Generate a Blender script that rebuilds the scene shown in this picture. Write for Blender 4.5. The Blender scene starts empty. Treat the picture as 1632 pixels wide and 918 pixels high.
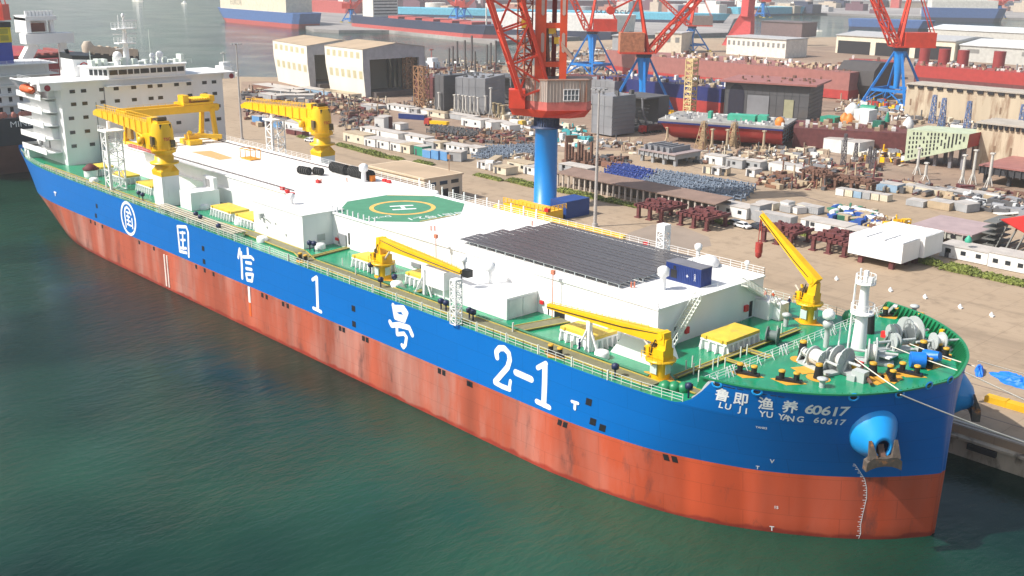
import bpy, bmesh, math, random
from mathutils import Vector, Matrix
random.seed(7)
D = bpy.data; SC = bpy.context.scene; COL = SC.collection
# ---------------------------------------------------------------- camera
FPX = 1689.45; PW, PH = 1632.0, 918.0
PITCH, ROLL, YAW = 0.292485, 0.010015, 2.38822
CAM = Vector((81.251, -113.9, 64.06))
cp, sp = math.cos(PITCH), math.sin(PITCH)
FW = Vector((math.cos(YAW)*cp, math.sin(YAW)*cp, -sp))
r0 = Vector((math.sin(YAW), -math.cos(YAW), 0)); u0 = r0.cross(FW)
RT = math.cos(ROLL)*r0 + math.sin(ROLL)*u0
UP = -math.sin(ROLL)*r0 + math.cos(ROLL)*u0
cd = D.cameras.new('camera'); cam = D.objects.new('camera', cd); COL.objects.link(cam)
cam.matrix_world = Matrix(((RT.x, UP.x, -FW.x, CAM.x), (RT.y, UP.y, -FW.y, CAM.y), (RT.z, UP.z, -FW.z, CAM.z), (0, 0, 0, 1)))
cd.sensor_width = 36; cd.lens = FPX/PW*36; cd.clip_start = 1; cd.clip_end = 30000
SC.camera = cam
# ---------------------------------------------------------------- world, sun, exposure
SUN_AZ = Vector((-0.45, -0.89, 0)).normalized(); SUN_EL = math.radians(47)
wd = D.worlds.new('World'); SC.world = wd; wd.use_nodes = True
nt = wd.node_tree; bg = nt.nodes['Background']
sky = nt.nodes.new('ShaderNodeTexSky'); sky.sky_type = 'NISHITA'; sky.sun_disc = False
sky.sun_elevation = SUN_EL; sky.sun_rotation = math.atan2(SUN_AZ.x, SUN_AZ.y)
sky.air_density = 1.3; sky.dust_density = 3.5; sky.ozone_density = 1.0
nt.links.new(sky.outputs[0], bg.inputs[0]); bg.inputs[1].default_value = 0.11
ld = D.lights.new('sun', 'SUN'); ld.energy = 4.6; ld.angle = math.radians(0.6); ld.color = (1, 0.96, 0.90)
sun = D.objects.new('sun', ld); COL.objects.link(sun)
sd = Vector((SUN_AZ.x*math.cos(SUN_EL), SUN_AZ.y*math.cos(SUN_EL), math.sin(SUN_EL)))
sun.rotation_euler = sd.to_track_quat('Z', 'Y').to_euler(); sun.location = (0, 0, 400)
SC.view_settings.view_transform = 'Standard'; SC.view_settings.look = 'None'
SC.view_settings.exposure = 0.42; SC.view_settings.gamma = 1
SC.cycles.volume_bounces = 1; SC.cycles.max_bounces = 6
HAZE_DENSITY = 0.00014
# ---------------------------------------------------------------- pixel helpers
def ray(px, py): return FW + RT*((px-PW/2)/FPX) - UP*((py-PH/2)/FPX)
def G(px, py, z=4.0):
    d = ray(px, py); t = (z-CAM.z)/d.z
    return CAM + d*t
def proj(P):
    d = Vector(P)-CAM; w = d.dot(FW)
    return PW/2+FPX*d.dot(RT)/w, PH/2-FPX*d.dot(UP)/w
def HT(X, Y, py):            # height z at which the vertical through X,Y appears at image row py
    lo, hi = -50, 400
    for i in range(40):
        m = (lo+hi)/2
        if proj((X, Y, m))[1] > py: lo = m
        else: hi = m
    return m
# ---------------------------------------------------------------- materials
MATS = {}
def mat(name, col, rough=0.6, metal=0.0, var=0.12, vscale=0.5, bump=0.0, bscale=4.0, dirt=None, dscale=0.15, dthr=0.55, stretch=None, coat=0.0):
    if name in MATS: return MATS[name]
    m = D.materials.new(name); m.use_nodes = True; n = m.node_tree.nodes; l = m.node_tree.links
    b = n['Principled BSDF']; b.inputs['Roughness'].default_value = rough; b.inputs['Metallic'].default_value = metal
    if coat: b.inputs['Coat Weight'].default_value = coat; b.inputs['Coat Roughness'].default_value = 0.15
    tc = n.new('ShaderNodeTexCoord'); mp = n.new('ShaderNodeMapping'); l.new(tc.outputs['Object'], mp.inputs[0])
    if stretch: mp.inputs['Scale'].default_value = stretch
    nz = n.new('ShaderNodeTexNoise'); nz.inputs['Scale'].default_value = vscale; nz.inputs['Detail'].default_value = 6
    l.new(mp.outputs[0], nz.inputs['Vector'])
    mr = n.new('ShaderNodeMapRange'); l.new(nz.outputs[0], mr.inputs[0])
    mr.inputs[1].default_value = 0.3; mr.inputs[2].default_value = 0.7; mr.inputs[3].default_value = 1-var; mr.inputs[4].default_value = 1+var
    mx = n.new('ShaderNodeMix'); mx.data_type = 'RGBA'; mx.blend_type = 'MULTIPLY'; mx.inputs[0].default_value = 1
    mx.inputs[6].default_value = (*col, 1); l.new(mr.outputs[0], mx.inputs[7])
    out = mx.outputs[2]
    if dirt:
        n2 = n.new('ShaderNodeTexNoise'); n2.inputs['Scale'].default_value = dscale; n2.inputs['Detail'].default_value = 8; n2.inputs['Roughness'].default_value = 0.65
        l.new(mp.outputs[0], n2.inputs['Vector'])
        m2 = n.new('ShaderNodeMapRange'); l.new(n2.outputs[0], m2.inputs[0]); m2.inputs[1].default_value = dthr; m2.inputs[2].default_value = dthr+0.15
        x2 = n.new('ShaderNodeMix'); x2.data_type = 'RGBA'; l.new(m2.outputs[0], x2.inputs[0]); l.new(out, x2.inputs[6]); x2.inputs[7].default_value = (*dirt, 1)
        out = x2.outputs[2]
    l.new(out, b.inputs['Base Color'])
    if bump:
        n3 = n.new('ShaderNodeTexNoise'); n3.inputs['Scale'].default_value = bscale; n3.inputs['Detail'].default_value = 5; l.new(mp.outputs[0], n3.inputs['Vector'])
        bp = n.new('ShaderNodeBump'); bp.inputs['Strength'].default_value = bump; bp.inputs['Distance'].default_value = 0.2
        l.new(n3.outputs[0], bp.inputs['Height']); l.new(bp.outputs[0], b.inputs['Normal'])
    MATS[name] = m; return m
W_ = mat('white_paint', (.8, .8, .79), .45, var=.03, dirt=(.62, .60, .56), dscale=.35, dthr=.62, stretch=(1, 1, .25))
WR = mat('white_roof', (.78, .77, .75), .5, var=.04, vscale=.3, dirt=(.66, .63, .6), dscale=.22, dthr=.57)
YL = mat('crane_yellow', (.80, .455, .004), .4, var=.08, dirt=(.45, .2, .02), dscale=.8, dthr=.66)
YH = mat('hatch_yellow', (.68, .47, .05), .55, var=.1, vscale=.8, dirt=(.5, .36, .08), dscale=.6, dthr=.55)
GRN = mat('deck_green', (.010, .235, .115), .22, var=.16, vscale=.35, dirt=(.05, .15, .06), dscale=.12, dthr=.56, bump=.05, bscale=.8)
GIN = mat('bulwark_green', (.010, .19, .075), .4, var=.1)
BLU = mat('hull_blue', (.0, .132, .46), .35, var=.05, vscale=.06, stretch=(.4, .4, 1.5))
BLU.node_tree.nodes['Principled BSDF'].inputs['Specular IOR Level'].default_value = .22
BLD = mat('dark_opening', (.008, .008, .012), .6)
GRY = mat('winch_grey', (.42, .45, .44), .45, var=.06)
BLK = mat('black_paint', (.012, .012, .014), .45)
ORG = mat('orange_grating', (.62, .30, .03), .6, var=.15, vscale=3)
RED = mat('signal_red', (.6, .02, .02), .45)
OLV = mat('walkway_grating', (.17, .16, .09), .7, var=.15, vscale=1.5)
BLE = mat('sky_blue_paint', (.01, .30, .72), .35, var=.05)
RUST = mat('rusty_steel', (.155, .08, .055), .8, var=.35, vscale=2)
MAR = mat('maroon_steel', (.13, .035, .035), .7, var=.25, vscale=.6)
DGR = mat('grey_steel', (.085, .085, .09), .6, var=.15, vscale=.15, dirt=(.09, .08, .075), dscale=.1, dthr=.55)
LGR = mat('light_steel', (.22, .225, .24), .6, var=.15, vscale=.15)
RDH = mat('antifouling_red', (.34, .030, .024), .5, var=.14, vscale=.1, dirt=(.42, .09, .07), dscale=.1, dthr=.6)
SOL = mat('solar_glass', (.085, .078, .083), .35, var=.1, vscale=1.2)
NAV = mat('navy_container', (.008, .03, .16), .45, var=.1)
RUB = mat('black_rubber', (.02, .02, .02), .75, var=.3, bump=.4, bscale=3)
RCR = mat('crane_red', (.58, .045, .018), .45, var=.12, vscale=.4, dirt=(.4, .07, .05), dscale=.4, dthr=.62)
BCR = mat('crane_blue', (.008, .17, .52), .4, var=.12, vscale=.3, dirt=(.02, .10, .28), dscale=.25, dthr=.6)
CRM = mat('cream_cladding', (.72, .69, .60), .6, var=.05, vscale=.1, stretch=(1, 1, .2))
TAN = mat('tan_roof', (.40, .30, .20), .75, var=.12, vscale=.1)
BRF = mat('brown_roof', (.21, .14, .11), .8, var=.15, vscale=.3)
GLS = mat('window_glass', (.03, .035, .04), .12)
TNW = mat('tan_window', (.48, .44, .28), .4)
HDG = mat('hedge_leaves', (.16, .19, .035), .8, var=.4, vscale=1.2)
PCB = mat('portable_cabin_white', (.66, .66, .64), .55, var=.08, vscale=.3, dirt=(.45, .42, .38), dscale=.5, dthr=.6)
CONC = mat('pale_concrete', (.38, .34, .29), .85, var=.15, vscale=.2, dirt=(.22, .19, .16), dscale=.2, dthr=.6, bump=.3)
TYR = mat('tyre', (.015, .015, .015), .8)
def pal(nm, c, r=.55): return mat(nm, c, r, var=.12, vscale=.4)
def seams(m, wx, wz, fac=.86, axes='xz', mortar=.04, dist=.012):     # plate joints: thin lines and a slight ridge, in object metres
    n = m.node_tree.nodes; l = m.node_tree.links; b = n['Principled BSDF']; src = b.inputs['Base Color'].links[0].from_socket
    tc = n.new('ShaderNodeTexCoord'); sp_ = n.new('ShaderNodeSeparateXYZ'); cb = n.new('ShaderNodeCombineXYZ'); l.new(tc.outputs['Object'], sp_.inputs[0])
    l.new(sp_.outputs['xyz'.index(axes[0])], cb.inputs[0]); l.new(sp_.outputs['xyz'.index(axes[1])], cb.inputs[1])
    bt = n.new('ShaderNodeTexBrick'); bt.offset = .5; bt.inputs['Scale'].default_value = 1; bt.inputs['Mortar Size'].default_value = mortar; bt.inputs['Mortar Smooth'].default_value = .3; bt.inputs['Brick Width'].default_value = wx; bt.inputs['Row Height'].default_value = wz
    bt.inputs['Color1'].default_value = (1,1,1,1); bt.inputs['Color2'].default_value = (.955,.955,.955,1); bt.inputs['Mortar'].default_value = (fac,fac,fac,1); l.new(cb.outputs[0], bt.inputs['Vector'])
    x = n.new('ShaderNodeMix'); x.data_type = 'RGBA'; x.blend_type = 'MULTIPLY'; x.inputs[0].default_value = 1; l.new(src, x.inputs[6]); l.new(bt.outputs[0], x.inputs[7]); l.new(x.outputs[2], b.inputs['Base Color'])
    if dist:
        nz = n.new('ShaderNodeTexNoise'); nz.inputs['Scale'].default_value = .35; nz.inputs['Detail'].default_value = 2; l.new(tc.outputs['Object'], nz.inputs['Vector'])
        bp = n.new('ShaderNodeBump'); bp.inputs['Strength'].default_value = .35; bp.inputs['Distance'].default_value = dist*8; l.new(nz.outputs[0], bp.inputs['Height']); l.new(bp.outputs[0], b.inputs['Normal'])
seams(BLU, 9, 2.6, .80); seams(WR, 6, 3, .90, 'xy', .05, 0)
# ---------------------------------------------------------------- mesh builder
class MB:
    def __init__(s): s.v = []; s.f = []; s.m = []; s.k = 0; s.sm = set()
    def use(s, k): s.k = k; return s
    def add(s, vs, fs, smooth=False):
        o = len(s.v); s.v += [tuple(p) for p in vs]
        for f in fs:
            if smooth: s.sm.add(len(s.f))
            s.f.append(tuple(i+o for i in f)); s.m.append(s.k)
        return s
    def box(s, x0, y0, z0, x1, y1, z1):
        return s.add([(x0,y0,z0),(x1,y0,z0),(x1,y1,z0),(x0,y1,z0),(x0,y0,z1),(x1,y0,z1),(x1,y1,z1),(x0,y1,z1)],
            [(0,3,2,1),(4,5,6,7),(0,1,5,4),(1,2,6,5),(2,3,7,6),(3,0,4,7)])
    def bar(s, a, b, w, h=None, w2=None, h2=None, upv=(0,0,1)):
        a = Vector(a); b = Vector(b); h = h or w; w2 = w2 or w; h2 = h2 or h; d = (b-a).normalized(); u = Vector(upv)
        if abs(d.dot(u)) > .97: u = Vector((1,0,0))
        r = d.cross(u).normalized(); u = r.cross(d)
        vs = [a-r*w/2-u*h/2, a+r*w/2-u*h/2, a+r*w/2+u*h/2, a-r*w/2+u*h/2, b-r*w2/2-u*h2/2, b+r*w2/2-u*h2/2, b+r*w2/2+u*h2/2, b-r*w2/2+u*h2/2]
        return s.add(vs, [(0,1,2,3),(7,6,5,4),(0,4,5,1),(1,5,6,2),(2,6,7,3),(3,7,4,0)])
    def tube(s, a, b, r, n=8, r2=None, cap=True):
        a = Vector(a); b = Vector(b); r2 = r if r2 is None else r2; d = (b-a).normalized(); u = Vector((0,0,1))
        if abs(d.dot(u)) > .97: u = Vector((1,0,0))
        p = d.cross(u).normalized(); q = d.cross(p)
        vs = [a+(p*math.cos(t*2*math.pi/n)+q*math.sin(t*2*math.pi/n))*r for t in range(n)] + [b+(p*math.cos(t*2*math.pi/n)+q*math.sin(t*2*math.pi/n))*r2 for t in range(n)]
        s.add(vs, [(t, (t+1)%n, n+(t+1)%n, n+t) for t in range(n)], n > 5)
        if cap: s.add(vs, [tuple(reversed(range(n))), tuple(range(n, 2*n))])
        return s
    def path(s, pts, r, n=6):
        for a, b in zip(pts, pts[1:]): s.tube(a, b, r, n)
        return s
    def lathe(s, c, prof, n=16):       # prof: (r,z) list about a vertical axis at c
        cx, cy, cz = c; vs = []
        for r, z in prof: vs += [(cx+r*math.cos(t*2*math.pi/n), cy+r*math.sin(t*2*math.pi/n), cz+z) for t in range(n)]
        fs = [(k*n+t, k*n+(t+1)%n, (k+1)*n+(t+1)%n, (k+1)*n+t) for k in range(len(prof)-1) for t in range(n)]
        s.add(vs, fs, True); s.add(vs[-n:], [tuple(range(n))]); return s
    def prism(s, poly, z0, z1):
        n = len(poly); vs = [(x, y, z0) for x, y in poly]+[(x, y, z1) for x, y in poly]
        return s.add(vs, [tuple(reversed(range(n))), tuple(range(n, 2*n))]+[(i, (i+1)%n, n+(i+1)%n, n+i) for i in range(n)])
    def wedge(s, poly, axis, a, b):    # poly in the plane across axis 'x' (y,z) or 'y' (x,z), from a to b
        n = len(poly)
        f = (lambda t, p: (t, p[0], p[1])) if axis == 'x' else (lambda t, p: (p[0], t, p[1]))
        return s.add([f(a, p) for p in poly]+[f(b, p) for p in poly], [tuple(reversed(range(n))), tuple(range(n, 2*n))]+[(i, (i+1)%n, n+(i+1)%n, n+i) for i in range(n)])
    def grid(s, P, smooth=True, flip=False):
        nr, nc = len(P), len(P[0]); vs = [p for r in P for p in r]
        fs = [(i*nc+j, i*nc+j+1, (i+1)*nc+j+1, (i+1)*nc+j) for i in range(nr-1) for j in range(nc-1)]
        if flip: fs = [tuple(reversed(f)) for f in fs]
        return s.add(vs, fs, smooth)
    def lattice(s, a, b, w, w2, r, n, tri=False, h=None, h2=None, rb=None):   # four-chord truss from a to b
        a = Vector(a); b = Vector(b); h = h or w; h2 = h2 or w2; rb = rb or r*.6; d = (b-a).normalized(); u = Vector((0,0,1))
        if abs(d.dot(u)) > .95: u = Vector((1,0,0))
        p = d.cross(u).normalized(); q = p.cross(d)
        cs = [(-1,-1),(1,-1),(1,1),(-1,1)]; R = []
        for k in range(n+1):
            t = k/n; c = a.lerp(b, t); ww = (w+(w2-w)*t)/2; hh = (h+(h2-h)*t)/2
            R.append([c+p*ww*x+q*hh*y for x, y in cs])
        for j in range(4): s.bar(R[0][j], R[n][j], r)
        for k in range(n+1):
            for j in range(4):
                s.bar(R[k][j], R[k][(j+1)%4], rb)
                if k < n: s.bar(R[k][j] if (k+j)%2 else R[k][(j+1)%4], R[k+1][(j+1)%4] if (k+j)%2 else R[k+1][j], rb)
        return s
ROOTS = {}
def mesh_obj(name, mb, mats, parent=None, xf=None):
    me = D.meshes.new(name); vs = mb.v
    if xf is not None: vs = [tuple(xf @ Vector(v)) for v in vs]
    me.from_pydata(vs, [], mb.f); mats = mats if isinstance(mats, (list, tuple)) else [mats]
    for m in mats: me.materials.append(m)
    if len(mats) > 1: me.polygons.foreach_set('material_index', mb.m)
    if mb.sm: me.polygons.foreach_set('use_smooth', [i in mb.sm for i in range(len(mb.f))])
    me.update(); o = D.objects.new(name, me); COL.objects.link(o)
    if parent: o.parent = parent
    return o
def tag(o, label, cat, group=None, kind=None):
    if label: o['label'] = label
    if cat: o['category'] = cat
    if group: o['group'] = group
    if kind: o['kind'] = kind
    return o
def thing(name, label, cat, loc=(0,0,0), rz=0, group=None):
    o = D.objects.new(name, None); COL.objects.link(o); o.location = loc; o.rotation_euler = (0, 0, rz); o.empty_display_size = 1
    tag(o, label, cat, group); ROOTS[o.name] = (Matrix.Translation(loc) @ Matrix.Rotation(rz, 4, 'Z')).inverted()
    return o
def rootxf(o):
    while o.parent: o = o.parent
    return ROOTS.get(o.name)
SPLIT = {'railing_post','netting_post','doorway','fire_hose_box','bollard_cap','prop','switch_box','portal_bar','deckhouse','door','mast_light','louvre','side_light','leg','porthole','funnel_louvre','hatch','window_band','roof_pipe','sounding_pipe','whip_aerial','freeing_port','stiffener','web_frame','painted_letter_x','solar_frame_x','railing_bay','lightening_slot','gantry_leg_frame'}
STUFFY = {'deck_clutter','poop_gear','bridge_equipment','lashing_plate','wall_fitting','rib','stiffeners','corrugation','cladding_rib','walkway_edge','floodlights'}
def pieces(mb):
    par = list(range(len(mb.v)))
    def fd(a):
        while par[a] != a: par[a] = par[par[a]]; a = par[a]
        return a
    for f in mb.f:
        for i in f[1:]: par[fd(i)] = fd(f[0])
    out = {}
    for k, f in enumerate(mb.f): out.setdefault(fd(f[0]), []).append(k)
    res = []
    for ks in out.values():
        n = MB(); ix = {}
        for k in ks:
            g = []
            for i in mb.f[k]:
                if i not in ix: ix[i] = len(n.v); n.v.append(mb.v[i])
                g.append(ix[i])
            if k in mb.sm: n.sm.add(len(n.f))
            n.f.append(tuple(g)); n.m.append(mb.m[k])
        res.append(n)
    return res
def part(name, mb, m, parent, label=None, W=False, kind=None):     # W: coordinates given in world space
    if name in STUFFY: kind = 'stuff'
    if name in SPLIT:
        ps = pieces(mb)
        if len(ps) > 1:
            for q in ps: o = mesh_obj(name, q, m, parent, rootxf(parent) if W else None)
            return o
    o = mesh_obj(name, mb, m, parent, rootxf(parent) if W else None)
    if label: o['label'] = label
    if kind: o['kind'] = kind
    return o
def solo(name, mb, m, label, cat, group=None):     # a thing that is one mesh, world coordinates; origin at the base
    xs = [v[0] for v in mb.v]; ys = [v[1] for v in mb.v]; zs = [v[2] for v in mb.v]
    c = Vector(((min(xs)+max(xs))/2, (min(ys)+max(ys))/2, min(zs)))
    o = mesh_obj(name, mb, m, None, Matrix.Translation(-c)); o.location = c
    return tag(o, label, cat, group)
def struct(name, mb, m, kind='structure'):
    o = mesh_obj(name, mb, m); o['kind'] = kind; return o
def sub_tree(o):
    out = []
    for c in D.objects:
        if c.parent == o: out.append(c)
    return out
def copy_tree(o, parent=None, kids=None):
    kids = kids if kids is not None else KIDS(o)
    c = o.copy(); COL.objects.link(c); c.parent = parent
    for ch, kk in kids: copy_tree(ch, c, kk)
    return c
def KIDS(o): return [(ch, KIDS(ch)) for ch in o.children]
def dup(o, loc, rz, label, group=None, scale=None, kids=None):
    c = copy_tree(o, None, kids); c.location = loc; c.rotation_euler = (0, 0, rz); c['label'] = label
    if group: c['group'] = group
    if scale: c.scale = scale
    return c
ORD = ['first','second','third','fourth','fifth','sixth','seventh','eighth','ninth','tenth','eleventh','twelfth','thirteenth','fourteenth','fifteenth','sixteenth','seventeenth','eighteenth','nineteenth','twentieth']
def text_geo(s, size=1.0, bold=0.0):
    cu = D.curves.new('lettering', 'FONT'); cu.body = s; cu.size = size; cu.offset = bold*size; cu.resolution_u = 3
    o = D.objects.new('lettering', cu); COL.objects.link(o)
    dg = bpy.context.evaluated_depsgraph_get(); me = D.meshes.new_from_object(o.evaluated_get(dg))
    vs = [v.co.copy() for v in me.vertices]; fs = [tuple(p.vertices) for p in me.polygons]
    D.objects.remove(o); D.curves.remove(cu); D.meshes.remove(me)
    return vs, fs
# ================================================================= SETTING: water, quay, hills, haze
def water_material():
    m = D.materials.new('sea_water'); m.use_nodes = True; n = m.node_tree.nodes; l = m.node_tree.links; b = n['Principled BSDF']
    b.inputs['Roughness'].default_value = .06; b.inputs['IOR'].default_value = 1.33; b.inputs['Specular IOR Level'].default_value = .33; b.inputs['Specular Tint'].default_value = (.7, .95, .85, 1)
    tc = n.new('ShaderNodeTexCoord')
    nz = n.new('ShaderNodeTexNoise'); nz.inputs['Scale'].default_value = .012; nz.inputs['Detail'].default_value = 5; l.new(tc.outputs['Object'], nz.inputs['Vector'])
    cr = n.new('ShaderNodeValToRGB'); l.new(nz.outputs[0], cr.inputs[0])
    cr.color_ramp.elements[0].position = .40; cr.color_ramp.elements[0].color = (.0, .017, .012, 1)
    cr.color_ramp.elements[1].position = .66; cr.color_ramp.elements[1].color = (.016, .066, .040, 1)
    l.new(cr.outputs[0], b.inputs['Base Color'])
    mp = n.new('ShaderNodeMapping'); l.new(tc.outputs['Object'], mp.inputs[0]); mp.inputs['Rotation'].default_value = (0, 0, .8); mp.inputs['Scale'].default_value = (1, .45, 1)
    w1 = n.new('ShaderNodeTexNoise'); w1.inputs['Scale'].default_value = .7; w1.inputs['Detail'].default_value = 7; w1.inputs['Roughness'].default_value = .62; l.new(mp.outputs[0], w1.inputs['Vector'])
    w2 = n.new('ShaderNodeTexNoise'); w2.inputs['Scale'].default_value = .09; w2.inputs['Detail'].default_value = 3; l.new(mp.outputs[0], w2.inputs['Vector'])
    # calmer and rougher patches
    pn = n.new('ShaderNodeTexNoise'); pn.inputs['Scale'].default_value = .02; pn.inputs['Detail'].default_value = 4; l.new(tc.outputs['Object'], pn.inputs['Vector'])
    pr = n.new('ShaderNodeMapRange'); l.new(pn.outputs[0], pr.inputs[0]); pr.inputs[1].default_value = .4; pr.inputs[2].default_value = .62; pr.inputs[3].default_value = .3; pr.inputs[4].default_value = 1
    b1 = n.new('ShaderNodeBump'); b1.inputs['Distance'].default_value = .40; l.new(pr.outputs[0], b1.inputs['Strength']); l.new(w1.outputs[0], b1.inputs['Height'])
    b2 = n.new('ShaderNodeBump'); b2.inputs['Distance'].default_value = .7; b2.inputs['Strength'].default_value = .5; l.new(w2.outputs[0], b2.inputs['Height']); l.new(b1.outputs[0], b2.inputs['Normal'])
    l.new(b2.outputs[0], b.inputs['Normal'])
    return m
mb = MB(); mb.add([(-9000,-6000,0),(6000,-6000,0),(6000,9000,0),(-9000,9000,0)], [(0,1,2,3)])
struct('water', mb, water_material())
def ground_material(name, base, dark, pale, red=None):
    m = D.materials.new(name); m.use_nodes = True; n = m.node_tree.nodes; l = m.node_tree.links; b = n['Principled BSDF']; b.inputs['Roughness'].default_value = .88
    tc = n.new('ShaderNodeTexCoord')
    def noise(sc, det, ro=.6, st=None):
        z = n.new('ShaderNodeTexNoise'); z.inputs['Scale'].default_value = sc; z.inputs['Detail'].default_value = det; z.inputs['Roughness'].default_value = ro
        if st:
            mp = n.new('ShaderNodeMapping'); mp.inputs['Scale'].default_value = st; l.new(tc.outputs['Object'], mp.inputs[0]); l.new(mp.outputs[0], z.inputs['Vector'])
        else: l.new(tc.outputs['Object'], z.inputs['Vector'])
        return z.outputs[0]
    def mixc(fac, a, c, lo, hi):
        mr = n.new('ShaderNodeMapRange'); l.new(fac, mr.inputs[0]); mr.inputs[1].default_value = lo; mr.inputs[2].default_value = hi
        x = n.new('ShaderNodeMix'); x.data_type = 'RGBA'; l.new(mr.outputs[0], x.inputs[0])
        if isinstance(a, tuple): x.inputs[6].default_value = (*a, 1)
        else: l.new(a, x.inputs[6])
        x.inputs[7].default_value = (*c, 1); return x.outputs[2]
    c = mixc(noise(.012, 5), base, pale, .45, .7)
    c = mixc(noise(.02, 7, .7, (.35, 1.2, 1)), c, dark, .52, .72)
    c = mixc(noise(.35, 6), c, tuple(v*.72 for v in base), .52, .75)
    c = mixc(noise(.06, 6, .6, (.12, 1.6, 1)), c, tuple(v*.66 for v in base), .56, .70)
    c = mixc(noise(.16, 9, .75), c, tuple(v*.5 for v in base), .64, .74)
    if red: c = mixc(noise(.05, 8, .7), c, red, .6, .7)
    # slab joints
    bt = n.new('ShaderNodeTexBrick'); bt.offset = 0; bt.inputs['Scale'].default_value = 1; bt.inputs['Mortar Size'].default_value = .06; bt.inputs['Brick Width'].default_value = 6; bt.inputs['Row Height'].default_value = 5
    bt.inputs['Color1'].default_value = bt.inputs['Color2'].default_value = (1,1,1,1); bt.inputs['Mortar'].default_value = (.78,.76,.74,1)
    l.new(tc.outputs['Object'], bt.inputs['Vector'])
    x = n.new('ShaderNodeMix'); x.data_type = 'RGBA'; x.blend_type = 'MULTIPLY'; x.inputs[0].default_value = 1; l.new(c, x.inputs[6]); l.new(bt.outputs[0], x.inputs[7])
    l.new(x.outputs[2], b.inputs['Base Color'])
    return m
GROUND = ground_material('yard_concrete', (.33, .245, .165), (.22, .165, .115), (.39, .30, .21))
DIRT = ground_material('yard_dirt', (.25, .17, .12), (.12, .09, .07), (.33, .245, .175), (.20, .10, .065))
def gp(*pts, z=4.0): return [tuple(G(x, y, z)[:2]) for x, y in pts]
# main yard block of land: quay edge at y=24, far edge against the harbour basin
far = gp((300,121),(440,123),(640,121),(655,113),(760,108),(862,104),(880,78),(905,66),(1010,62),(1240,60),(1420,58),(1700,52))
poly = [(-500, 24), (240, 24)] + [(700, 900)] + list(reversed(far)) + [(far[0][0]-20, far[0][1]-30)]
mb = MB(); mb.prism(poly, -6, 4.0); struct('yard_ground', mb, GROUND)
# quay wall face, ledge and coping (ledge 1.2 m lower, in front of the yard edge)
QW = mat('quay_wall', (.42, .36, .27), .9, var=.25, vscale=.3, dirt=(.10, .08, .06), dscale=.35, dthr=.5, bump=.5, bscale=1.5, stretch=(1, 1, .4))
mb = MB(); mb.box(-500, 22.9, 2.55, 240, 24.0, 2.9); mb.box(-500, 23.3, -5, 240, 23.98, 2.55); struct('quay_wall', mb, QW)
mb = MB(); mb.box(-500, 23.99, 4.0, 240, 24.5, 4.22); struct('quay_coping', mb, CONC)
# darker work areas
dirt_areas = [((385,130),(640,128),(700,118),(830,110),(1000,190),(1000,240),(760,245),(600,205),(380,185)),
 ((900,90),(1632,62),(1700,330),(1632,330),(1330,290),(1110,245),(1000,230),(1050,200)) ]
for k, a in enumerate(dirt_areas):
    q = gp(*a, z=4.004); mb = MB(); mb.add([(x, y, 4.004+.004*k) for x, y in q], [tuple(reversed(range(len(q))))]); struct('work_ground', mb, DIRT)
# irregular patch of darker concrete colour by the crane, repaired strips on the quay road
DARK_CONC = mat('darker_concrete', (.27, .215, .17), .8, var=.12, vscale=.15)
mb = MB(); q = gp((1000,372),(1040,358),(1085,360),(1130,378),(1134,392),(1090,399),(1040,395),(1005,385)); mb.add([(x, y, 4.012) for x, y in q], [tuple(reversed(range(len(q))))]); struct('dark_patch', mb, DARK_CONC)
mb = MB(); q = gp((1200,418),(1632,560),(1632,610),(1200,440)); 
PALE = mat('pale_slab', (.44, .36, .28), .85, var=.12, vscale=.1)
# crane rails let into the quay
mb = MB()
for yy in (30.0, 41.0):
    mb.box(-500, yy-.1, 4.0, 240, yy+.1, 4.03)
struct('crane_rails', mb, mat('rail_steel', (.16, .12, .10), .5))
mb = MB(); x0 = G(890,255)[0]
for (a, b) in (((700,205),(1010,262)),((1010,240),(1632,408)),((700,218),(1632,431))):
    A = G(*a); B = G(*b); mb.bar((A.x, A.y, 4.0), (B.x, B.y, 4.0), .5, .06)
struct('yard_rails', mb, mat('rail_steel', (.16,.12,.10), .5))
# far shore across the basin: a low slab of land, then hills
far2 = gp((300,36),(470,50),(560,62),(640,66),(700,72),(790,80),(840,64),(880,52), z=3)
# the far shore carries on to the right beyond the second basin
mb = MB(); P = gp((475,-8),(478,38),(500,46),(540,48),(620,48),(790,66),(850,60),(960,58),(1160,52), z=3)+gp((1170,30),(1240,18),(1400,24),(1700,30), z=3)
Q = [(-3500, 9000-1500)]
top = gp((1750,-30),(900,-34),(475,-32), z=3)
mb.prism(list(reversed(P))+[P[0]][:0]+[top[2], top[1], top[0]], -5, 3.0); struct('far_shore_ground', mb, ground_material('far_port_paving', (.27, .25, .24), (.15, .14, .15), (.38, .36, .34)))
def hill(name, pts, depth, zb=0):
    mb = MB(); n = len(pts); rows = []
    for r in range(7):
        t = r/6; rows.append([(x+dx*depth*t, y+dy*depth*t, zb+h*math.sin(min(1, t*2)*math.pi/2)*(1 if t <= .5 else 1-(t-.5)*1.6)) for (x, y, h, dx, dy) in pts])
    mb.grid(rows); struct(name, mb, mat('hill_green', (.10, .12, .09), .9, var=.25, vscale=.004))
hp = []
for k in range(60):
    a = YAW + .62 - k*1.24/59; R = 3300 + 300*math.sin(k*.7)
    h = 70+60*math.sin(k*.37+1)+35*math.sin(k*.93)+20*math.sin(k*2.1)
    hp.append((CAM.x+R*math.cos(a), CAM.y+R*math.sin(a), max(25, h)*1.15, math.cos(a), math.sin(a)))
hill('far_hills', hp, 1800)
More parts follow.
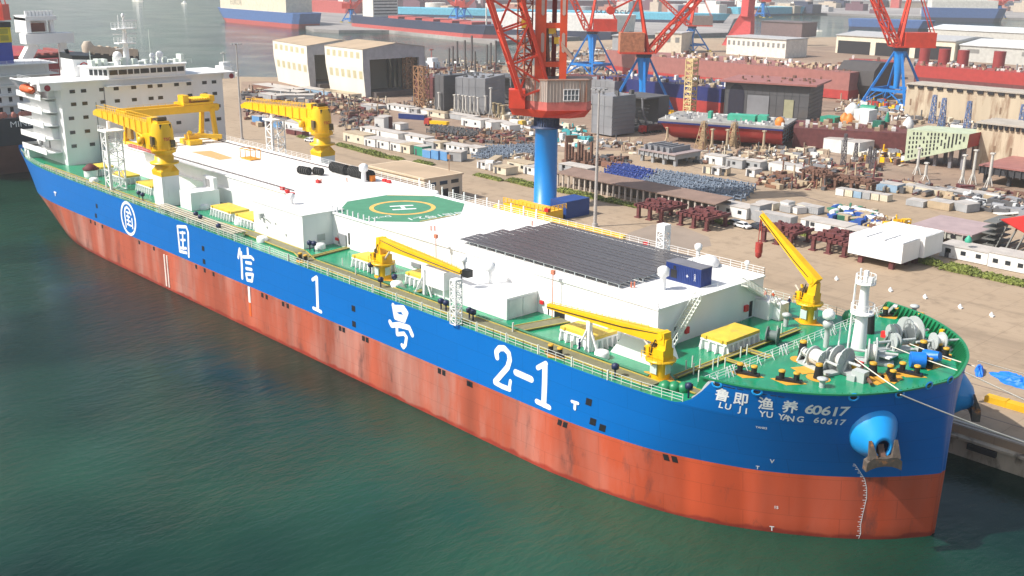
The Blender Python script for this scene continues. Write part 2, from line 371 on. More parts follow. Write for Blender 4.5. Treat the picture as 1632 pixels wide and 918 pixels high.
# haze
hz = MB(); hz.box(-9100, -6100, -8, 6100, 9100, 300)
hm = D.materials.new('haze_air'); hm.use_nodes = True; n = hm.node_tree.nodes; n.remove(n['Principled BSDF'])
pv = n.new('ShaderNodeVolumePrincipled'); pv.inputs['Color'].default_value = (.86, .88, .90, 1); pv.inputs['Density'].default_value = HAZE_DENSITY; pv.inputs['Anisotropy'].default_value = .2
hm.node_tree.links.new(pv.outputs[0], n['Material Output'].inputs['Volume'])
struct('haze', hz, hm, 'stuff')
# ================================================================= THE SHIP
ZD = 15.9; ZF = 18.4; ZB = 20.0; ZR = 21.5
ship = thing('fish_farm_ship', 'huge blue and red hulled aquaculture ship with white tank house moored along the quay', 'ship', (-95, 0, 0))
HULLRED = mat('boot_red', (.385, .085, .045), .5, var=.16, vscale=.12, dirt=(.41, .20, .16), dscale=.07, dthr=.46, stretch=(1, 1, .22))
def hull_red():
    m = HULLRED; n = m.node_tree.nodes; l = m.node_tree.links; b = n['Principled BSDF']
    src = b.inputs['Base Color'].links[0].from_socket
    tc = n.new('ShaderNodeTexCoord'); mp = n.new('ShaderNodeMapping'); mp.inputs['Scale'].default_value = (1, 1, .35); l.new(tc.outputs['Object'], mp.inputs[0])
    # newer, stronger paint towards the bow
    sx = n.new('ShaderNodeSeparateXYZ'); l.new(tc.outputs['Object'], sx.inputs[0]); nw = n.new('ShaderNodeMapRange'); nw.inputs[1].default_value = 70; nw.inputs[2].default_value = 112; nw.inputs[3].default_value = 0; nw.inputs[4].default_value = .8; l.new(sx.outputs[0], nw.inputs[0])
    nx = n.new('ShaderNodeMix'); nx.data_type = 'RGBA'; l.new(nw.outputs[0], nx.inputs[0]); l.new(src, nx.inputs[6]); nx.inputs[7].default_value = (.55, .07, .018, 1); src = nx.outputs[2]
    # dark scuffs and a fouling band low on the plating
    a = n.new('ShaderNodeTexNoise'); a.inputs['Scale'].default_value = .22; a.inputs['Detail'].default_value = 9; a.inputs['Roughness'].default_value = .7; l.new(mp.outputs[0], a.inputs['Vector'])
    r = n.new('ShaderNodeMapRange'); r.inputs[1].default_value = .555; r.inputs[2].default_value = .72; l.new(a.outputs[0], r.inputs[0])
    x = n.new('ShaderNodeMix'); x.data_type = 'RGBA'; l.new(r.outputs[0], x.inputs[0]); l.new(src, x.inputs[6]); x.inputs[7].default_value = (.10, .045, .04, 1)
    sp_ = n.new('ShaderNodeSeparateXYZ'); l.new(tc.outputs['Object'], sp_.inputs[0])
    b2 = n.new('ShaderNodeTexNoise'); b2.inputs['Scale'].default_value = .35; b2.inputs['Detail'].default_value = 6; l.new(tc.outputs['Object'], b2.inputs['Vector'])
    ad = n.new('ShaderNodeMath'); ad.operation = 'MULTIPLY_ADD'; l.new(b2.outputs[0], ad.inputs[0]); ad.inputs[1].default_value = 1.6; l.new(sp_.outputs[2], ad.inputs[2])
    r2 = n.new('ShaderNodeMapRange'); r2.inputs[1].default_value = 1.5; r2.inputs[2].default_value = 1.15; l.new(ad.outputs[0], r2.inputs[0])
    y = n.new('ShaderNodeMix'); y.data_type = 'RGBA'; l.new(r2.outputs[0], y.inputs[0]); l.new(x.outputs[2], y.inputs[6]); y.inputs[7].default_value = (.30, .035, .02, 1)
    # plate strakes: faint vertical paint changes
    wv = n.new('ShaderNodeTexNoise'); wv.noise_dimensions = '1D'; wv.inputs['Scale'].default_value = .16; wv.inputs['Detail'].default_value = 2; l.new(sp_.outputs[0], wv.inputs['W'])
    r3 = n.new('ShaderNodeMapRange'); r3.inputs[1].default_value = .4; r3.inputs[2].default_value = .62; r3.inputs[3].default_value = .86; r3.inputs[4].default_value = 1.15; l.new(wv.outputs[0], r3.inputs[0])
    z = n.new('ShaderNodeMix'); z.data_type = 'RGBA'; z.blend_type = 'MULTIPLY'; z.inputs[0].default_value = 1; l.new(y.outputs[2], z.inputs[6]); l.new(r3.outputs[0], z.inputs[7])
    l.new(z.outputs[2], b.inputs['Base Color'])
hull_red(); seams(HULLRED, 9, 2.6, .76)
def crom(P, t):
    n = len(P)-1; u = min(max(t, 0), .999999)*n; i = int(u); f = u-i
    g = lambda k: P[min(max(k, 0), n)]
    return tuple(.5*(2*g(i)[c]+(g(i+1)[c]-g(i-1)[c])*f+(2*g(i-1)[c]-5*g(i)[c]+4*g(i+1)[c]-g(i+2)[c])*f*f+(3*g(i)[c]-g(i-1)[c]-3*g(i+1)[c]+g(i+2)[c])*f**3) for c in (0, 1))
BOWC = [(-3, [(-20,22.3),(-8,22.2),(3.0,20.4),(11.0,17.8),(17.8,14.2),(23.8,10.0),(29.2,5.2),(32.6,1.0),(32.9,0)]),
 (0, [(-20,22.5),(-8,22.4),(3.6,20.8),(11.8,18.5),(18.5,15.1),(24.5,10.9),(29.8,6),(33.2,1.2),(33.5,0)]),
 (8.3, [(-20,22.5),(-6,22.5),(3,21.6),(9.8,20.0),(18.5,16.2),(24.4,12),(29.4,7),(33.3,1.5),(33.7,0)]),
 (15.9, [(-20,22.5),(-5,22.5),(5,22.2),(12.5,21.3),(20,18.4),(26,13.8),(30.5,8.3),(33.3,2),(33.7,0)]),
 (20.01, [(-20,22.5),(-5,22.5),(5,22.4),(14,21.4),(20.6,19.4),(27.2,14.6),(31.3,8.6),(33.3,2.2),(33.6,0)])]
def bowpt(t, z):
    for (z0, A), (z1, B) in zip(BOWC, BOWC[1:]):
        if z <= z1:
            f = (z-z0)/(z1-z0); a = crom(A, t); b = crom(B, t)
            return Vector((a[0]+(b[0]-a[0])*f, min(22.5, a[1]+(b[1]-a[1])*f), z))
STERN = [(-3, [(-150,22.0),(-163,20),(-172,17),(-180,13),(-188,8),(-196,3),(-200,1)]),
 (0, [(-150,22.5),(-163,22.2),(-172,21.4),(-180,20),(-188,17.6),(-197,12),(-204,7)]),
 (8.3, [(-150,22.5),(-165,22.5),(-178,22.4),(-188,21.8),(-197,20.2),(-207,16.5),(-214,12)]),
 (15.9, [(-150,22.5),(-165,22.5),(-180,22.3),(-192,21.6),(-204,19.8),(-213,17.8),(-219,15.8)]),
 (17.1, [(-150,22.5),(-165,22.5),(-180,22.3),(-192,21.7),(-204,20),(-213.4,18),(-219.5,16)])]
def sternpt(t, z):
    for (z0, A), (z1, B) in zip(STERN, STERN[1:]):
        if z <= z1+1e-6:
            f = (z-z0)/(z1-z0); a = crom(A, t); b = crom(B, t)
            return Vector((a[0]+(b[0]-a[0])*f, a[1]+(b[1]-a[1])*f, z))
NB = 72
def tm(i): return i/NB
def side_row(z, sgn):        # stern to bow along one side at height z
    r = [sternpt(1-k/30, z) for k in range(31)]
    r += [Vector((-150+130*k/20, 22.5-(0 if z > -1 else .3), z)) for k in range(1, 20)]
    r += [bowpt(tm(i), z) for i in range(NB+1)]
    return [Vector((p.x, p.y*sgn, p.z)) for p in r]
def hull_part(name, zs, m):
    mb = MB()
    for s in (-1, 1): mb.grid([side_row(z, s) for z in zs], True, s > 0)
    a = [side_row(z, -1)[0] for z in zs]; b = [side_row(z, 1)[0] for z in zs]
    mb.grid([a, b] if False else [[a[i], b[i]] for i in range(len(zs))], False, True)
    return part(name, mb, m, ship, W=True)
hull_part('lower_hull', [-3, -1.5, 0, 2, 4, 6, 8.3], HULLRED).data
hull_part('upper_hull', [8.3, 10, 12, 14, 15.9], BLU)
# a thin moulding where the colours meet is only paint: none built
# main deck and forecastle
def cap(zf, row, y0=None):
    return row
mb = MB(); L = side_row(15.88, -1); Rr = side_row(15.88, 1); mb.grid([L, Rr], False)
part('main_deck', mb, GRN, ship, W=True)
i0 = next(i for i in range(NB+1) if bowpt(tm(i), ZF).x > 13.2)
fc = [bowpt(tm(i), ZF) for i in range(i0, NB+1)]
mb = MB(); fl = [(p.x, -p.y+.1) for p in fc]+[(p.x, p.y-.1) for p in reversed(fc[:-1])]
mb.prism(fl, ZF-.06, ZF); part('forecastle_deck', mb, GRN, ship, W=True)
# side plating above the deck edge at the bow, the bulwark, with the curved aft ends
def sweep(x):                # top of the plating near the break
    if x >= 14: return ZB
    if x <= 9.2: return ZD
    u = (x-9.2)/4.8; return ZD+(ZB-ZD)*u**4
for s in (-1, 1):
    mb = MB(); ts = [tm(i) for i in range(NB+1) if bowpt(tm(i), ZD).x > 9.0]
    rows = []
    for k in range(6):
        r = []
        for t in ts:
            zt = sweep(bowpt(t, ZD).x); z = ZD+(zt-ZD)*k/5; p = bowpt(t, z); r.append(Vector((p.x, p.y*s, z)))
        rows.append(r)
    mb.grid(rows, True, s > 0); part('bulwark', mb, BLU, ship, W=True)
    mb = MB(); inn = []; top = []; tout = []
    for t in [q for q in ts if bowpt(q, ZB).x > 13.6]:
        p = bowpt(t, ZB-.01); q = bowpt(t, ZF); d = Vector((p.x-10, p.y, 0)).normalized()*.22
        top.append(Vector((p.x-d.x, (p.y-d.y)*s, ZB+.02))); inn.append(Vector((q.x-d.x, (q.y-d.y)*s, ZF+.01))); tout.append(Vector((p.x+d.x*.3, (p.y+d.y*.3)*s, ZB+.02)))
    mb.grid([inn, top], True, s < 0); mb.grid([top, tout], True, s < 0); mb.grid([tout, [Vector((p.x, p.y, p.z-.18)) for p in tout]], True, s < 0)
    for i in range(0, len(top), 1):
        a = inn[i]; b = top[i]; c = Vector((0, 0, 0)); d = Vector((b.x-10, b.y, 0)).normalized()
        mb.add([a-d*.75, a, b-d*.05, b-d*.28], [(0,1,2,3),(3,2,1,0)][:1]); mb.bar(a-d*.7, b-d*.2, .07)
    part('bulwark_inner_plating', mb, GIN, ship, W=True)
    # grey rounded end cap following the bulwark's curved aft edge
    mb = MB(); pts = []
    for k in range(13):
        x = 9.9+4.15*k/12; t = min((abs(bowpt(q/300, ZD).x-x), q/300) for q in range(300))[1]; z = sweep(x); p = bowpt(t, z); pts.append(Vector((p.x, (p.y-.32)*s, z+.02)))
    for a, b in zip(pts[8:], pts[9:]): mb.bar(a-Vector((.1,0,.1)), b-Vector((.1,0,.1)), .55, .35)
    mb.tube(pts[-1]+Vector((-.3,0,-.3)), pts[-1]+Vector((.3,0,-.3)), .34, 10)
    part('bulwark_end_cap', mb, mat('pale_grey', (.42, .44, .45), .4), ship, W=True)
# stern bulwark
mb = MB()
for s in (-1, 1):
    r0_ = [sternpt(1-k/30, 15.9) for k in range(22)]; r1_ = [sternpt(1-k/30, 17.0) for k in range(22)]
    k = 10
    mb.grid([[Vector((p.x, p.y*s, p.z)) for p in r0_[:k]], [Vector((p.x, p.y*s, p.z)) for p in r1_[:k]]], True, s > 0)
a, b = sternpt(1, 15.9), sternpt(1, 17.0); mb.add([(a.x,-a.y,15.9),(a.x,a.y,15.9),(b.x,b.y,17.0),(b.x,-b.y,17.0)], [(0,1,2,3)])
part('stern_bulwark', mb, BLU, ship, W=True)
# ---- railings along the deck edge
def rail_line(mb, pts, h=1.1, step=1.5, posts=True, r=.045, nr=3, double=False):
    pts = [Vector(p) for p in pts]
    for a, b in zip(pts, pts[1:]):
        L_ = (b-a).length; n = max(1, round(L_/step))
        for k in range(1, nr+1): mb.bar(a+Vector((0,0,h*k/nr)), b+Vector((0,0,h*k/nr)), r)
        for k in range(n+1): p = a.lerp(b, k/n); mb.bar(p, p+Vector((0,0,h)), r*1.25)
RLW = mat('rail_white', (.66, .69, .62), .5, var=.05)
for s in (-1, 1):
    row = side_row(15.9, s); seg = [p for p in row if -214 < p.x < 12.3]; pts = []; last = None
    for p in seg:
        if last is None or (p-last).length > 5.9 or p is seg[-1]: pts.append(Vector((p.x, p.y-.18*s, ZD))); last = p
    mb = MB(); rail_line(mb, pts, 1.15, 1.5); part('deck_railing', mb, RLW, ship, W=True)
    for k, x in enumerate([-205+i*7.4 for i in range(29)]):      # heavier posts
        pass
mb = MB()
for k in range(30):
    x = -176+k*6.1; mb.box(x-.07, -22.42, ZD, x+.07, -22.2, ZD+1.3)
part('railing_post', mb, RLW, ship, W=True)
# forecastle break rail with stays
mb = MB(); rail_line(mb, [(13.6, -20.6, ZF), (13.6, 20.8, ZF)], 1.1, 1.6)
for k in range(14):
    y = -18+k*2.8; mb.bar((13.6, y, ZF+1.1), (14.3, y, ZF), .06)
    if k % 4 == 1:
        for d in (-.5, 0, .5): mb.bar((13.6, y+d, ZF+1.2), (14.1, y+d*1.3, ZF), .1)
part('forecastle_railing', mb, W_, ship, W=True)
# ---- pipe walkway with yellow edges
def strip(pts, w, z, m, name='walkway', edge=True):
    P = [Vector((x, y, z)) for x, y in pts]; mb = MB(); me = MB()
    for a, b in zip(P, P[1:]):
        mb.bar(a, b, w, .25)
        if edge:
            d = (b-a).normalized(); q = Vector((-d.y, d.x, 0))*(w/2+.1)
            me.bar(a+q+Vector((0,0,.15)), b+q+Vector((0,0,.15)), .16, .12); me.bar(a-q+Vector((0,0,.15)), b-q+Vector((0,0,.15)), .16, .12)
    o = part(name, mb, m, ship, W=True)
    if edge: part('walkway_edge', me, mat('edge_yellow', (.42, .33, .06), .6), o, W=True)
strip([(6, -19.6), (-69.5, -20.0), (-75.5, -18.0), (-94, -17.6)], 2.0, 16.0, OLV)
strip([(-94, -17.2), (-128, -20.4), (-190, -20.4)], 1.0, 16.0, OLV)
strip([(7.2, -17.5), (12.9, -17.5)], 1.2, 16.0, OLV)
strip([(-71.3, -18.8), (-72.6, -9.9)], .5, 16.0, OLV); strip([(-20.2, -18.4), (-18.4, -9.9)], 2.2, 16.0, OLV); strip([(-43.5, -18.8), (-42.4, -13.4)], .5, 16.0, OLV)
mb = MB()
for k in range(7): mb.tube((-92, -21.7+k*.42, 16.9+.12*(k % 2)), (-124, -21.9+k*.42, 16.9+.12*(k % 2)), .11, 6)
for k in range(12): mb.bar((-93-k*2.7, -21.9, 16.7), (-93-k*2.7, -18.9, 16.7), .14); mb.bar((-93-k*2.7, -21.8, ZD), (-93-k*2.7, -21.8, 16.7), .14); mb.bar((-93-k*2.7, -19, ZD), (-93-k*2.7, -19, 16.7), .14)
part('pipe_bundle', mb, mat('pipe_putty', (.42,.38,.30), .6), ship, W=True)
mb = MB(); [mb.tube((-3-k*14, -19.5, ZD), (-3-k*14, -19.5, ZD+.01), .01, 4) for k in range(0)]
for yy, r in ((-18.3, .12), (-18.05, .08)): mb.tube((4, yy, 16.35), (-68, yy-.3, 16.35), r, 6)
part('pipe_run', mb, mat('pipe_green', (.02,.16,.08), .5), ship, W=True)
strip([(11.3, -10), (11.3, 20)], 1.4, 16.15, OLV)
strip([(6.3, -15.8), (6.3, 11.5)], .5, 16.12, OLV); strip([(.4, -1.2), (13, -1.2)], .7, 16.13, OLV); strip([(6, -6.2), (13, -6.2)], .4, 16.13, OLV)
# raised vents (mushroom and dark domed) standing along the deck
def ventdark(x, y):
    mb = MB(); mb.tube((x, y, ZD), (x, y, ZD+1.3), .12, 6); mb.lathe((x, y, ZD), [(.1,1.0),(.45,1.2),(.5,1.7),(.2,1.9)], 10); part('air_pipe', mb, mat('navy_paint', (.005, .012, .06), .5), ship, W=True)
for px, py in ((222,318),(228,321),(437,378),(591,436),(629,455),(703,495),(711,498),(748,510),(754,513),(607,460),(980,602),(1097,634),(313,352),(320,357),(349,372),(494,400),(501,401)):
    p = G(px, py, ZD); ventdark(p.x, p.y)
# ---- white tank house (the long block)
mb = MB(); TH = mb
mb.box(-78.89, -9.8, ZD, -1.76, 14.11, ZR)
part('tank_house', TH, [W_], ship, label='long white tank house with flat white roof', W=True)
mb = MB(); mb.box(-183.6, -6.94, ZD, -78.99, 16.35, ZR-.02); mb.box(-183.6, -7.96, ZD, -97.99, -6.99, ZR-2.4); o_aft = part('tank_house', mb, W_, ship, W=True)
mb = MB(); mb.box(-79.2, -9.95, ZR, -1.6, 14.26, ZR+.06); mb.box(-183.8, -7.1, ZR, -79.21, 16.5, ZR+.045); part('roof', mb, WR, o_aft, W=True)
# roof edge coamings and rails of the gantry
mb = MB()
mb.box(-79.2, -10.0, ZR+.05, -1.6, -9.7, ZR+.35); mb.box(-79.2, 14.0, ZR+.05, -1.6, 14.3, ZR+.35); mb.box(-1.85, -9.7, ZR+.06, -1.6, 14.0, ZR+.22)
mb.box(-183.6, -7.19, ZR+.05, -97.8, -6.84, ZR+.3); mb.box(-183.6, 16.25, ZR+.05, -79.4, 16.56, ZR+.3)
part('roof_coaming', mb, W_, o_aft, W=True)
mb = MB(); mb.box(-172, -6.9, ZR+.06, -95, -6.65, ZR+.24); mb.box(-172, 12.1, ZR+.06, -95, 12.35, ZR+.24); mb.box(-75, -9.9, ZR+.06, -46, -9.75, ZR+.2)
mb = MB(); mb.box(-177.5, -4.6, ZR+.06, -98.8, -4.35, ZR+.24); mb.box(-177.5, 14.8, ZR+.06, -98.8, 15.05, ZR+.24); part('gantry_track', mb, mat('track_dark', (.08, .06, .06), .5), o_aft, W=True)
mb = MB(); rail_line(mb, [(-73.27, 14.11, ZR+.3), (-1.7, 14.11, ZR+.3), (-1.7, 10.63, ZR+.3)], 1.1, 2.0); rail_line(mb, [(-181.56, 16.35, ZR+.3), (-80.42, 16.35, ZR+.3)], 1.1, 2.2)
part('roof_railing', mb, W_, o_aft, W=True)
mb = MB(); rail_line(mb, [(-181.56, -7.04, ZR+.3), (-98.81, -7.04, ZR+.3)], 1.0, 2.5, r=.03, nr=2); rail_line(mb, [(-57.94, -9.8, ZR+.3), (-1.76, -9.8, ZR+.3), (-1.76, 10.63, ZR+.3)], 1.0, 2.5, r=.03, nr=2)
part('roof_railing', mb, W_, o_aft, W=True)
mb = MB()
for k in range(0, 12): mb.box(-85.5+k*3.27, 16.4 if k < 2 else 14.3, ZR, -85.3+k*3.27, 16.6 if k < 2 else 14.5, ZR+2.0)
for k in range(9): mb.box(-78+k*1.63, -9.5, ZR, -77.85+k*1.63, -9.3, ZR+1.3)
part('netting_post', mb, W_, o_aft, W=True)
mb = MB(); mb.box(-61, 14.6, 20.3, -29.3, 15.3, 22.4)       # yellow gangway along the far side
part('side_gangway', mb, YL, ship, W=True)
# openings in the walls
def wallbox(px0, py0, px1, py1, d=.05, Y=-9.8):       # a fitting on the near wall of the tank house
    a = CAM+ray(px0, py0)*((Y-CAM.y)/ray(px0, py0).y); b = CAM+ray(px1, py1)*((Y-CAM.y)/ray(px1, py1).y); q = MB(); q.box(min(a.x, b.x), Y-d, min(a.z, b.z), max(a.x, b.x), Y+.05, max(a.z, b.z)); return q
for a_ in ((555,371,558,390),(884,488,900,512),(672,425,676,434)): part('doorway', wallbox(*a_), BLD, ship, W=True)
for a_ in ((540,371,553,392),(657,417,671,428)): part('wall_vent', wallbox(*a_, .25), LGR, ship, W=True)
for a_ in ((536,378,542,384),(862,478,867,485),(876,487,880,491)): part('fire_hose_box', wallbox(*a_, .3), RED, ship, W=True)
mb = MB(); mb.box(-1.78, -6.2, 16.1, -1.7, -5.5, 18.4); mb.box(-1.78, 11.0, 16.1, -1.7, 11.7, 18.4); part('doorway', mb, BLD, ship, W=True)
mb = MB(); mb.box(-1.76, -4.0, 17.0, -1.4, -3.3, 17.9); mb.box(-1.76, 9.6, 17.2, -1.4, 10.4, 18.1); part('fire_hose_box', mb, RED, ship, W=True)
# deck houses against the tank house
mb = MB(); mb.box(-94.3, -16.1, ZD, -77.3, -7.5, 21.9); part('deckhouse', mb, W_, ship, W=True)
mb = MB(); mb.box(-94.5, -16.25, 21.9, -77.1, -7.4, 22.05); part('deckhouse_roof', mb, WR, ship, W=True)
mb = MB(); mb.box(-77.28, -13.2, ZD+1.0, -77.2, -11.6, ZD+2.2)
for x, z in ((-92, 18.8), (-89.6, 17.5), (-86.5, 18.8), (-83, 17.3)): mb.box(x-.2, -16.25, z, x+.2, -16.05, z+.4)
mb.bar((-90.6, -16.3, 19.6), (-88.4, -16.8, 19.5), .16); mb.box(-91.2, -16.9, 19.3, -90.5, -16.1, 20.2)
part('wall_fitting', mb, GRY, ship, W=True)
mb = MB(); mb.box(-41.2, -16.0, ZD, -24.2, -9.82, 19.1); part('deckhouse', mb, W_, ship, W=True)
mb = MB(); mb.box(-24.18, -15.6, ZD+.2, -24.1, -13.2, 18.8); mb.box(-24.18, -12.8, ZD+.2, -24.1, -10.2, 18.8); part('door', mb, mat('door_grey', (.62, .63, .62), .5), ship, W=True)
mb = MB(); mb.box(-42.2, -17.2, 17.6, -36.8, -14.2, 20.4)
mb.bar((-42, -17, ZD), (-42, -17, 18.2), .25); mb.bar((-37, -17, ZD), (-37, -17, 18.2), .25); mb.bar((-37, -14.4, ZD), (-37, -14.4, 18.2), .25); part('raised_tank', mb, W_, ship, W=True)
mb = MB(); mb.lathe((-31.5, -12.6, 19.1), [(.3,0),(.3,1.8),(.75,2.0),(.8,3.0),(.3,3.3)], 12); part('ventilator', mb, W_, ship, W=True)
mb = MB(); mb.box(-123.5, -16.6, ZD, -118.6, -10.2, 19.6); part('deckhouse', mb, W_, ship, W=True)
mb = MB(); mb.box(-123.6, -11.2, 19.6, -119, -10.3, 22.0); part('deckhouse', mb, W_, ship, W=True)
mb = MB(); mb.box(-122.2, -11.32, 19.9, -120.6, -11.2, 21.5); part('doorway', mb, mat('grey_shutter', (.22, .22, .22), .6), ship, W=True)
mb = MB(); mb.box(-13.6, -12.6, ZD, -8.0, -9.82, 18.3); mb.wedge([(-5.6, ZD), (2.0, ZD), (0.4, 18.9), (-3.4, 18.9)], 'y', -14.6, -9.82); part('deckhouse', mb, W_, ship, W=True)
mb = MB(); mb.box(-10.9, -12.72, 16.9, -8.6, -12.6, 18.0); part('louvre', mb, LGR, ship, W=True)
# ---- hatch covers
def hatch(x0, y0, x1, y1):
    mb = MB(); mb.box(x0+.25, y0+.25, ZD, x1-.25, y1-.25, 17.35); n = max(3, round((x1-x0)/1.25)); k2 = max(3, round((y1-y0)/1.25))
    for i in range(n+1):
        x = x0+.3+(x1-x0-.6)*i/n
        for y, d in ((y0+.25, -1), (y1-.25, 1)): mb.add([(x-.07, y, ZD), (x+.07, y, ZD), (x-.07, y+d*.62, ZD), (x+.07, y+d*.62, ZD), (x-.07, y+d*.3, 17.3), (x+.07, y+d*.3, 17.3), (x-.07, y, 17.3), (x+.07, y, 17.3)], [(0,2,4,6),(1,7,5,3),(2,3,5,4),(0,1,3,2)])
    for i in range(k2+1):
        y = y0+.3+(y1-y0-.6)*i/k2
        for x, d in ((x0+.25, -1), (x1-.25, 1)): mb.add([(x, y-.07, ZD), (x, y+.07, ZD), (x+d*.62, y-.07, ZD), (x+d*.62, y+.07, ZD), (x+d*.3, y-.07, 17.3), (x+d*.3, y+.07, 17.3), (x, y-.07, 17.3), (x, y+.07, 17.3)], [(0,2,4,6),(1,7,5,3),(2,3,5,4),(0,1,3,2)])
    mb.box(x0, y0, 17.2, x1, y1, 17.45)
    c = part('hatch_coaming', mb, W_, ship, W=True)
    mb = MB(); mb.box(x0+.05, y0+.05, 17.46, x1-.05, y1-.05, 17.85)
    m = (x0+x1)/2, (y0+y1)/2
    mb.add([(x0+.05, y0+.05, 17.85), (x1-.05, y0+.05, 17.85), (x1-.05, y1-.05, 17.85), (x0+.05, y1-.05, 17.85), (m[0], m[1], 18.12)], [(0,1,4),(1,2,4),(2,3,4),(3,0,4)])
    mb.box(x0+.6, y0-.12, 17.5, x0+1.0, y0+.1, 17.9); mb.box(x1-1, y0-.12, 17.5, x1-.6, y0+.1, 17.9)
    part('hatch_lid', mb, YH, c, W=True)
for a in ((-161, -15.6, -153.4, -11.6), (-146.6, -15.8, -138.4, -11.4), (-113, -15.3, -104.7, -11.1), (-103.2, -15.3, -95.4, -11.4), (-62.6, -16.0, -55, -12.5), (-48.4, -15.6, -41.0, -12.6), (-13.4, -16.2, -6.9, -14.6+2.9), (1.4, -4.6, 5.6, 3.0), (-174, -14.9, -168, -11.5)):
    hatch(*a)
# ---- small rounded deck boxes and winches beside the hatches
for px, py in ((325,333),(382,357),(207,290),(510,396),(632,458),(959,570),(150,290),(225,300),(418,385)):
    p = G(px, py, ZD); mb = MB(); mb.lathe((p.x, p.y, ZD), [(1.0,0),(1.0,.7),(.85,.95),(.3,1.05)], 12); part('manhole_cover', mb, W_, ship, W=True)
# stern-side fittings by the accommodation
mb = MB(); p = G(120, 287, ZD); mb.lathe((-168.5, -17.0, ZD), [(1.6,0),(1.6,1.6)], 12); part('capstan_seat', mb, W_, ship, W=True)
mb = MB(); mb.lathe((-168.5, -17.0, ZD+1.6), [(1.8,0),(1.9,.3),(.8,1.2),(.2,1.5)], 12); part('capstan', mb, mat('maroon_cover', (.1, .015, .02), .7), ship, W=True)
# hull openings: paired suction ports at the colour line, square ones above
def port(x, z, w=.7, h=.8): 
    mb = MB(); t = None
    if x < -9: y = -22.5
    else:
        t = min((abs(bowpt(k/400, z).x-x), k/400) for k in range(400))[1]; y = -bowpt(t, z).y
    if t is not None:
        a = bowpt(t-.004, z); b = bowpt(t+.004, z); T = Vector((b.x-a.x, a.y-b.y, 0)).normalized(); N = Vector((T.y, -T.x, 0)); N = N if N.y < 0 else -N; vs = []
        for zz in (z, z+h): c = bowpt(t, zz); c = Vector((c.x, -c.y, zz))+N*.04; vs += [c-T*w/2, c+T*w/2]
        mb.add([vs[0], vs[1], vs[3], vs[2]]+[v-N*.2 for v in (vs[0], vs[1], vs[3], vs[2])], [(0,1,2,3),(4,7,6,5),(0,4,5,1),(1,5,6,2),(2,6,7,3),(3,7,4,0)]); part('suction_port', mb, BLD, ship, W=True); return
    mb.box(x-w/2, y-.05, z, x+w/2, y+.25, z+h); mb.box(x-w/2-.12, y-.035, z-.1, x+w/2+.12, y+.2, z+h+.1) if False else None
    part('suction_port', mb, BLD, ship, W=True)
for px in (145,152,163,222,246,313,327,341,418,424,452,459,543,549,578,584,701,706,746,751,889,898,1042,1052):
    x = None
    best = min(((abs(proj((xx*.5, -22.5, 7.9))[0]-px)), xx*.5) for xx in range(-360, 30)); port(best[1], 7.3)
for px, z in ((155, 11.6), (325, 11.6), (565, 11.6), (565, 9.0), (154, 9.2), (325, 9.0), (939, 11.6), (939, 9.1), (955, 8.7)):
    best = min(((abs(proj((xx*.5, -22.5, z))[0]-px)), xx*.5) for xx in range(-360, 30)); port(best[1], z, .95, .95)
# white guide strip on the red side
mb = MB(); mb.box(-120.6, -22.62, .6, -120.0, -22.5, 7.4); mb.box(-119.4, -22.6, .6, -118.9, -22.5, 7.4); part('pilot_strip', mb, mat('off_white', (.66, .55, .5), .6), ship, W=True)
mb = MB(); mb.box(-86.5, -22.58, 5.2, -85.8, -22.5, 8.2); part('ladder_mark', mb, W_, ship, W=True)
mb = MB(); mb.box(-86.5, -22.58, 2.6, -85.8, -22.5, 5.15); part('ladder_mark', mb, mat('fluor_orange', (.7, .12, .02), .6), ship, W=True)
# small white roof fittings, lashing plates
mb = MB()
random.seed(3)
for k in range(70):
    x = -160+random.random()*64; y = -5+random.random()*16; mb.box(x-.5, y-.05, ZR+.06, x+.5, y+.05, ZR+.12)
part('lashing_plate', mb, mat('plate_grey', (.35, .34, .34), .6), ship, W=True)
for px, py, s_ in ((580,290,.95),(465,330,.65),(740,430,.5),(1056,462,.85),(1112,412,.6),(1190,432,.4),(1105,440,.5)):
    p = G(px, py, ZR); mb = MB(); mb.lathe((p.x, p.y, ZR), [(.55*s_,0),(.55*s_,1.0*s_),(.5*s_,2.2*s_),(.95*s_,2.5*s_),(1.0*s_,3.6*s_),(.5*s_,4.0*s_)], 14)
    part('ventilator', mb, W_, ship, W=True)
mb = MB(); p = G(1128, 424, ZR); mb.lathe((p.x, p.y, ZR), [(1.6,0),(1.7,.8),(1.2,1.4),(.4,1.7)], 14); part('roof_dome', mb, W_, ship, W=True)
for px, py in ((450,303),(458,308),(466,312),(1613-1000,290),(872,338),(620,292),(832,343),(1030,392),(507,292)):
    p = G(px, py, ZR); mb = MB(); mb.box(p.x-.5, p.y-.3, ZR+.05, p.x+.5, p.y+.3, ZR+.65); part('fire_hose_box', mb, RED, ship, W=True)
for px, py in ((506,292),(512,292),(553,290),(687,368),(693,368),(1006,459),(1011,459),(848,360)):
    p = G(px, py, ZR); mb = MB(); mb.tube((p.x, p.y, ZR), (p.x, p.y, ZR+.9), .12, 6); part('roof_pipe', mb, mat('salmon', (.6, .2, .12), .6), ship, W=True)
# orange mat on the aft roof
mb = MB(); A_ = [G(305,242,ZR+.07), G(336,240,ZR+.07), G(372,252,ZR+.07), G(350,255,ZR+.07)]; mb.add([tuple(v) for v in A_], [(3,2,1,0)]); part('roof_mat', mb, mat('tan_mat', (.55, .33, .14), .8, var=.15, vscale=2), ship, W=True)
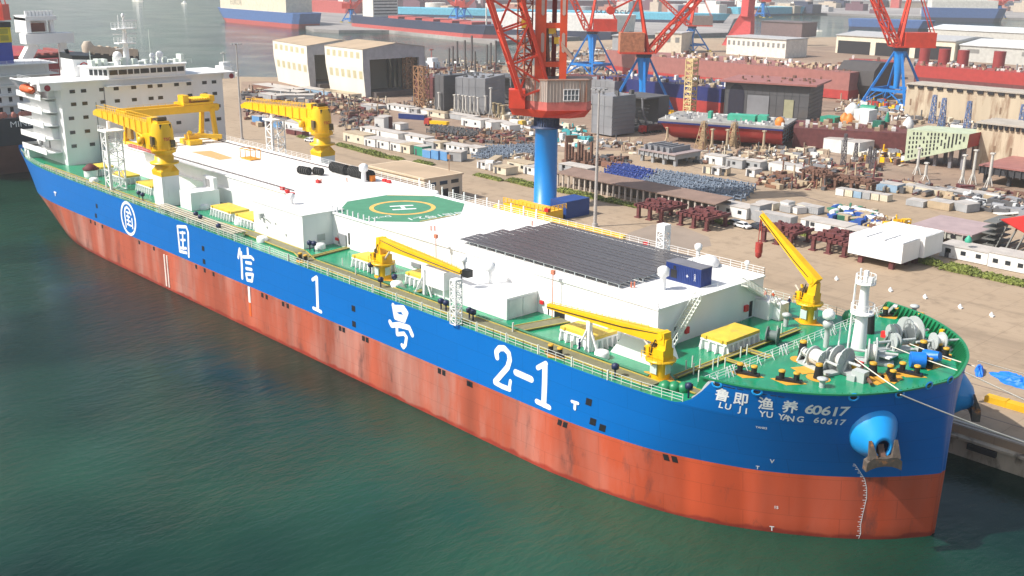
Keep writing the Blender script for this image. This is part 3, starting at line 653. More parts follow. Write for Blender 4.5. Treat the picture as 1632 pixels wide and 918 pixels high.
# ---- helideck
HC = Vector((-72.45, 2.35, ZR+.07)); R8 = 12.0
o8 = [(HC.x+R8*math.cos(math.pi/8+k*math.pi/4), HC.y+R8*math.sin(math.pi/8+k*math.pi/4)) for k in range(8)]
mb = MB(); mb.prism(o8, ZR+.05, ZR+.14); hd = part('helideck', mb, mat('helideck_green', (.06, .225, .13), .7, var=.1, vscale=.5), ship, W=True)
def ring(mb, c, r0_, r1_, z, n=48):
    a = [(c.x+r0_*math.cos(2*math.pi*k/n), c.y+r0_*math.sin(2*math.pi*k/n), z) for k in range(n)]; b = [(c.x+r1_*math.cos(2*math.pi*k/n), c.y+r1_*math.sin(2*math.pi*k/n), z) for k in range(n)]
    mb.add(a+b, [(k, n+k, n+(k+1)%n, (k+1)%n) for k in range(n)])
mb = MB(); ring(mb, HC, 5.3, 6.1, ZR+.155, 64)
for i in (2, 7, 4, 0):
    a = Vector((*o8[i], ZR+.156)); b = Vector((*o8[(i+1)%8], ZR+.156)); 
    if i in (2, 7): mb.bar(a.lerp(HC, .02), b.lerp(HC, .02), .22, .01)
part('landing_circle', mb, mat('marking_orange', (.75, .41, .10), .6), hd, W=True)
mb = MB()
e1 = Vector((.62, .78, 0)); e2 = Vector((-.78, .62, 0))      # letter H
def q3(mb, c, a, b, z):
    v = [c-a-b, c+a-b, c+a+b, c-a+b]; mb.add([(p.x, p.y, z) for p in v], [(0,1,2,3)])
hx = Vector((1, 0, 0)); hy = Vector((0, 1, 0)); hc = Vector((HC.x, HC.y+.1, 0))
hx = Vector((.457, .89, 0)); hy = Vector((-.89, .457, 0))
q3(mb, hc-hy*1.45, hx*2.2, hy*.36, ZR+.16); q3(mb, hc+hy*1.45, hx*2.2, hy*.36, ZR+.16); q3(mb, hc, hx*.36, hy*1.1, ZR+.162)
part('landing_letter', mb, mat('marking_white', (.8, .8, .8), .6), hd, W=True)
def flat_text(s, size, org, ux, uy, z, m, parent, name='lettering'):
    vs, fs = text_geo(s, size); mb = MB(); mb.add([(org.x+ux.x*v.x+uy.x*v.y, org.y+ux.y*v.x+uy.y*v.y, z) for v in vs], fs); return part(name, mb, m, parent, W=True)
MW = MATS['marking_white']
def deck_text(s_, size, pa, pb):
    a = G(*pa, ZR+.165); u = (G(*pb, ZR+.165)-a).normalized(); flat_text(s_, size, a, u, Vector((-u.y, u.x, 0)), ZR+.165, MW, hd)
deck_text('国信1号2-1', 2.5, (742, 337), (646, 348)); deck_text('D=21m', 1.7, (621, 343), (588, 347))
# ---- solar panels: four bands on raised frames, each panel a part
SZ = 22.28
fr = MB(); pm = None
bands = [(-45.48, -11.56, -6.63, 9), (-45.28, -11.36, -1.73, 9), (-44.25, -12.48, 3.23, 8), (-43.64, -13.4, 8.18, 8)]
BW = 4.4; ncol = 16
for (xa, xb, yb, _) in bands:
    w = (xb-xa)/ncol
    for i in range(ncol):
        for j in range(4):
            x0 = xa+i*w; y0 = yb+j*BW/4
            pass
            mb = MB(); 
            if pm is None:
                pw = w-.05; ph = BW/4-.07
                mb.box(0, 0, 0, 2.03, ph, .05); o = mesh_obj('solar_panel', mb, [SOL], ship); pm = o.data
            else:
                o = D.objects.new('solar_panel', pm); COL.objects.link(o); o.parent = ship
            o.location = (x0+95, y0, SZ+.06*j); o.scale = (w/2.045, 1, 1)
    fr.box(xa, yb+.1, SZ-.12, xb, yb+.2, SZ-.02); fr.box(xa, yb+BW-.25, SZ+.02, xb, yb+BW-.15, SZ+.16)
    for i in range(ncol+1):
        x = xa+i*w; fr.bar((x, yb+.15, ZR+.06), (x, yb+.15, SZ-.1), .08); fr.bar((x, yb+BW-.2, ZR+.06), (x, yb+BW-.2, SZ+.02), .08); fr.bar((x-.04, yb+.1, SZ-.06), (x-.04, yb+BW-.1, SZ+.12), .08, .06)
part('solar_frame', fr, mat('pale_frame', (.5, .56, .56), .4), ship, W=True)
# ---- hull lettering: painted strokes a few millimetres proud of the plating
def GY(px, py, Y=-22.5):
    d = ray(px, py); t = (Y-CAM.y)/d.y; P = CAM+d*t; return P.x, P.z
LAY = [0]
def stroke(mb, pts, w, cap=6, closed=False):
    LAY[0] += 1; y = -22.512-.0015*LAY[0]
    n = len(pts)
    for k, (x, z) in enumerate(pts):
        c = [(x+w/2*math.cos(2*math.pi*i/10), y, z+w/2*math.sin(2*math.pi*i/10)) for i in range(10)]
        mb.add(c, [tuple(range(10))]); y -= .0012
    for (x0, z0), (x1, z1) in zip(pts, pts[1:]):
        L = math.hypot(x1-x0, z1-z0) or 1; nx, nz = -(z1-z0)/L*w/2, (x1-x0)/L*w/2
        mb.add([(x0-nx,y,z0-nz),(x1-nx,y,z1-nz),(x1+nx,y,z1+nz),(x0+nx,y,z0+nz)], [(0,1,2,3)]); y -= .0012
def glyph(org, sc, strokes):
    mb = MB(); LAY[0] = 0
    for w, pts in strokes:
        q = [GY(org[0]+a/sc, org[1]+b/sc) for a, b in pts]
        stroke(mb, q, w)
    part('painted_character', mb, MW, ship, W=True)
O1 = (180, 310); s1 = 8.343
circ = [(220+82*math.cos(t*math.pi/12)*1.0+ (188*math.sin(t*math.pi/12))*.16, 318+188*math.sin(t*math.pi/12)+ 0*t) for t in range(25)]
mb = MB(); cxz = GY(206.6, 347.8)
def cring(mb, c, a, b, ro, y=-22.53, n=40):
    o = [(c[0]+ro*math.cos(2*math.pi*k/n), y, c[1]+ro*math.sin(2*math.pi*k/n)) for k in range(n)]; i = [(c[0]+(ro-a)*math.cos(2*math.pi*k/n), y, c[1]+(ro-a)*math.sin(2*math.pi*k/n)) for k in range(n)]
    mb.add(o+i, [(k, (k+1)%n, n+(k+1)%n, n+k) for k in range(n)])
cring(mb, (-136.4, 12.1), .62, 0, 3.75)
X0, Z0 = -136.4, 12.1; LAY[0] = 3
S_ = lambda pts, w: stroke(mb, [(X0+a, Z0+b) for a, b in pts], w)
S_([(-1.5,-2.1),(-1.7,1.0),(-1.2,2.0),(-.2,2.5),(.9,2.1),(1.5,1.1)], .5); S_([(1.75,.2),(1.8,-1.8)], .5)
for dz, a, b in ((1.35,-.8,.9),(.45,-.8,.7),(-.45,-.8,.9),(-1.35,-.8,1.2)): S_([(a,dz),(b,dz-.05)], .42)
S_([(0,1.4),(0,-1.4)], .4)
part('painted_emblem', mb, MW, ship, W=True)
glyph(O1, s1, [(.62,[(858,425),(890,745)]),(.62,[(858,425),(975,430),(1000,500),(1010,825)]),(.6,[(890,755),(980,775)]),(.5,[(893,508),(958,510)]),(.55,[(926,500),(935,720)]),(.45,[(905,605),(962,605)]),(.55,[(900,710),(975,715)])])
glyph((360,380), 7.06, [(.65,[(155,120),(148,160),(140,215)]),(.7,[(172,160),(180,300),(185,445)]),(.65,[(245,118),(250,200)]),(.6,[(195,208),(285,208),(310,235)]),(.6,[(228,270),(285,280)]),(.6,[(230,338),(290,350)]),(.6,[(230,400),(305,405),(295,480),(242,468),(230,400)])])
glyph((360,380), 7.06, [(.6,[(975,465),(1020,435)]),(.75,[(1022,440),(1028,600),(1035,800)]),(.6,[(985,783),(1072,825)])])
glyph((600,470), 9.18, [(.75,[(245,150),(278,330),(405,372),(445,260),(395,185),(262,180)]),(.8,[(285,215),(370,210),(400,260)]),(.8,[(290,280),(330,320),(400,330)]),(.8,[(200,395),(225,445),(330,430),(480,478),(525,585)]),(.6,[(230,430),(400,470),(470,490)]),(.65,[(300,470),(305,575),(405,565),(442,620),(425,730),(395,765),(375,735)])])
glyph((770,540), 5.74, [(.85,[(128,170),(122,120),(150,85),(195,85),(235,130),(245,190),(225,260),(165,330),(112,390)]),(.75,[(110,400),(175,435),(240,460)]),(.55,[(240,455),(250,385)])])
glyph((770,540), 5.74, [(.95,[(300,308),(440,370)])])
glyph((770,540), 5.74, [(.7,[(500,265),(575,225)]),(.95,[(566,245),(563,400),(555,600)]),(.75,[(492,572),(605,627)])])
glyph((770,540), 5.74, [(.42,[(812,572),(868,590)]),(.45,[(842,582),(838,640)])])
glyph((0,180), 3.98, [(.35,[(343,502),(356,505)]),(.35,[(349,503),(351,523)])])
# small draught signs on red and tug marks
for px, py in ((563,588),(719,660),(915,753),(228,412),(1207,742),(1236,808),(1231,840),(600,420)): pass
def hullinv(px, py):
    z = 10.0; t = .5
    for it in range(30):
        best = None
        for k in range(241):
            tt = k/240; p = bowpt(tt, z); q = proj((p.x, -p.y, p.z)); e = abs(q[0]-px)
            if best is None or e < best[0]: best = (e, tt, q[1])
        t = best[1]; dz = (best[2]-py)/12.5
        z = min(20, max(-2.9, z+dz))
        if abs(dz) < .01: break
    return t, z
def hn(t, z):
    a = bowpt(max(0, t-.004), z); b = bowpt(min(1, t+.004), z); a = Vector((a.x,-a.y,z)); b = Vector((b.x,-b.y,z)); T = (b-a).normalized(); return T, Vector((T.y, -T.x, 0)), (b-a).length/.008
def hull_text(s, size, px, py, adv=None, stretch=1, name='painted_letter'):
    vs, fs = text_geo(s, size, .022); xs = [v.x for v in vs]; w = max(xs)-min(xs); mx_ = min(xs); ys = [v.y for v in vs]; hh = (max(ys)+min(ys))/2
    t, z = hullinv(px, py); T, N, sp_ = hn(t, z); out = []
    for v in vs:
        tt = t+(v.x-mx_-w/2)*stretch/sp_; zz = z+(v.y-hh); p = bowpt(tt, zz); T2, N2, _ = hn(tt, zz)
        if N2.y > 0: N2 = -N2
        out.append(Vector((p.x, -p.y, zz))+N2*.035)
    mb = MB(); mb.add(out, fs); part(name, mb, MW, ship, W=True)
for ch, px, py in (('鲁',1151,629),('即',1181.5,636),('渔',1218.5,643),('养',1257.5,648.5)): hull_text(ch, 1.75, px, py)
for ch, px, py in zip('60617', (1291,1304,1318,1333,1346), (652,653.5,654.5,656,655.5)): hull_text(ch, 1.75, px, py, stretch=1.25)
for ch, px, py in (('L',1150.5,645.5),('U',1159.5,648),('J',1180,653),('I',1190,655),('Y',1216.5,659.5),('U',1226.5,661),('Y',1244,664),('A',1252,665.5),('N',1262,667),('G',1276,668)): hull_text(ch, 1.1, px, py, stretch=1.0)
for ch, px, py in zip('60617', (1303,1313,1322,1332,1342), (669.5,671,672,672.5,673)): hull_text(ch, 1.05, px, py, stretch=1.2)
hull_text('TANKS', .4, 1214, 681.5); hull_text('15', .55, 1239, 808.5); hull_text('T', .9, 1231, 842); hull_text('V', .8, 1232, 735); hull_text('T', .7, 1207, 745)
# draught scale up the bow
mb = MB(); pv_ = None
for k, (px, py) in enumerate(((1363,740),(1370,751),(1377,763),(1380,778),(1380,793),(1378,806),(1376,820),(1373,836),(1371,850),(1369,858))):
    t, z = hullinv(px, py); p = bowpt(t, z); T, N, _ = hn(t, z); N = N if N.y < 0 else -N; c = Vector((p.x, -p.y, z))+N*.03
    if pv_:
        d = (c-pv_[0]); n_ = max(2, int(d.length/.3))
        mb.add([pv_[0]-T*.035, pv_[0]+T*.035, c+T*.035, c-T*.035], [(0,1,2,3)])
        for i in range(n_):
            q = pv_[0]+d*(i/n_); L = .4 if i % 2 else .22; mb.add([q-T*L+N*.01, q+N*.01, q+Vector((0,0,.07))+N*.01, q-T*L+Vector((0,0,.07))+N*.01], [(0,1,2,3)])
    pv_ = (c,)
part('draught_marks', mb, MW, ship, W=True)
# mooring holes in the bulwark
for px, py in ((1144,612),(1207,624),(1360,633),(1434,628),(1480,614),(1514,596)):
    t, z = hullinv(px, py); p = bowpt(t, z); T, N, _ = hn(t, z); N = N if N.y < 0 else -N; c = Vector((p.x, -p.y, z)); mb = MB()
    vs = []; n_ = 14
    for r, o in ((.5, .05), (.34, .12), (.30, .02)): vs += [c+T*(r*1.3*math.cos(2*math.pi*k/n_))+Vector((0,0,r*math.sin(2*math.pi*k/n_)))+N*o for k in range(n_)]
    mb.add(vs, [(k, (k+1)%n_, n_+(k+1)%n_, n_+k) for k in range(n_)]+[(n_+k, n_+(k+1)%n_, 2*n_+(k+1)%n_, 2*n_+k) for k in range(n_)])
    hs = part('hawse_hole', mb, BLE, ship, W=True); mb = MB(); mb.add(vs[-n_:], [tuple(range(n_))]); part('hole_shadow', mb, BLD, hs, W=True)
mb = MB()
for px, py in ((1158,617),(1168,619),(1180,621),(1218,629),(1231,631),(1245,633)):
    t, z = hullinv(px, py); p = bowpt(t, z); T, N, _ = hn(t, z); N = N if N.y < 0 else -N; c = Vector((p.x, -p.y, z))+N*.02; mb.add([c-T*.35, c+T*.35, c+T*.35+Vector((0,0,.16)), c-T*.35+Vector((0,0,.16))], [(0,1,2,3)])
part('freeing_port', mb, BLD, ship, W=True)
# ---- anchor bolsters and anchors on both bows
tB, zB = hullinv(1392, 684)
def bolster(s):
    p = bowpt(tB, zB); T, N, _ = hn(tB, zB); N = N if N.y < 0 else -N
    m_ = lambda v: Vector((v.x, v.y*(-s), v.z))      # s=-1 starboard as computed
    m_ = (lambda v: v) if s < 0 else (lambda v: Vector((v.x, -v.y, v.z)))
    c = Vector((p.x, -p.y, zB)); up = Vector((0,0,1)); rows = []
    prof = [(-1.2,2.9,2.9,0),(0.0,2.75,2.75,0),(.5,2.5,2.6,-.1),(1.2,2.0,2.1,-.35),(1.9,1.5,1.6,-.75),(2.4,1.15,1.2,-1.05),(2.55,.85,.9,-1.15),(2.1,.8,.8,-1.1)]
    for d, ra, rb, dz in prof:
        rows.append([m_(c+N*d+T*(ra*math.cos(2*math.pi*k/28))+up*(rb*math.sin(2*math.pi*k/28)*(1.05 if math.sin(2*math.pi*k/28) > 0 else 1.25)+dz)) for k in range(29)])
    mb = MB(); mb.grid(rows, True, s > 0); part('anchor_bolster', mb, BLE, ship, W=True)
    e = c+N*2.35+up*(-1.15)
    an = thing('anchor', 'brown and rusty orange stockless anchor hanging from the '+('blue cone on the near bow' if s < 0 else 'far bow, partly hidden by the stem'), 'anchor', tuple(m_(e+up*-1.6)))
    mb = MB(); mb.bar(m_(e-N*.8), m_(e+N*.4-up*1.5), .7, .6); part('shank', mb, RUST, an, W=True)
    mb = MB(); AN = mat('anchor_brown', (.09, .07, .055), .7, var=.3, vscale=2, dirt=(.55, .2, .03), dscale=.9, dthr=.56)
    b0 = e+N*.15-up*1.55
    q = [b0+T*a+up*b for a, b in ((-2.05,-.9),(-1.6,-.65),(-.9,-.4),(0,-.3),(.9,-.4),(1.6,-.65),(2.05,-.9),(2.0,.2),(1.3,.75),(0,.6),(-1.3,.75),(-2.0,.2))]
    f = [m_(v+N*.75) for v in q]; g = [m_(v-N*.25) for v in q]; n_ = len(q)
    mb.add(f+g, [tuple(range(n_)), tuple(reversed(range(n_, 2*n_)))]+[(i, (i+1)%n_, n_+(i+1)%n_, n_+i) for i in range(n_)]); part('crown', mb, AN, an, W=True)
    for d in (-1, 1):
        mb = MB(); mb.bar(m_(b0+T*d*1.3+N*.5+up*.5), m_(b0+T*d*1.5-N*.2+up*2.4), 1.05, .5, .3, .2, upv=tuple(m_(N))); part('fluke', mb, AN, an, W=True)
bolster(-1); bolster(1)
# ---- forecastle fittings
CAPY = mat('cap_ochre', (.55, .30, .02), .55, var=.15)
def bollard(px, py, ang=0, z=ZF, mesh=None):
    p = G(px, py, z); c, s_ = math.cos(ang), math.sin(ang)
    mb = MB(); q = [(a*c-b*s_+p.x, a*s_+b*c+p.y) for a, b in ((-2.1,0),(0,-1.35),(2.1,0),(0,1.35))]; mb.prism(q, z+.01, z+.05)
    g = part('slip_grating', mb, ORG, ship, W=True)
    mb = MB()
    for d in (-.85, .85): mb.tube((p.x+d*c, p.y+d*s_, z+.05), (p.x+d*c, p.y+d*s_, z+1.15), .34, 12)
    mb.bar((p.x-1.5*c, p.y-1.5*s_, z+.2), (p.x+1.5*c, p.y+1.5*s_, z+.2), .75, .3); b = part('bollard', mb, BLK, ship, W=True)
    mb = MB()
    for d in (-.85, .85): mb.lathe((p.x+d*c, p.y+d*s_, z+1.1), [(.40,0),(.40,.16),(.3,.22)], 12)
    part('bollard_cap', mb, CAPY, b, W=True)
for a in ((1257,608,.4),(1190,597,.3),(1420,602,-.9),(1449,596,.2),(1501,566,-.6),(1482,582,-1.2),(1420,504,.9)): bollard(*a)
bollard(885, 566, 0, ZD); bollard(483, 416, 0, ZD); bollard(702, 470-3, 0, ZD)
def roller(px, py, h=1.9, z=ZF, gr=True):
    p = G(px, py, z); g = ship
    if gr:
        mb = MB(); n_ = 14; mb.prism([(p.x+1.5*math.cos(2*math.pi*k/n_), p.y+1.2*math.sin(2*math.pi*k/n_)) for k in range(n_)], z+.01, z+.05); part('slip_grating', mb, ORG, ship, W=True)
    mb = MB(); mb.lathe((p.x, p.y, z), [(.62,0),(.5,h*.5),(.42,h-.3)], 12); b = part('pedestal_roller', mb, BLK, ship, W=True)
    mb = MB(); mb.lathe((p.x, p.y, z+h-.3), [(.44,0),(.44,.22),(.3,.28)], 12); part('roller_cap', mb, CAPY, b, W=True)
roller(1304, 603); roller(1278, 574, 2.6); roller(1386, 531, 2.9, gr=False); roller(1470, 565, 1.9, gr=False); roller(1390, 598, 1.7); roller(1466, 516, 1.6, gr=False)
mb = MB(); p = G(1283, 590, ZF); mb.prism([(p.x-1.6,p.y-.6),(p.x+.6,p.y-1.4),(p.x+1.6,p.y+.6),(p.x-.6,p.y+1.2)], ZF+.01, ZF+.05); part('slip_grating', mb, ORG, ship, W=True)
p = G(1413, 601, ZF); mb = MB(); mb.prism([(p.x-1.2,p.y-3.2),(p.x+.6,p.y-3.2),(p.x+1.4,p.y+3.6),(p.x-.4,p.y+3.6)], ZF+.008, ZF+.04); part('slip_grating', mb, ORG, ship, W=True)
p = G(1474, 555, ZF); mb = MB(); mb.prism([(p.x-2.6,p.y-1.4),(p.x+2.4,p.y+2.6),(p.x+1.4,p.y+4),(p.x-3.6,p.y+0)], ZF+.008, ZF+.04); part('slip_grating', mb, ORG, ship, W=True)
def drum(mb, c, ax, r, L, fl=None, n=18):
    c = Vector(c); ax = Vector(ax).normalized(); fl = fl or r*1.6
    mb.tube(c-ax*L/2, c+ax*L/2, r, n)
    for d in (-L/2, L/2): mb.tube(c+ax*(d-.08), c+ax*(d+.08), fl, n)
def winch(px, py, ang, parts_, z=ZF):
    p = G(px, py, z); ax = Vector((math.cos(ang), math.sin(ang), 0)); sd_ = Vector((-ax.y, ax.x, 0)); mb = MB()
    mb.bar(p-ax*2.6+Vector((0,0,.2)), p+ax*2.6+Vector((0,0,.2)), 1.8, .3); mb.tube(p-ax*3.0+Vector((0,0,1.4)), p+ax*3.0+Vector((0,0,1.4)), .18, 8)
    for o, r, L, fl in parts_:
        drum(mb, p+ax*o+Vector((0,0,1.4)), ax, r, L, fl)
        for d in (-L/2-.25, L/2+.25): mb.bar(p+ax*(o+d)+sd_*.8+Vector((0,0,.2)), p+ax*(o+d)+Vector((0,0,1.6)), .22, .25); mb.bar(p+ax*(o+d)-sd_*.8+Vector((0,0,.2)), p+ax*(o+d)+Vector((0,0,1.6)), .22, .25)
    for k in range(8):
        a = k*math.pi/4; mb.tube(p+ax*(parts_[0][0]+parts_[0][2]/2+.1)+Vector((0,0,1.4)), p+ax*(parts_[0][0]+parts_[0][2]/2+.1)+Vector((0,0,1.4))+(sd_*math.cos(a)+Vector((0,0,1))*math.sin(a))*parts_[0][3]*.95, .08, 5)
    w = part('mooring_winch', mb, GRY, ship, W=True); mb = MB()
    for o, r, L, fl in parts_: mb.tube(p+ax*(o-L/2+.1)+Vector((0,0,1.4)), p+ax*(o+L/2-.1)+Vector((0,0,1.4)), r*1.25, 18)
    part('rope_coil', mb, mat('rope_white', (.66, .65, .6), .8, bump=.5, bscale=12), w, W=True)
winch(1304, 588, -.25, [(0, .75, 1.9, 1.25), (-2.2, .35, .6, .6)])
winch(1336, 590, -.1, [(.3, .7, 1.2, 1.7), (-1.2, .5, .5, 1.1)]); winch(1388, 578, .5, [(0, .8, .9, 1.6)])
winch(1446, 545, 1.1, [(.3, .9, 1.3, 2.0), (-2.2, .6, .7, 1.2)]); winch(1424, 560, 1.1, [(0, .45, .5, 1.0)])
winch(1493, 560, 1.0, [(0, .55, 1.2, 1.1)])
mb = MB()
def q8(px, py, z0, h, w, d):
    p = G(px, py, z0); mb.box(p.x-w/2, p.y-d/2, z0, p.x+w/2, p.y+d/2, z0+h)
q8(1370, 607, ZF, 1.3, 1.6, 1.2); q8(1362, 604, ZF, .7, 1, 2); part('chain_stopper', mb, GRY, ship, W=True)
mb = MB(); p0 = G(1352, 578, ZF); p1 = G(1388, 617, ZF); mb.bar(p0+Vector((0,0,1.5)), p1+Vector((0,0,.4)), .28, .28); part('anchor_chain', mb, RUST, ship, W=True)
mb = MB(); q8(1363, 591, ZF, .7, .7, .7); part('brake_box', mb, YL, ship, W=True); mb = MB(); q8(1499, 545, ZF, 1.7, .5, .5); part('brake_box', mb, YL, ship, W=True)
mb = MB(); q8(1370, 585, ZF, .7, .8, .5); q8(1411, 538, ZF, .8, 1.1, .6); part('brake_wheel', mb, RED, ship, W=True)
mb = MB(); q8(1416, 574, ZF, .9, 1.5, 1.9); part('locker', mb, GIN, ship, W=True); mb = MB(); p = G(1414, 568, ZF+.9); mb.box(p.x-.8, p.y-1, ZF+.93, p.x+.8, p.y+1, ZF+1.1); part('locker_top', mb, W_, ship, W=True)
mb = MB(); p = G(1452, 585, ZF); r_ = Vector((.8, .6, 0)); mb.tube(p-r_*.2+Vector((0,0,1)), p+r_*1.5+Vector((0,0,1)), .95, 18); mb.tube(p+Vector((.6,2.2,.9)), p+Vector((2.4,2.2,1.5)), 1.0, 14, .55); part('covered_drum', mb, mat('tarpaulin_blue', (.005, .16, .62), .45, bump=.3, bscale=1.5), ship, W=True)
for px, py, h in ((1310,617,1.2),(1316,553,3.6),(1456,503,1.6),(1252,520,2.0)):
    z = ZF if px != 1252 else ZD; p = G(px, py, z); mb = MB(); mb.lathe((p.x, p.y, z), [(.35,0),(.35,h*.5),(.3,h*.7),(.62,h*.75),(.66,h*.92),(.3,h)], 12); part('ventilator', mb, GRY, ship, W=True)
p = G(1316, 553, ZF); mb = MB(); mb.lathe((p.x, p.y, ZF+3.7), [(.3,0),(.75,.2),(.8,.9),(.4,1.3)], 12); part('ventilator', mb, W_, ship, W=True)
p = G(1230, 548, ZD); mb = MB(); drum(mb, (p.x, p.y, ZD+1.2), (1,.4,0), .7, 1.4, 1.2, 10); part('hose_reel', mb, mat('reel_dark', (.12, .16, .15), .6), ship, W=True)
p = G(1355, 510, ZD); mb = MB(); mb.lathe((p.x, p.y, ZD), [(1.1,0),(1.2,.6),(.9,1.2),(.3,1.5)], 10); part('covered_reel', mb, GIN, ship, W=True)
p = G(1060, 620, ZD); mb = MB(); 
for d in (0, .9, 1.8): mb.lathe((p.x+d, p.y+d*.7, ZD), [(.8,0),(.9,.35),(.7,.8),(.3,1.05),(.1,1.1)], 10)
part('covered_reel', mb, GIN, ship, W=True)
# thin posts (sounding pipes) on the deck before the break
mb = MB()
for px, py in ((1093,592),(1103,585),(1105,597),(1115,590),(1136,590),(1144,585),(1113,608),(1155,588),(1238,536),(1245,532),(1180,570),(1190,566),(912,560),(1500-1000+67,440),(546,425),(818,530),(817,531),(1410-500,560)):
    p = G(px, py, ZD); mb.tube((p.x, p.y, ZD), (p.x, p.y, ZD+1.5), .09, 6)
part('sounding_pipe', mb, RLW, ship, W=True)
# foremast
p = G(1368, 556, ZF); mx0 = p.copy(); mb = MB()
mb.lathe((p.x, p.y, ZF), [(.95,0),(.78,3.2),(.74,4.4),(.6,4.7),(.55,8.2),(.7,8.6)], 16); m_ = part('foremast', mb, W_, ship, W=True)
mb = MB(); mb.lathe((p.x, p.y, ZF+4.6), [(.7,0),(1.45,.1),(1.45,.25),(.6,.3)], 16)
for r, z in ((1.4, ZF+4.9), (1.2, ZF+8.7)):
    for k in range(12):
        a = 2*math.pi*k/12; b = 2*math.pi*(k+1)/12; A = Vector((p.x+r*math.cos(a), p.y+r*math.sin(a), z)); B_ = Vector((p.x+r*math.cos(b), p.y+r*math.sin(b), z))
        mb.bar(A, A+Vector((0,0,1.1)), .07); mb.bar(A+Vector((0,0,.55)), B_+Vector((0,0,.55)), .05); mb.bar(A+Vector((0,0,1.1)), B_+Vector((0,0,1.1)), .06)
mb.lathe((p.x, p.y, ZF+8.55), [(.6,0),(1.25,.05),(1.25,.2),(.6,.22)], 16); part('mast_platform', mb, W_, m_, W=True, kind='stuff')
mb = MB(); mb.bar((p.x, p.y, ZF+8.6), (p.x, p.y, ZF+10.3), .5); mb.tube((p.x-.5, p.y-.5, ZF+8.7), (p.x-.5, p.y-.5, ZF+10.6), .12, 6); mb.box(p.x+.5, p.y-.3, ZF+8.8, p.x+1, p.y+.2, ZF+9.6); mb.bar((p.x-1.15, p.y-.6, ZF), (p.x-.95, p.y-.6, ZF+9.5), .3, .12); mb.bar((p.x+1.9, p.y+.9, ZF), (p.x+1.9, p.y+.9, ZF+1.8), .15); mb.bar((p.x-2, p.y-1.4, ZF), (p.x-2, p.y-1.4, ZF+2.6), .15)
part('mast_light', mb, W_, m_, W=True)
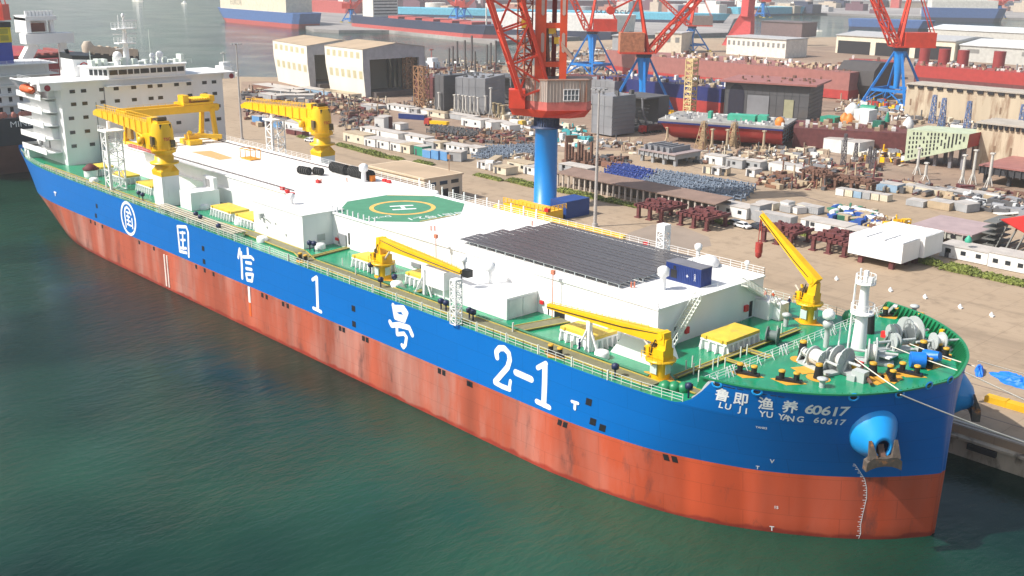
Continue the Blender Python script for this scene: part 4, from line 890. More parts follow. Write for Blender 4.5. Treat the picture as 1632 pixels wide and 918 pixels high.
# ---- deck cranes
def boombox(mb, a, b, w, h, w2, h2): mb.bar(a, b, w, h, w2, h2)
def big_crane(cx, cy, tip, square=True):
    mb = MB(); z = 22.2
    if square: mb.box(cx-2.1, cy-1.9, ZD, cx+2.1, cy+1.9, z); ped = part('crane_pedestal', mb, W_, ship, W=True)
    else: ped = None
    mb = MB()
    sq = [(-2.1,-1.9),(0,-1.9),(2.1,-1.9),(2.1,0),(2.1,1.9),(0,1.9),(-2.1,1.9),(-2.1,0)]; oc = [(1.9*math.cos(math.radians(225+45*k)), 1.9*math.sin(math.radians(225+45*k))) for k in range(8)]
    mb.add([(cx+a, cy+b, z) for a, b in sq]+[(cx+a*1.05, cy+b*1.05, z+.9) for a, b in sq]+[(cx+a, cy+b, z+2.0) for a, b in oc], [(k, (k+1)%8, 8+(k+1)%8, 8+k) for k in range(8)]+[(8+k, 8+(k+1)%8, 16+(k+1)%8, 16+k) for k in range(8)])
    mb.lathe((cx, cy, z+2), [(1.85,0),(1.9,.3),(2.9,.45),(2.95,.75),(1.95,.8),(1.95,2.0),(1.75,2.1),(1.75,2.5),(2.5,2.8),(2.6,3.4)], 20)
    cr = part('deck_crane', mb, YL, ship, W=True)
    mb = MB(); mb.lathe((cx, cy, z+5.4), [(2.3,0),(2.35,1.0),(2.2,4.0),(1.9,5.4)], 18); mb.box(cx-4.4, cy-2.4, z+5.4, cx-.6, cy-.4, z+8.3); mb.box(cx-3.5, cy-2.45, z+6.6, cx-2.6, cy-2.35, z+7.6)
    mb.box(cx-1.2, cy-1.3, z+9.5, cx+1.0, cy+1.3, z+11.2); mb.lathe((cx-3.9, cy-2.9, z+6.2), [(.2,0),(.7,.1),(.7,1.5),(.2,1.6)], 10)
    for k in range(16):
        a = 2*math.pi*k/16; A = Vector((cx+2.75*math.cos(a), cy+2.75*math.sin(a), z+5.4)); b = 2*math.pi*(k+1)/16; B_ = Vector((cx+2.75*math.cos(b), cy+2.75*math.sin(b), z+5.4)); mb.bar(A, A+Vector((0,0,1.1)), .06); mb.bar(A+Vector((0,0,1.1)), B_+Vector((0,0,1.1)), .06)
    part('slewing_house', mb, YL, cr, W=True)
    mb = MB(); mb.box(cx+.6, cy-1.2, z+9.7, cx+1.75, cy+1.2, z+10.7); mb.box(cx-4.45, cy-1.9, z+6.4, cx-4.4, cy-1.0, z+7.6); part('cab_glass', mb, BLD, cr, W=True)
    vs, fs = text_geo('TSC', .9, .02); mb = MB(); mb.add([(cx+2.34, cy-.9+v.x, z+7.4+v.y) for v in vs], fs); part('lettering', mb, RED, cr, W=True)
    mb = MB(); mb.tube((cx-1.6, cy-.8, z+11.2), (cx-1.6, cy+.8, z+11.2), .55, 12); mb.tube((cx+.1, cy-1.0, z+11.6), (cx+.1, cy+1.0, z+11.6), .45, 12); mb.lathe((cx-4.0, cy+1.2, z+5.4), [(.3,0),(.3,4.4)], 6); mb.box(cx-.2, cy-2.7, z+6.2, cx+.9, cy-2.2, z+8.2); mb.box(cx+1.9, cy+.6, z+6, cx+2.6, cy+1.5, z+7.4); part('crane_winch', mb, mat('grease_brown', (.10,.07,.03), .6, var=.3), cr, W=True, kind='stuff')
    mb = MB(); t = Vector(tip); a = Vector((cx-1, cy, z+9.0)); m2 = a.lerp(t, .93)
    boombox(mb, a, m2, 2.1, 2.8, 1.4, 1.6); mb.bar(m2+Vector((.3,0,.1)), t+Vector((0,0,-.5)), 1.4, 1.5, .9, .9); mb.tube((cx-1.5, cy-1, z+5.8), a.lerp(t, .33)+Vector((0,-.6,-1.2)), .3, 8); mb.tube((cx-1.5, cy+1, z+5.8), a.lerp(t, .33)+Vector((0,.6,-1.2)), .3, 8)
    for k in range(24):
        q = a.lerp(t, .08+.035*k)+Vector((0,-.9,1.35-.025*k)); mb.bar(q, q+Vector((0,0,1)), .09); mb.bar(q+Vector((0,1.8,0)), q+Vector((0,1.8,1)), .09)
    mb.bar(a.lerp(t,.08)+Vector((0,-.9,2.35)), a.lerp(t,.9)+Vector((0,-.9,1.8)), .09); mb.bar(a.lerp(t,.08)+Vector((0,.9,2.35)), a.lerp(t,.9)+Vector((0,.9,1.8)), .09)
    for k in range(9): q = a.lerp(t, .1+.09*k); mb.bar(q+Vector((0,-1.2+.05*k,-1.5+.08*k)), q+Vector((0,-1.2+.05*k,1.5-.08*k)), .14)
    mb.box(cx-4.5, cy-1, z+10.3, cx-2.5, cy+1, z+11.6); part('crane_boom', mb, YL, cr, W=True)
    if ped is None: return
big_crane(-127.8, -17.3, (-165, -16.0, 31.6)); 
mb = MB(); mb.box(-127.5-2.1, 21-1.9, ZD, -127.5+2.1, 21+1.9, 22.2); 
big_crane(-127.5, 21.2, (-162.5, 20.6, 30.6))
for (x, y, zt) in ((-150.5, -18.6, 28.8), (-147.5, 20.8, 28.2)):       # lattice boom rests
    mb = MB(); mb.lattice((x, y, ZD), (x, y, zt), 3.2, 3.2, .28, 6, rb=.15); mb.box(x-2.3, y-2.1, zt, x+2.3, y+2.1, zt+.35)
    mb.bar((x-1.2, y, zt), (x-1.2, y, zt+2.1), .6); mb.bar((x+1.6, y-1.8, ZD), (x+1.6, y-1.8, zt), .5); rail_line(mb, [(x-2.2, y-2, zt+.3), (x+2.2, y-2, zt+.3)], 1, 1.2)
    part('boom_rest', mb, W_, ship, W=True)
def knuckle_crane(cx, cy, zcol, ztop, tip, raised=None):
    mb = MB(); mb.prism([(cx-2.6,cy),(cx,cy-1.7),(cx+2.6,cy),(cx,cy+1.7)], ZD+.02, ZD+.06); part('slip_grating', mb, ORG, ship, W=True)
    mb = MB(); mb.lathe((cx, cy, ZD), [(1.25,0),(1.15,zcol-ZD-.4),(1.2,zcol-ZD-.35),(1.9,zcol-ZD-.2),(1.95,zcol-ZD),(.2,zcol-ZD+.02)], 18)
    for k in range(8): a = math.pi*k/4; mb.bar((cx+1.2*math.cos(a), cy+1.2*math.sin(a), zcol-.3), (cx+1.8*math.cos(a), cy+1.8*math.sin(a), zcol-.25), .2, .3)
    cr = part('deck_crane', mb, YL, ship, W=True)
    t = Vector(tip); top = Vector((cx, cy, ztop)); mb = MB()
    d = (t-Vector((cx, cy, t.z))); d.z = 0; d.normalize()
    mb.box(cx-1.1, cy-1.0, zcol, cx+1.1, cy+1.0, zcol+1.4); mb.bar((cx-d.x*.4, cy-d.y*.4, zcol+.6), top-d*.6, 1.5, 1.4, 1.1, 1.1); mb.box(cx-1.7, cy-1.2, zcol+.3, cx-1.0, cy+.2, zcol+1.5)
    mb.bar((cx+d.x*.9, cy+d.y*.9, zcol+.4), top+d*1.6-Vector((0,0,.8)), .3, .3); mb.tube(top-d*.2+Vector((-.1,-.7,.3)), top-d*.2+Vector((.1,.7,.3)), .55, 12)
    rail_line(mb, [(cx-1.7, cy-1.7, zcol), (cx+1.7, cy-1.7, zcol)], 1, .8, r=.05)
    part('slewing_house', mb, YL, cr, W=True)
    mb = MB(); mb.bar(top-d*.9, t, 1.35, 1.5, .62, .65)
    L = (t-top).length; n_ = int(L/1.1)
    for k in range(2, n_): q = top.lerp(t, k/n_)+Vector((0,0,.75-.4*k/n_)); mb.bar(q, q+Vector((0,0,.45)), .05)
    mb.bar(top.lerp(t, .1)+Vector((0,0,.95)), t+Vector((0,0,.6)), .06); part('crane_boom', mb, YL, cr, W=True)
    mb = MB(); mb.tube((cx+d.x*.8, cy+d.y*.8-.4, zcol+.5), top+d*2.4+Vector((0,-.4,-1.0)), .16, 8); part('hydraulic_ram', mb, mat('pale_ram', (.62, .55, .45), .4), cr, W=True)
    mb = MB(); mb.path([top+Vector((0,-.62,.5)), top.lerp(t, .3)+Vector((0,-.6,.1)), top.lerp(t, .6)+Vector((0,-.5,0)), t+Vector((0,-.35,-.1))], .07, 5); mb.path([(cx-.8, cy-1.05, zcol+.4), (cx-.6, cy-1.1, zcol+1.6), tuple(top+Vector((-.4,-.75,-.3)))], .09, 5); mb.tube(t+Vector((0,0,-.2)), t+Vector((0,0,-1.3)), .1, 5); part('hose', mb, BLK, cr, W=True, kind='stuff')
    mb = MB(); mb.tube((cx-1.0, cy-.7, ztop-1.6), (cx-1.0, cy+.7, ztop-1.6), .5, 12); mb.box(cx-1.75, cy-1.25, zcol+.5, cx-1.5, cy-.9, zcol+1.3); part('winch_drum', mb, mat('grease_brown', (.10,.07,.03), .6, var=.3), cr, W=True, kind='stuff')
    mb = MB(); mb.box(cx-.55, cy-1.35, 16.7, cx+.45, cy-1.2, 18); mb.box(cx+1.15, cy-.5, 16.7, cx+1.28, cy+.4, 18); part('switch_box', mb, mat('box_pale', (.5, .62, .58), .5), cr, W=True)
    return cr
knuckle_crane(-53.1, -16.4, 18.6, 21.9, (-33.3, -16.7, 21.2)); knuckle_crane(4.6, -16.8, 18.4, 21.2, (-15.6, -16.2, 20.2)); knuckle_crane(5, 15.9, 18.9, 22.0, (-4.6, 16.6, 29.9))
mb = MB(); mb.box(-32.6, -17.2, 20.8, -31.4, -16.1, 21.9); part('boom_end_block', mb, BLK, ship, W=True)
# hook block hanging from the raised boom
hk = thing('hook_block', 'red hook block hanging on wires from the raised yellow boom above the far deck edge', 'hook', (-4.6, 16.6, 24.2))
mb = MB(); mb.tube((-4.6,16.6,24.2),(-4.6,16.6,25.7),.55,12); mb.lathe((-4.6,16.6,23.3),[(.1,0),(.45,.3),(.5,1.0)],10); part('block', mb, mat('hook_red', (.36, .04, .03), .5), hk, W=True)
mb = MB(); mb.tube((-4.8,16.6,25.7),(-4.7,16.6,29.6),.06,5); mb.tube((-4.3,16.6,25.7),(-4.5,16.6,29.6),.06,5); part('wire', mb, mat('hook_red', (.36,.04,.03), .5), hk, W=True)
# boom rests of the small cranes and light towers
def tripod(px, py, h):
    p = G(px, py, ZD); mb = MB()
    for a in (0, 2.1, 4.2): mb.bar((p.x+1.7*math.cos(a), p.y+1.7*math.sin(a), ZD), (p.x+.2*math.cos(a), p.y+.2*math.sin(a), ZD+h*.75), .22)
    mb.bar((p.x, p.y, ZD), (p.x, p.y, ZD+h), .6, .6); part('boom_rest', mb, W_, ship, W=True)
tripod(677, 470, 4.2); tripod(938, 560, 4.3)
p = G(727, 516, ZD); mb = MB(); mb.lattice((p.x, p.y, ZD), (p.x, p.y, ZD+6.4), 1.15, 1.15, .15, 8); mb.box(p.x-.6, p.y-.6, ZD+6.4, p.x+.6, p.y+.6, ZD+6.6); part('light_tower', mb, W_, ship, W=True)
p = G(1054, 403, ZR); mb = MB(); mb.lattice((p.x, p.y+.3, ZR), (p.x, p.y+.3, ZR+3.4), 1.4, 1.4, .2, 4); mb.box(p.x-.8, p.y-.5, ZR+3.4, p.x+.8, p.y+1.1, ZR+4.6); part('light_tower', mb, W_, ship, W=True)
for px, py, z0 in ((674, 470, ZD), (874, 470-10, ZR)): pass
mb = MB(); p = G(675, 412, ZD); mb.tube((-45, -12, ZD), (-45, -12, ZD+7.8), .07, 5); mb.tube((-20.0, -11.0, ZD), (-20.0, -11.0, ZD+7.2), .07, 5); mb.box(-45.3, -12.2, ZD+7.5, -44.7, -11.8, ZD+8.1); mb.box(-20.3, -11.2, ZD+6.8, -19.7, -10.8, ZD+7.4); part('whip_aerial', mb, mat('salmon', (.6,.2,.12), .6), ship, W=True)
# stairs on the front of the tank house
def stairs(a, b, w=1.0, n=14, name='stairway'):
    a = Vector(a); b = Vector(b); d = (b-a); h = Vector((d.x, d.y, 0)).normalized(); s_ = Vector((-h.y, h.x, 0))*w/2; mb = MB()
    for q in (-1, 1):
        mb.bar(a+s_*q, b+s_*q, .14, .3); mb.bar(a+s_*q+Vector((0,0,1.1)), b+s_*q+Vector((0,0,1.1)), .09)
        for k in range(n+1): c = a.lerp(b, k/n)+s_*q; mb.bar(c, c+Vector((0,0,1.1)), .06)
    for k in range(n+1): c = a.lerp(b, k/n); mb.bar(c-s_, c+s_, .3, .06)
    part(name, mb, RLW, ship, W=True)
stairs((-.9, -8.4, ZD), (-.9, -2.6, ZR+.1)); stairs((-.9, 13.2, 18.8), (-.9, 8.2, ZR)); mb = MB(); mb.box(-1.74, 12.2, ZD, .8, 15.2, 18.6); part('deckhouse', mb, W_, ship, W=True)
stairs((1.6, 15.0, ZD), (1.0, 12.6, 18.7), n=7)
mb = MB(); p = G(1236, 506, ZD); mb.box(p.x-1.3, p.y-1, ZD, p.x+1.3, p.y+1.2, ZD+2.4); part('white_locker', mb, W_, ship, W=True)
# ---- goliath crane on the aft roof
gc = MB()
for y in (-5.0, 15.1):
    for x in (-174.9, -166.8): gc.bar((x, y, ZR+.2), (x+(1.3 if x < -170 else -1.3), y, 28.9), 1.1, .9, .9, .9)
    gc.bar((-176.2, y, ZR+.6), (-165.4, y, ZR+.6), .8, .8); gc.bar((-174, y, 29.1), (-167.6, y, 29.1), 1, 1)
gc_ = [part('gantry_leg_frame', q_, YL, ship, W=True) for q_ in (gc,)][0]
mb = MB(); mb.bar((-173, -7.3, 29.7), (-173, 16.8, 29.7), .9, 1.8); mb.bar((-168.5, -7.3, 29.7), (-168.5, 16.8, 29.7), .9, 1.8); mb.bar((-173.4, -7.1, 29.7), (-168.2, -7.1, 29.7), .8, 1.4); mb.bar((-173.4, 16.8, 29.7), (-168.2, 16.8, 29.7), .8, 1.4)
rail_line(mb, [(-167.8, -6.8, 30.6), (-167.8, 6.5, 30.6)], 1.1, 2); part('gantry_girder', mb, YL, gc_, W=True)
mb = MB(); mb.box(-173.4, 7.5, 30.7, -167.9, 15.5, 31.2)
for k in range(7): mb.tube((-172.9, 10.1+k*.7, 31.9), (-168.3, 10.1+k*.7, 31.9), .35, 8)
mb.box(-173.2, 14.7, 31.2, -168.3, 16.1, 32.7); mb.box(-171.4, 7.7, 31.2, -168.5, 9.2, 33.1); part('gantry_trolley', mb, YL, gc_, W=True)
mb = MB(); mb.box(-175.6, -5.1, ZR+1.6, -171.5, -4.4, 28.2); part('gantry_panel', mb, mat('ochre_panel', (.34, .20, .03), .6, var=.2, vscale=1), gc_, W=True)
mb = MB(); p = G(305, 222, ZR); mb.box(-168, 5.7, ZR+.1, -162.5, 9, ZR+1.3); mb.box(-167, 6.5, ZR+1.3, -164.5, 11.1, ZR+2.3); mb.bar((-165, 8.5, ZR+2), (-163, 14.6, ZR+1.5), 1.0, 1.0); mb.tube((-167, 7.1, ZR+1.2), (-165, 7.1, ZR+3.0), .6, 10); part('net_winch', mb, YL, ship, W=True)
mb = MB(); mb.box(-171, -6.4, ZR+.1, -151, -5.4, ZR+.7); part('hose_tray', mb, mat('faded_red', (.4, .08, .07), .7, var=.4, vscale=2), ship, W=True)
# ---- accommodation block
XF = -186.0; XA = -200.0; Y0, Y1 = -15.6, 28.0; ZT = 36.2
SWH = mat('shaded_white', (.70, .69, .68), .55, var=.03, stretch=(1, 1, .2), dirt=(.6, .58, .55), dscale=.2, dthr=.62)
mb = MB(); mb.box(XA, Y0, ZD-.3, XF, Y1, ZT); su = part('accommodation_block', mb, W_, ship, W=True)
mb = MB(); mb.box(XA-1, Y0-5.2, ZT, XF+1.2, Y1+3.4, ZT+.35); mb.box(XF-1, Y0-5.1, ZT-1.6, XF+1.1, Y0, ZT); mb.box(XF-1, Y1, ZT-1.4, XF+1.1, Y1+3.3, ZT); rail_line(mb, [(XF+1, -4.6, ZT+.3), (XF+1, Y0-5, ZT+.3), (XA, Y0-5, ZT+.3)], 1.1, 2.5); part('bridge_wing', mb, W_, su, W=True)
mb = MB(); mb.box(XF+.02, -4.6, ZT-1.5, XF+2.4, 18.6, ZT-1.3); rail_line(mb, [(XF+2.3, -4.5, ZT-1.3), (XF+2.3, 18.5, ZT-1.3)], .9, 2); part('bridge_balcony', mb, W_, su, W=True)
wm = None
def window(y, z, w=1.3, h=.85):
    global wm
    if wm is None:
        mb = MB(); mb.box(-.03, -.5, -.5, .06, .5, .5); o = mesh_obj('window', mb, [GLS], su); wm = o.data
    else: o = D.objects.new('window', wm); COL.objects.link(o); o.parent = su
    o.location = (XF+95+.03, y, z); o.scale = (1, w, h)
for row, (ya, cols) in enumerate([(0, (115,133,162,185,213,239,255,281,301,326,341)), (1, (117,135,164,187,214,241,256,303,327,342)), (2, (114,137,348)), (3, (116,139,162,285,330,349)), (4, (118,147,169))]):
    z = (34.0, 30.9, 27.5, 24.0, 20.6)[row]
    for px in cols:
        best = min((abs(proj((XF, yy*.1, z))[0]-px), yy*.1) for yy in range(-160, 285)); window(best[1], z)
mb = MB(); mb.box(XF+.02, -4.9, ZD+.5, XF+.12, -4.7, ZT-1.6); mb.box(XF+.02, -7.2, ZD, XF+.1, -7.05, 31); part('drain_pipe', mb, LGR, su, W=True)
# wheelhouse
mb = MB(); poly = [(XF+.9, -3.6), (XF+.9, 17.0), (XF-4, 19.6), (XA+1, 19.6), (XA+1, -7.0), (XF-3.5, -7.0)]
mb.prism(poly, ZT+.36, ZT+3.0); wh = part('wheelhouse', mb, W_, ship, W=True); mb = MB(); mb.prism([(x+(.4 if x > -188 else -.3), y+(.4 if y > 0 else -.4)) for x, y in poly], ZT+3.0, ZT+3.3); part('wheelhouse_roof', mb, W_, wh, W=True)
for k, (a, b) in enumerate(((-3.3,-1.2),(-.9,1.2),(1.5,2.8),(3.1,4.5),(4.8,7.1),(7.5,9.0),(9.3,10.7),(11.1,13.0),(13.3,14.6),(14.9,16.7))):
    mb = MB(); mb.box(XF+.88, a, ZT+1.3, XF+.96, b, ZT+2.5); part('wheelhouse_window', mb, GLS, wh, W=True)
for k in range(4):
    t0 = .08+k*.23; A = Vector((XF-3.5, -7.0, 0)).lerp(Vector((XF+.9, -3.6, 0)), t0); B_ = Vector((XF-3.5, -7.0, 0)).lerp(Vector((XF+.9, -3.6, 0)), t0+.17); n_ = Vector((.61, -.79, 0))*.05
    mb = MB(); mb.add([(A.x+n_.x, A.y+n_.y, ZT+1.2), (B_.x+n_.x, B_.y+n_.y, ZT+1.2), (B_.x+n_.x, B_.y+n_.y, ZT+2.6), (A.x+n_.x, A.y+n_.y, ZT+2.6)], [(0,1,2,3)]); part('wheelhouse_window', mb, GLS, wh, W=True)
# side balconies on the near side of the accommodation
for k, z in enumerate((17.4+3.35*i for i in range(6))):
    if k == 5: break
    mb = MB(); mb.box(-205.5, -19.4, z+1.3, -189, Y0-.0, z+1.5); mb.box(-205.6, -19.5, z+1.1, -189, -19.35, z+2.5); mb.box(-203, -17.2, z+1.5, -190, Y0, z+4.0) if k else None; mb.box(-205.6, -19.4, z+1.1, -205.5, Y0, z+2.3); rail_line(mb, [(-192, -19.3, z+2.3), (-189, -19.3, z+1.5)], 1, 1.5)
    part('side_balcony', mb, W_, su, W=True)
    mb = MB(); mb.box(-203, Y0-.05, z+1.5, -202, Y0-.0, z+3.4); mb.box(-197.5, Y0-.06, z+1.6, -196.6, Y0, z+3.5); part('balcony_door', mb, mat('door_shade', (.2, .2, .2), .6), su, W=True)
mb = MB(); mb.box(-206, Y0, ZD, XA, 20, 33); mb.box(-206.2, -19, ZD, -203, Y0, ZD+3.0); part('aft_casing', mb, W_, su, W=True)
mb = MB(); mb.tube((-207, -16.8, ZD+1.2), (-204, -18.5, ZD+1.2), 1.1, 14); mb.tube((-209, -15.0, ZD+1.0), (-207.8, -15.6, ZD+1.0), .8, 12); part('mooring_winch', mb, mat('winch_pale', (.55, .62, .58), .5), ship, W=True)
# lifeboat and davit on the near side below the wing
lb = MB(); lb.tube((-199, -19.8, 34.2), (-193.5, -19.8, 34.2), 1.0, 12); lb.tube((-200.2, -19.8, 34.3), (-199, -19.8, 34.2), .4, 12, 1.0); lb.tube((-193.5, -19.8, 34.2), (-192.2, -19.8, 34.3), 1.0, 12, .3); lb.box(-197.5, -20.3, 35.0, -195.5, -19.3, 35.5)
solo('lifeboat', lb, mat('lifeboat_orange', (.75, .12, .03), .45), 'orange lifeboat hanging under the near bridge wing of the white accommodation block', 'lifeboat')
mb = MB(); mb.bar((-203, -16.5, 30), (-204, -21, 36.4), .45, .6); mb.bar((-203, -16.2, 30), (-191, -16.2, 30), .5); mb.bar((-204, -21, 36.4), (-191, -21, 36.4), .3); part('lifeboat_davit', mb, W_, su, W=True)
mb = MB(); mb.tube((XF+1.1, Y0-3.4, ZT-.9), (XF+1.2, Y0-3.4, ZT-.9), .75, 12); mb.tube((XF+1.1, Y1+2.2, ZT-.8), (XF+1.2, Y1+2.2, ZT-.8), .7, 12); part('side_light', mb, mat('wine_red', (.25, .01, .03), .5), su, W=True)
# funnel with red arch emblem, slanted black top
fx0, fx1, fy0, fy1 = -203.0, -195.0, -8.3, -2.9
mb = MB(); mb.box(fx0, fy0, ZT, fx1, fy1, 41.0); mb.box(fx1-2, fy1, ZT, fx1-.01, fy1+3.5, ZT+3.6); fn = part('funnel', mb, W_, ship, W=True)
mb = MB(); mb.add([(fx0-.1,fy0-.1,41.0),(fx1+.1,fy0-.1,41.0),(fx1+.1,fy1+.1,40.6),(fx0-.1,fy1+.1,40.6),(fx0-.1,fy0-.1,42.4),(fx1+.1,fy0-.1,42.0),(fx1+.1,fy1+.1,41.6),(fx0-.1,fy1+.1,42.2)], [(0,3,2,1),(4,5,6,7),(0,1,5,4),(1,2,6,5),(2,3,7,6),(3,0,4,7)]); mb.bar((-200, -7.4, 41.5), (-200, -7.8, 43.2), .8); part('funnel_cap', mb, BLK, fn, W=True)
mb = MB(); yc = (fy0+fy1)/2; n_ = 14; z0 = ZT+.9
a = [(fx1+.03, yc+1.15*math.cos(math.pi*k/n_), z0+1.9+1.15*math.sin(math.pi*k/n_)) for k in range(n_+1)]; b = [(fx1+.03, yc+.85*math.cos(math.pi*k/n_), z0+1.9+.85*math.sin(math.pi*k/n_)) for k in range(n_+1)]
mb.add(a+b, [(k, k+1, n_+2+k, n_+1+k) for k in range(n_)])
for d in (-1.15, .85): mb.add([(fx1+.03, yc+d, z0), (fx1+.03, yc+d+.3, z0), (fx1+.03, yc+d+.3, z0+1.9), (fx1+.03, yc+d, z0+1.9)], [(0,1,2,3)])
for k in range(4): mb.add([(fx1+.035, yc-.6, z0+.2+k*.6), (fx1+.035, yc+.6, z0+.2+k*.6), (fx1+.035, yc+.6, z0+.45+k*.6), (fx1+.035, yc-.6, z0+.45+k*.6)], [(0,1,2,3)])
part('funnel_emblem', mb, mat('emblem_red', (.65, .03, .04), .5), fn, W=True)
# radar mast and domes
mx, my = -190, 3.6; zt = ZT+3.3
mb = MB(); mb.lathe((mx, my, zt), [(.9,0),(.6,6),(.5,9)], 12); mst = part('radar_mast', mb, W_, ship, W=True)
mb = MB()
for z, w in ((5.2, 2.3), (8.8, 2.7)):
    mb.box(mx-1.5, my-w, zt+z, mx+1.5, my+w, zt+z+.3); rail_line(mb, [(mx+1.4, my-w, zt+z+.3), (mx+1.4, my+w, zt+z+.3)], 1.3, .9, r=.06); rail_line(mb, [(mx-1.4, my-w, zt+z+.3), (mx-1.4, my+w, zt+z+.3)], 1.3, .9, r=.06)
    mb.tube((mx, my-w-.3, zt+z-1.2), (mx, my+w+.3, zt+z-1.2), .12, 6)
mb.bar((mx, my-.3, zt+10.9), (mx+.2, my+3.4, zt+10.9), .3); mb.tube((mx, my, zt+9), (mx, my, zt+12.2), .2, 6); mb.tube((mx, my-1.3, zt+9), (mx, my-1.3, zt+12.4), .1, 6); mb.lathe((mx, my, zt+11.6), [(.2,0),(.45,.3),(.4,.9),(.1,1.2)], 10); part('radar_platform', mb, W_, mst, W=True)
for px, r in ((188, 1.15), (243, .75), (255, .95)):
    y = min((abs(proj((XF-3, yy*.1, 40.5))[0]-px), yy*.1) for yy in range(-160, 285))[1]; mb = MB(); mb.lathe((XF-3, y, zt), [(.4,0),(.4,1.4)], 8)
    mb.lathe((XF-3, y, zt+1.2), [(r*math.sin(math.pi*k/8)+.02, r*(1-math.cos(math.pi*k/8))) for k in range(9)], 14); part('radome', mb, W_, ship, W=True)
mb = MB(); random.seed(5)
for k in range(16):
    y = -6+k*1.6; h = .6+random.random()*1.4; mb.box(XF-4-random.random()*2, y, zt, XF-3, y+.9, zt+h)
rail_line(mb, [(XF+.9, -6, zt), (XF+.9, 19, zt)], 1.0, 1.8); mb.tube((XF-6, -5, zt), (XF-6, -5, zt+3.6), .1, 5); mb.tube((XF-6, 11, zt), (XF-6, 11, zt+8.5), .06, 5); part('bridge_equipment', mb, mat('pale_green_grey', (.6, .66, .6), .5), ship, W=True)
# ---- loose things standing on the ship
c0 = thing('shipping_container', 'dark blue container with white lettering standing on the white roof beside the solar panels', 'container', (-1.0-6.5, -2.05+1.2, ZR+.06))
K0 = Vector((-8.1-2.9, -.95-1.2, 0)); L0, W0, H0 = 6.2, 2.5, 2.6
px_ = G(1116, 460, ZR); bx = px_.x-L0; by = px_.y; mb = MB(); mb.box(bx, by, ZR+.1, bx+L0, by+W0, ZR+.1+H0)
for k in range(1, 20):
    x = bx+k*L0/20; mb.box(x-.08, by-.05, ZR+.3, x+.08, by, ZR+H0-.1)
for k in range(1, 8): y = by+k*W0/8; mb.box(bx+L0, y-.07, ZR+.3, bx+L0+.05, y+.07, ZR+H0-.1)
c0.location = (bx+L0/2, by+W0/2, ZR+.06); ROOTS[c0.name] = Matrix.Translation(c0.location).inverted()
part('body', mb, NAV, c0, W=True); mb = MB(); mb.box(bx-.03, by-.03, ZR+H0+.1, bx+L0+.03, by+W0+.03, ZR+H0+.2); part('top', mb, mat('grey_top', (.16, .16, .18), .7), c0, W=True)
def vtext(s, size, org, ux, uz, m, parent, nm='lettering', nrm=None):
    vs, fs = text_geo(s, size); mb = MB(); mb.add([org+ux*v.x+uz*v.y for v in vs], fs); return part(nm, mb, m, parent, W=True)
vtext('CRRC', .42, Vector((bx+5.05, by-.07, ZR+1.9)), Vector((.02,0,-1)), Vector((1,0,0)), MW, c0); vtext('+', .9, Vector((bx+3.6, by-.07, ZR+1.0)), Vector((1,0,0)), Vector((0,0,1)), MW, c0)
mb = MB(); mb.box(bx+.9, by-.07, ZR+.6, bx+2.0, by-.05, ZR+1.8); mb.box(bx+1.4, by-.09, ZR+1.9, bx+1.8, by-.06, ZR+2.4); part('vent_panel', mb, BLK, c0, W=True)
FG = 'black rubber fenders on the aft roof'
mb = MB()
def fender(name, a, b, r, label):
    a = Vector(a); b = Vector(b); mb = MB(); d = (b-a).normalized(); n = max(3, int((b-a).length/.55)); 
    mb.tube(a, b, r*.82, 16)
    for k in range(n): c = a.lerp(b, (k+.5)/n); mb.tube(c-d*.17, c+d*.17, r, 14)
    mb.tube(a-d*.3, a, r*.4, 12, r*.8); mb.tube(b, b+d*.3, r*.8, 12, r*.4)
    return solo(name, mb, RUB, label, 'fender', FG)
p = G(490, 279, ZR); fender('rubber_fender', (p.x-2.6, p.y-.4, ZR+.9), (p.x+.6, p.y+.2, ZR+.9), .85, 'left of the two small round black fenders alone on the middle of the roof'); fender('rubber_fender', (p.x+.4, p.y+1.5, ZR+.9), (p.x+2.8, p.y+1.9, ZR+.9), .8, 'right of the two small round black fenders alone on the middle of the roof')
p = G(527, 275, ZR); q = G(546, 276, ZR); fender('rubber_fender', (p.x-.5, p.y+.8, ZR+1.15), (p.x+5.0, p.y+.8, ZR+1.15), 1.1, 'long black tyre-clad fender behind the white ventilator, nearer the stern'); fender('rubber_fender', (p.x+6.2, p.y+1.0, ZR+1.15), (p.x+13.6, p.y+1.0, ZR+1.15), 1.15, 'longest black tyre-clad fender at the roof edge with an orange patch at its end')
mb = MB(); mb.box(p.x+13.7, p.y+.4, ZR+.06, p.x+14.5, p.y+1.4, ZR+1.3); solo('orange_sack', mb, mat('sack_orange', (.75, .22, .02), .7), 'small orange sack leaning on the end of the longest black fender', 'sack')
# orange frame cage
cg = thing('access_cage', 'open orange tubular cage standing on the white aft roof', 'cage', tuple(G(397, 252, ZR+.06)))
A = G(380, 252, ZR+.06); B_ = G(404, 257, ZR+.06); C_ = G(417, 254, ZR+.06)
x0, x1 = -112.6, -106.8; 
p = G(398, 254, ZR); x0, x1, y0, y1 = p.x-2.4, p.x+2.2, p.y-1.0, p.y+1.6
mb = MB(); mb.box(x0, y0, ZR+.08, x1, y1, ZR+.3); part('floor', mb, mat('cage_orange', (.7, .3, .02), .5), cg, W=True)
mb = MB()
for x in (x0, (x0+x1)/2, x1):
    for y in (y0, y1): mb.bar((x, y, ZR+.3), (x, y, ZR+2.4), .13)
for z in (ZR+2.4,):
    mb.bar((x0,y0,z),(x1,y0,z),.13); mb.bar((x0,y1,z),(x1,y1,z),.13)
    for x in (x0, (x0+x1)/2, x1): mb.bar((x,y0,z),(x,y1,z),.13)
part('frame', mb, mat('cage_orange', (.7,.3,.02), .5), cg, W=True)
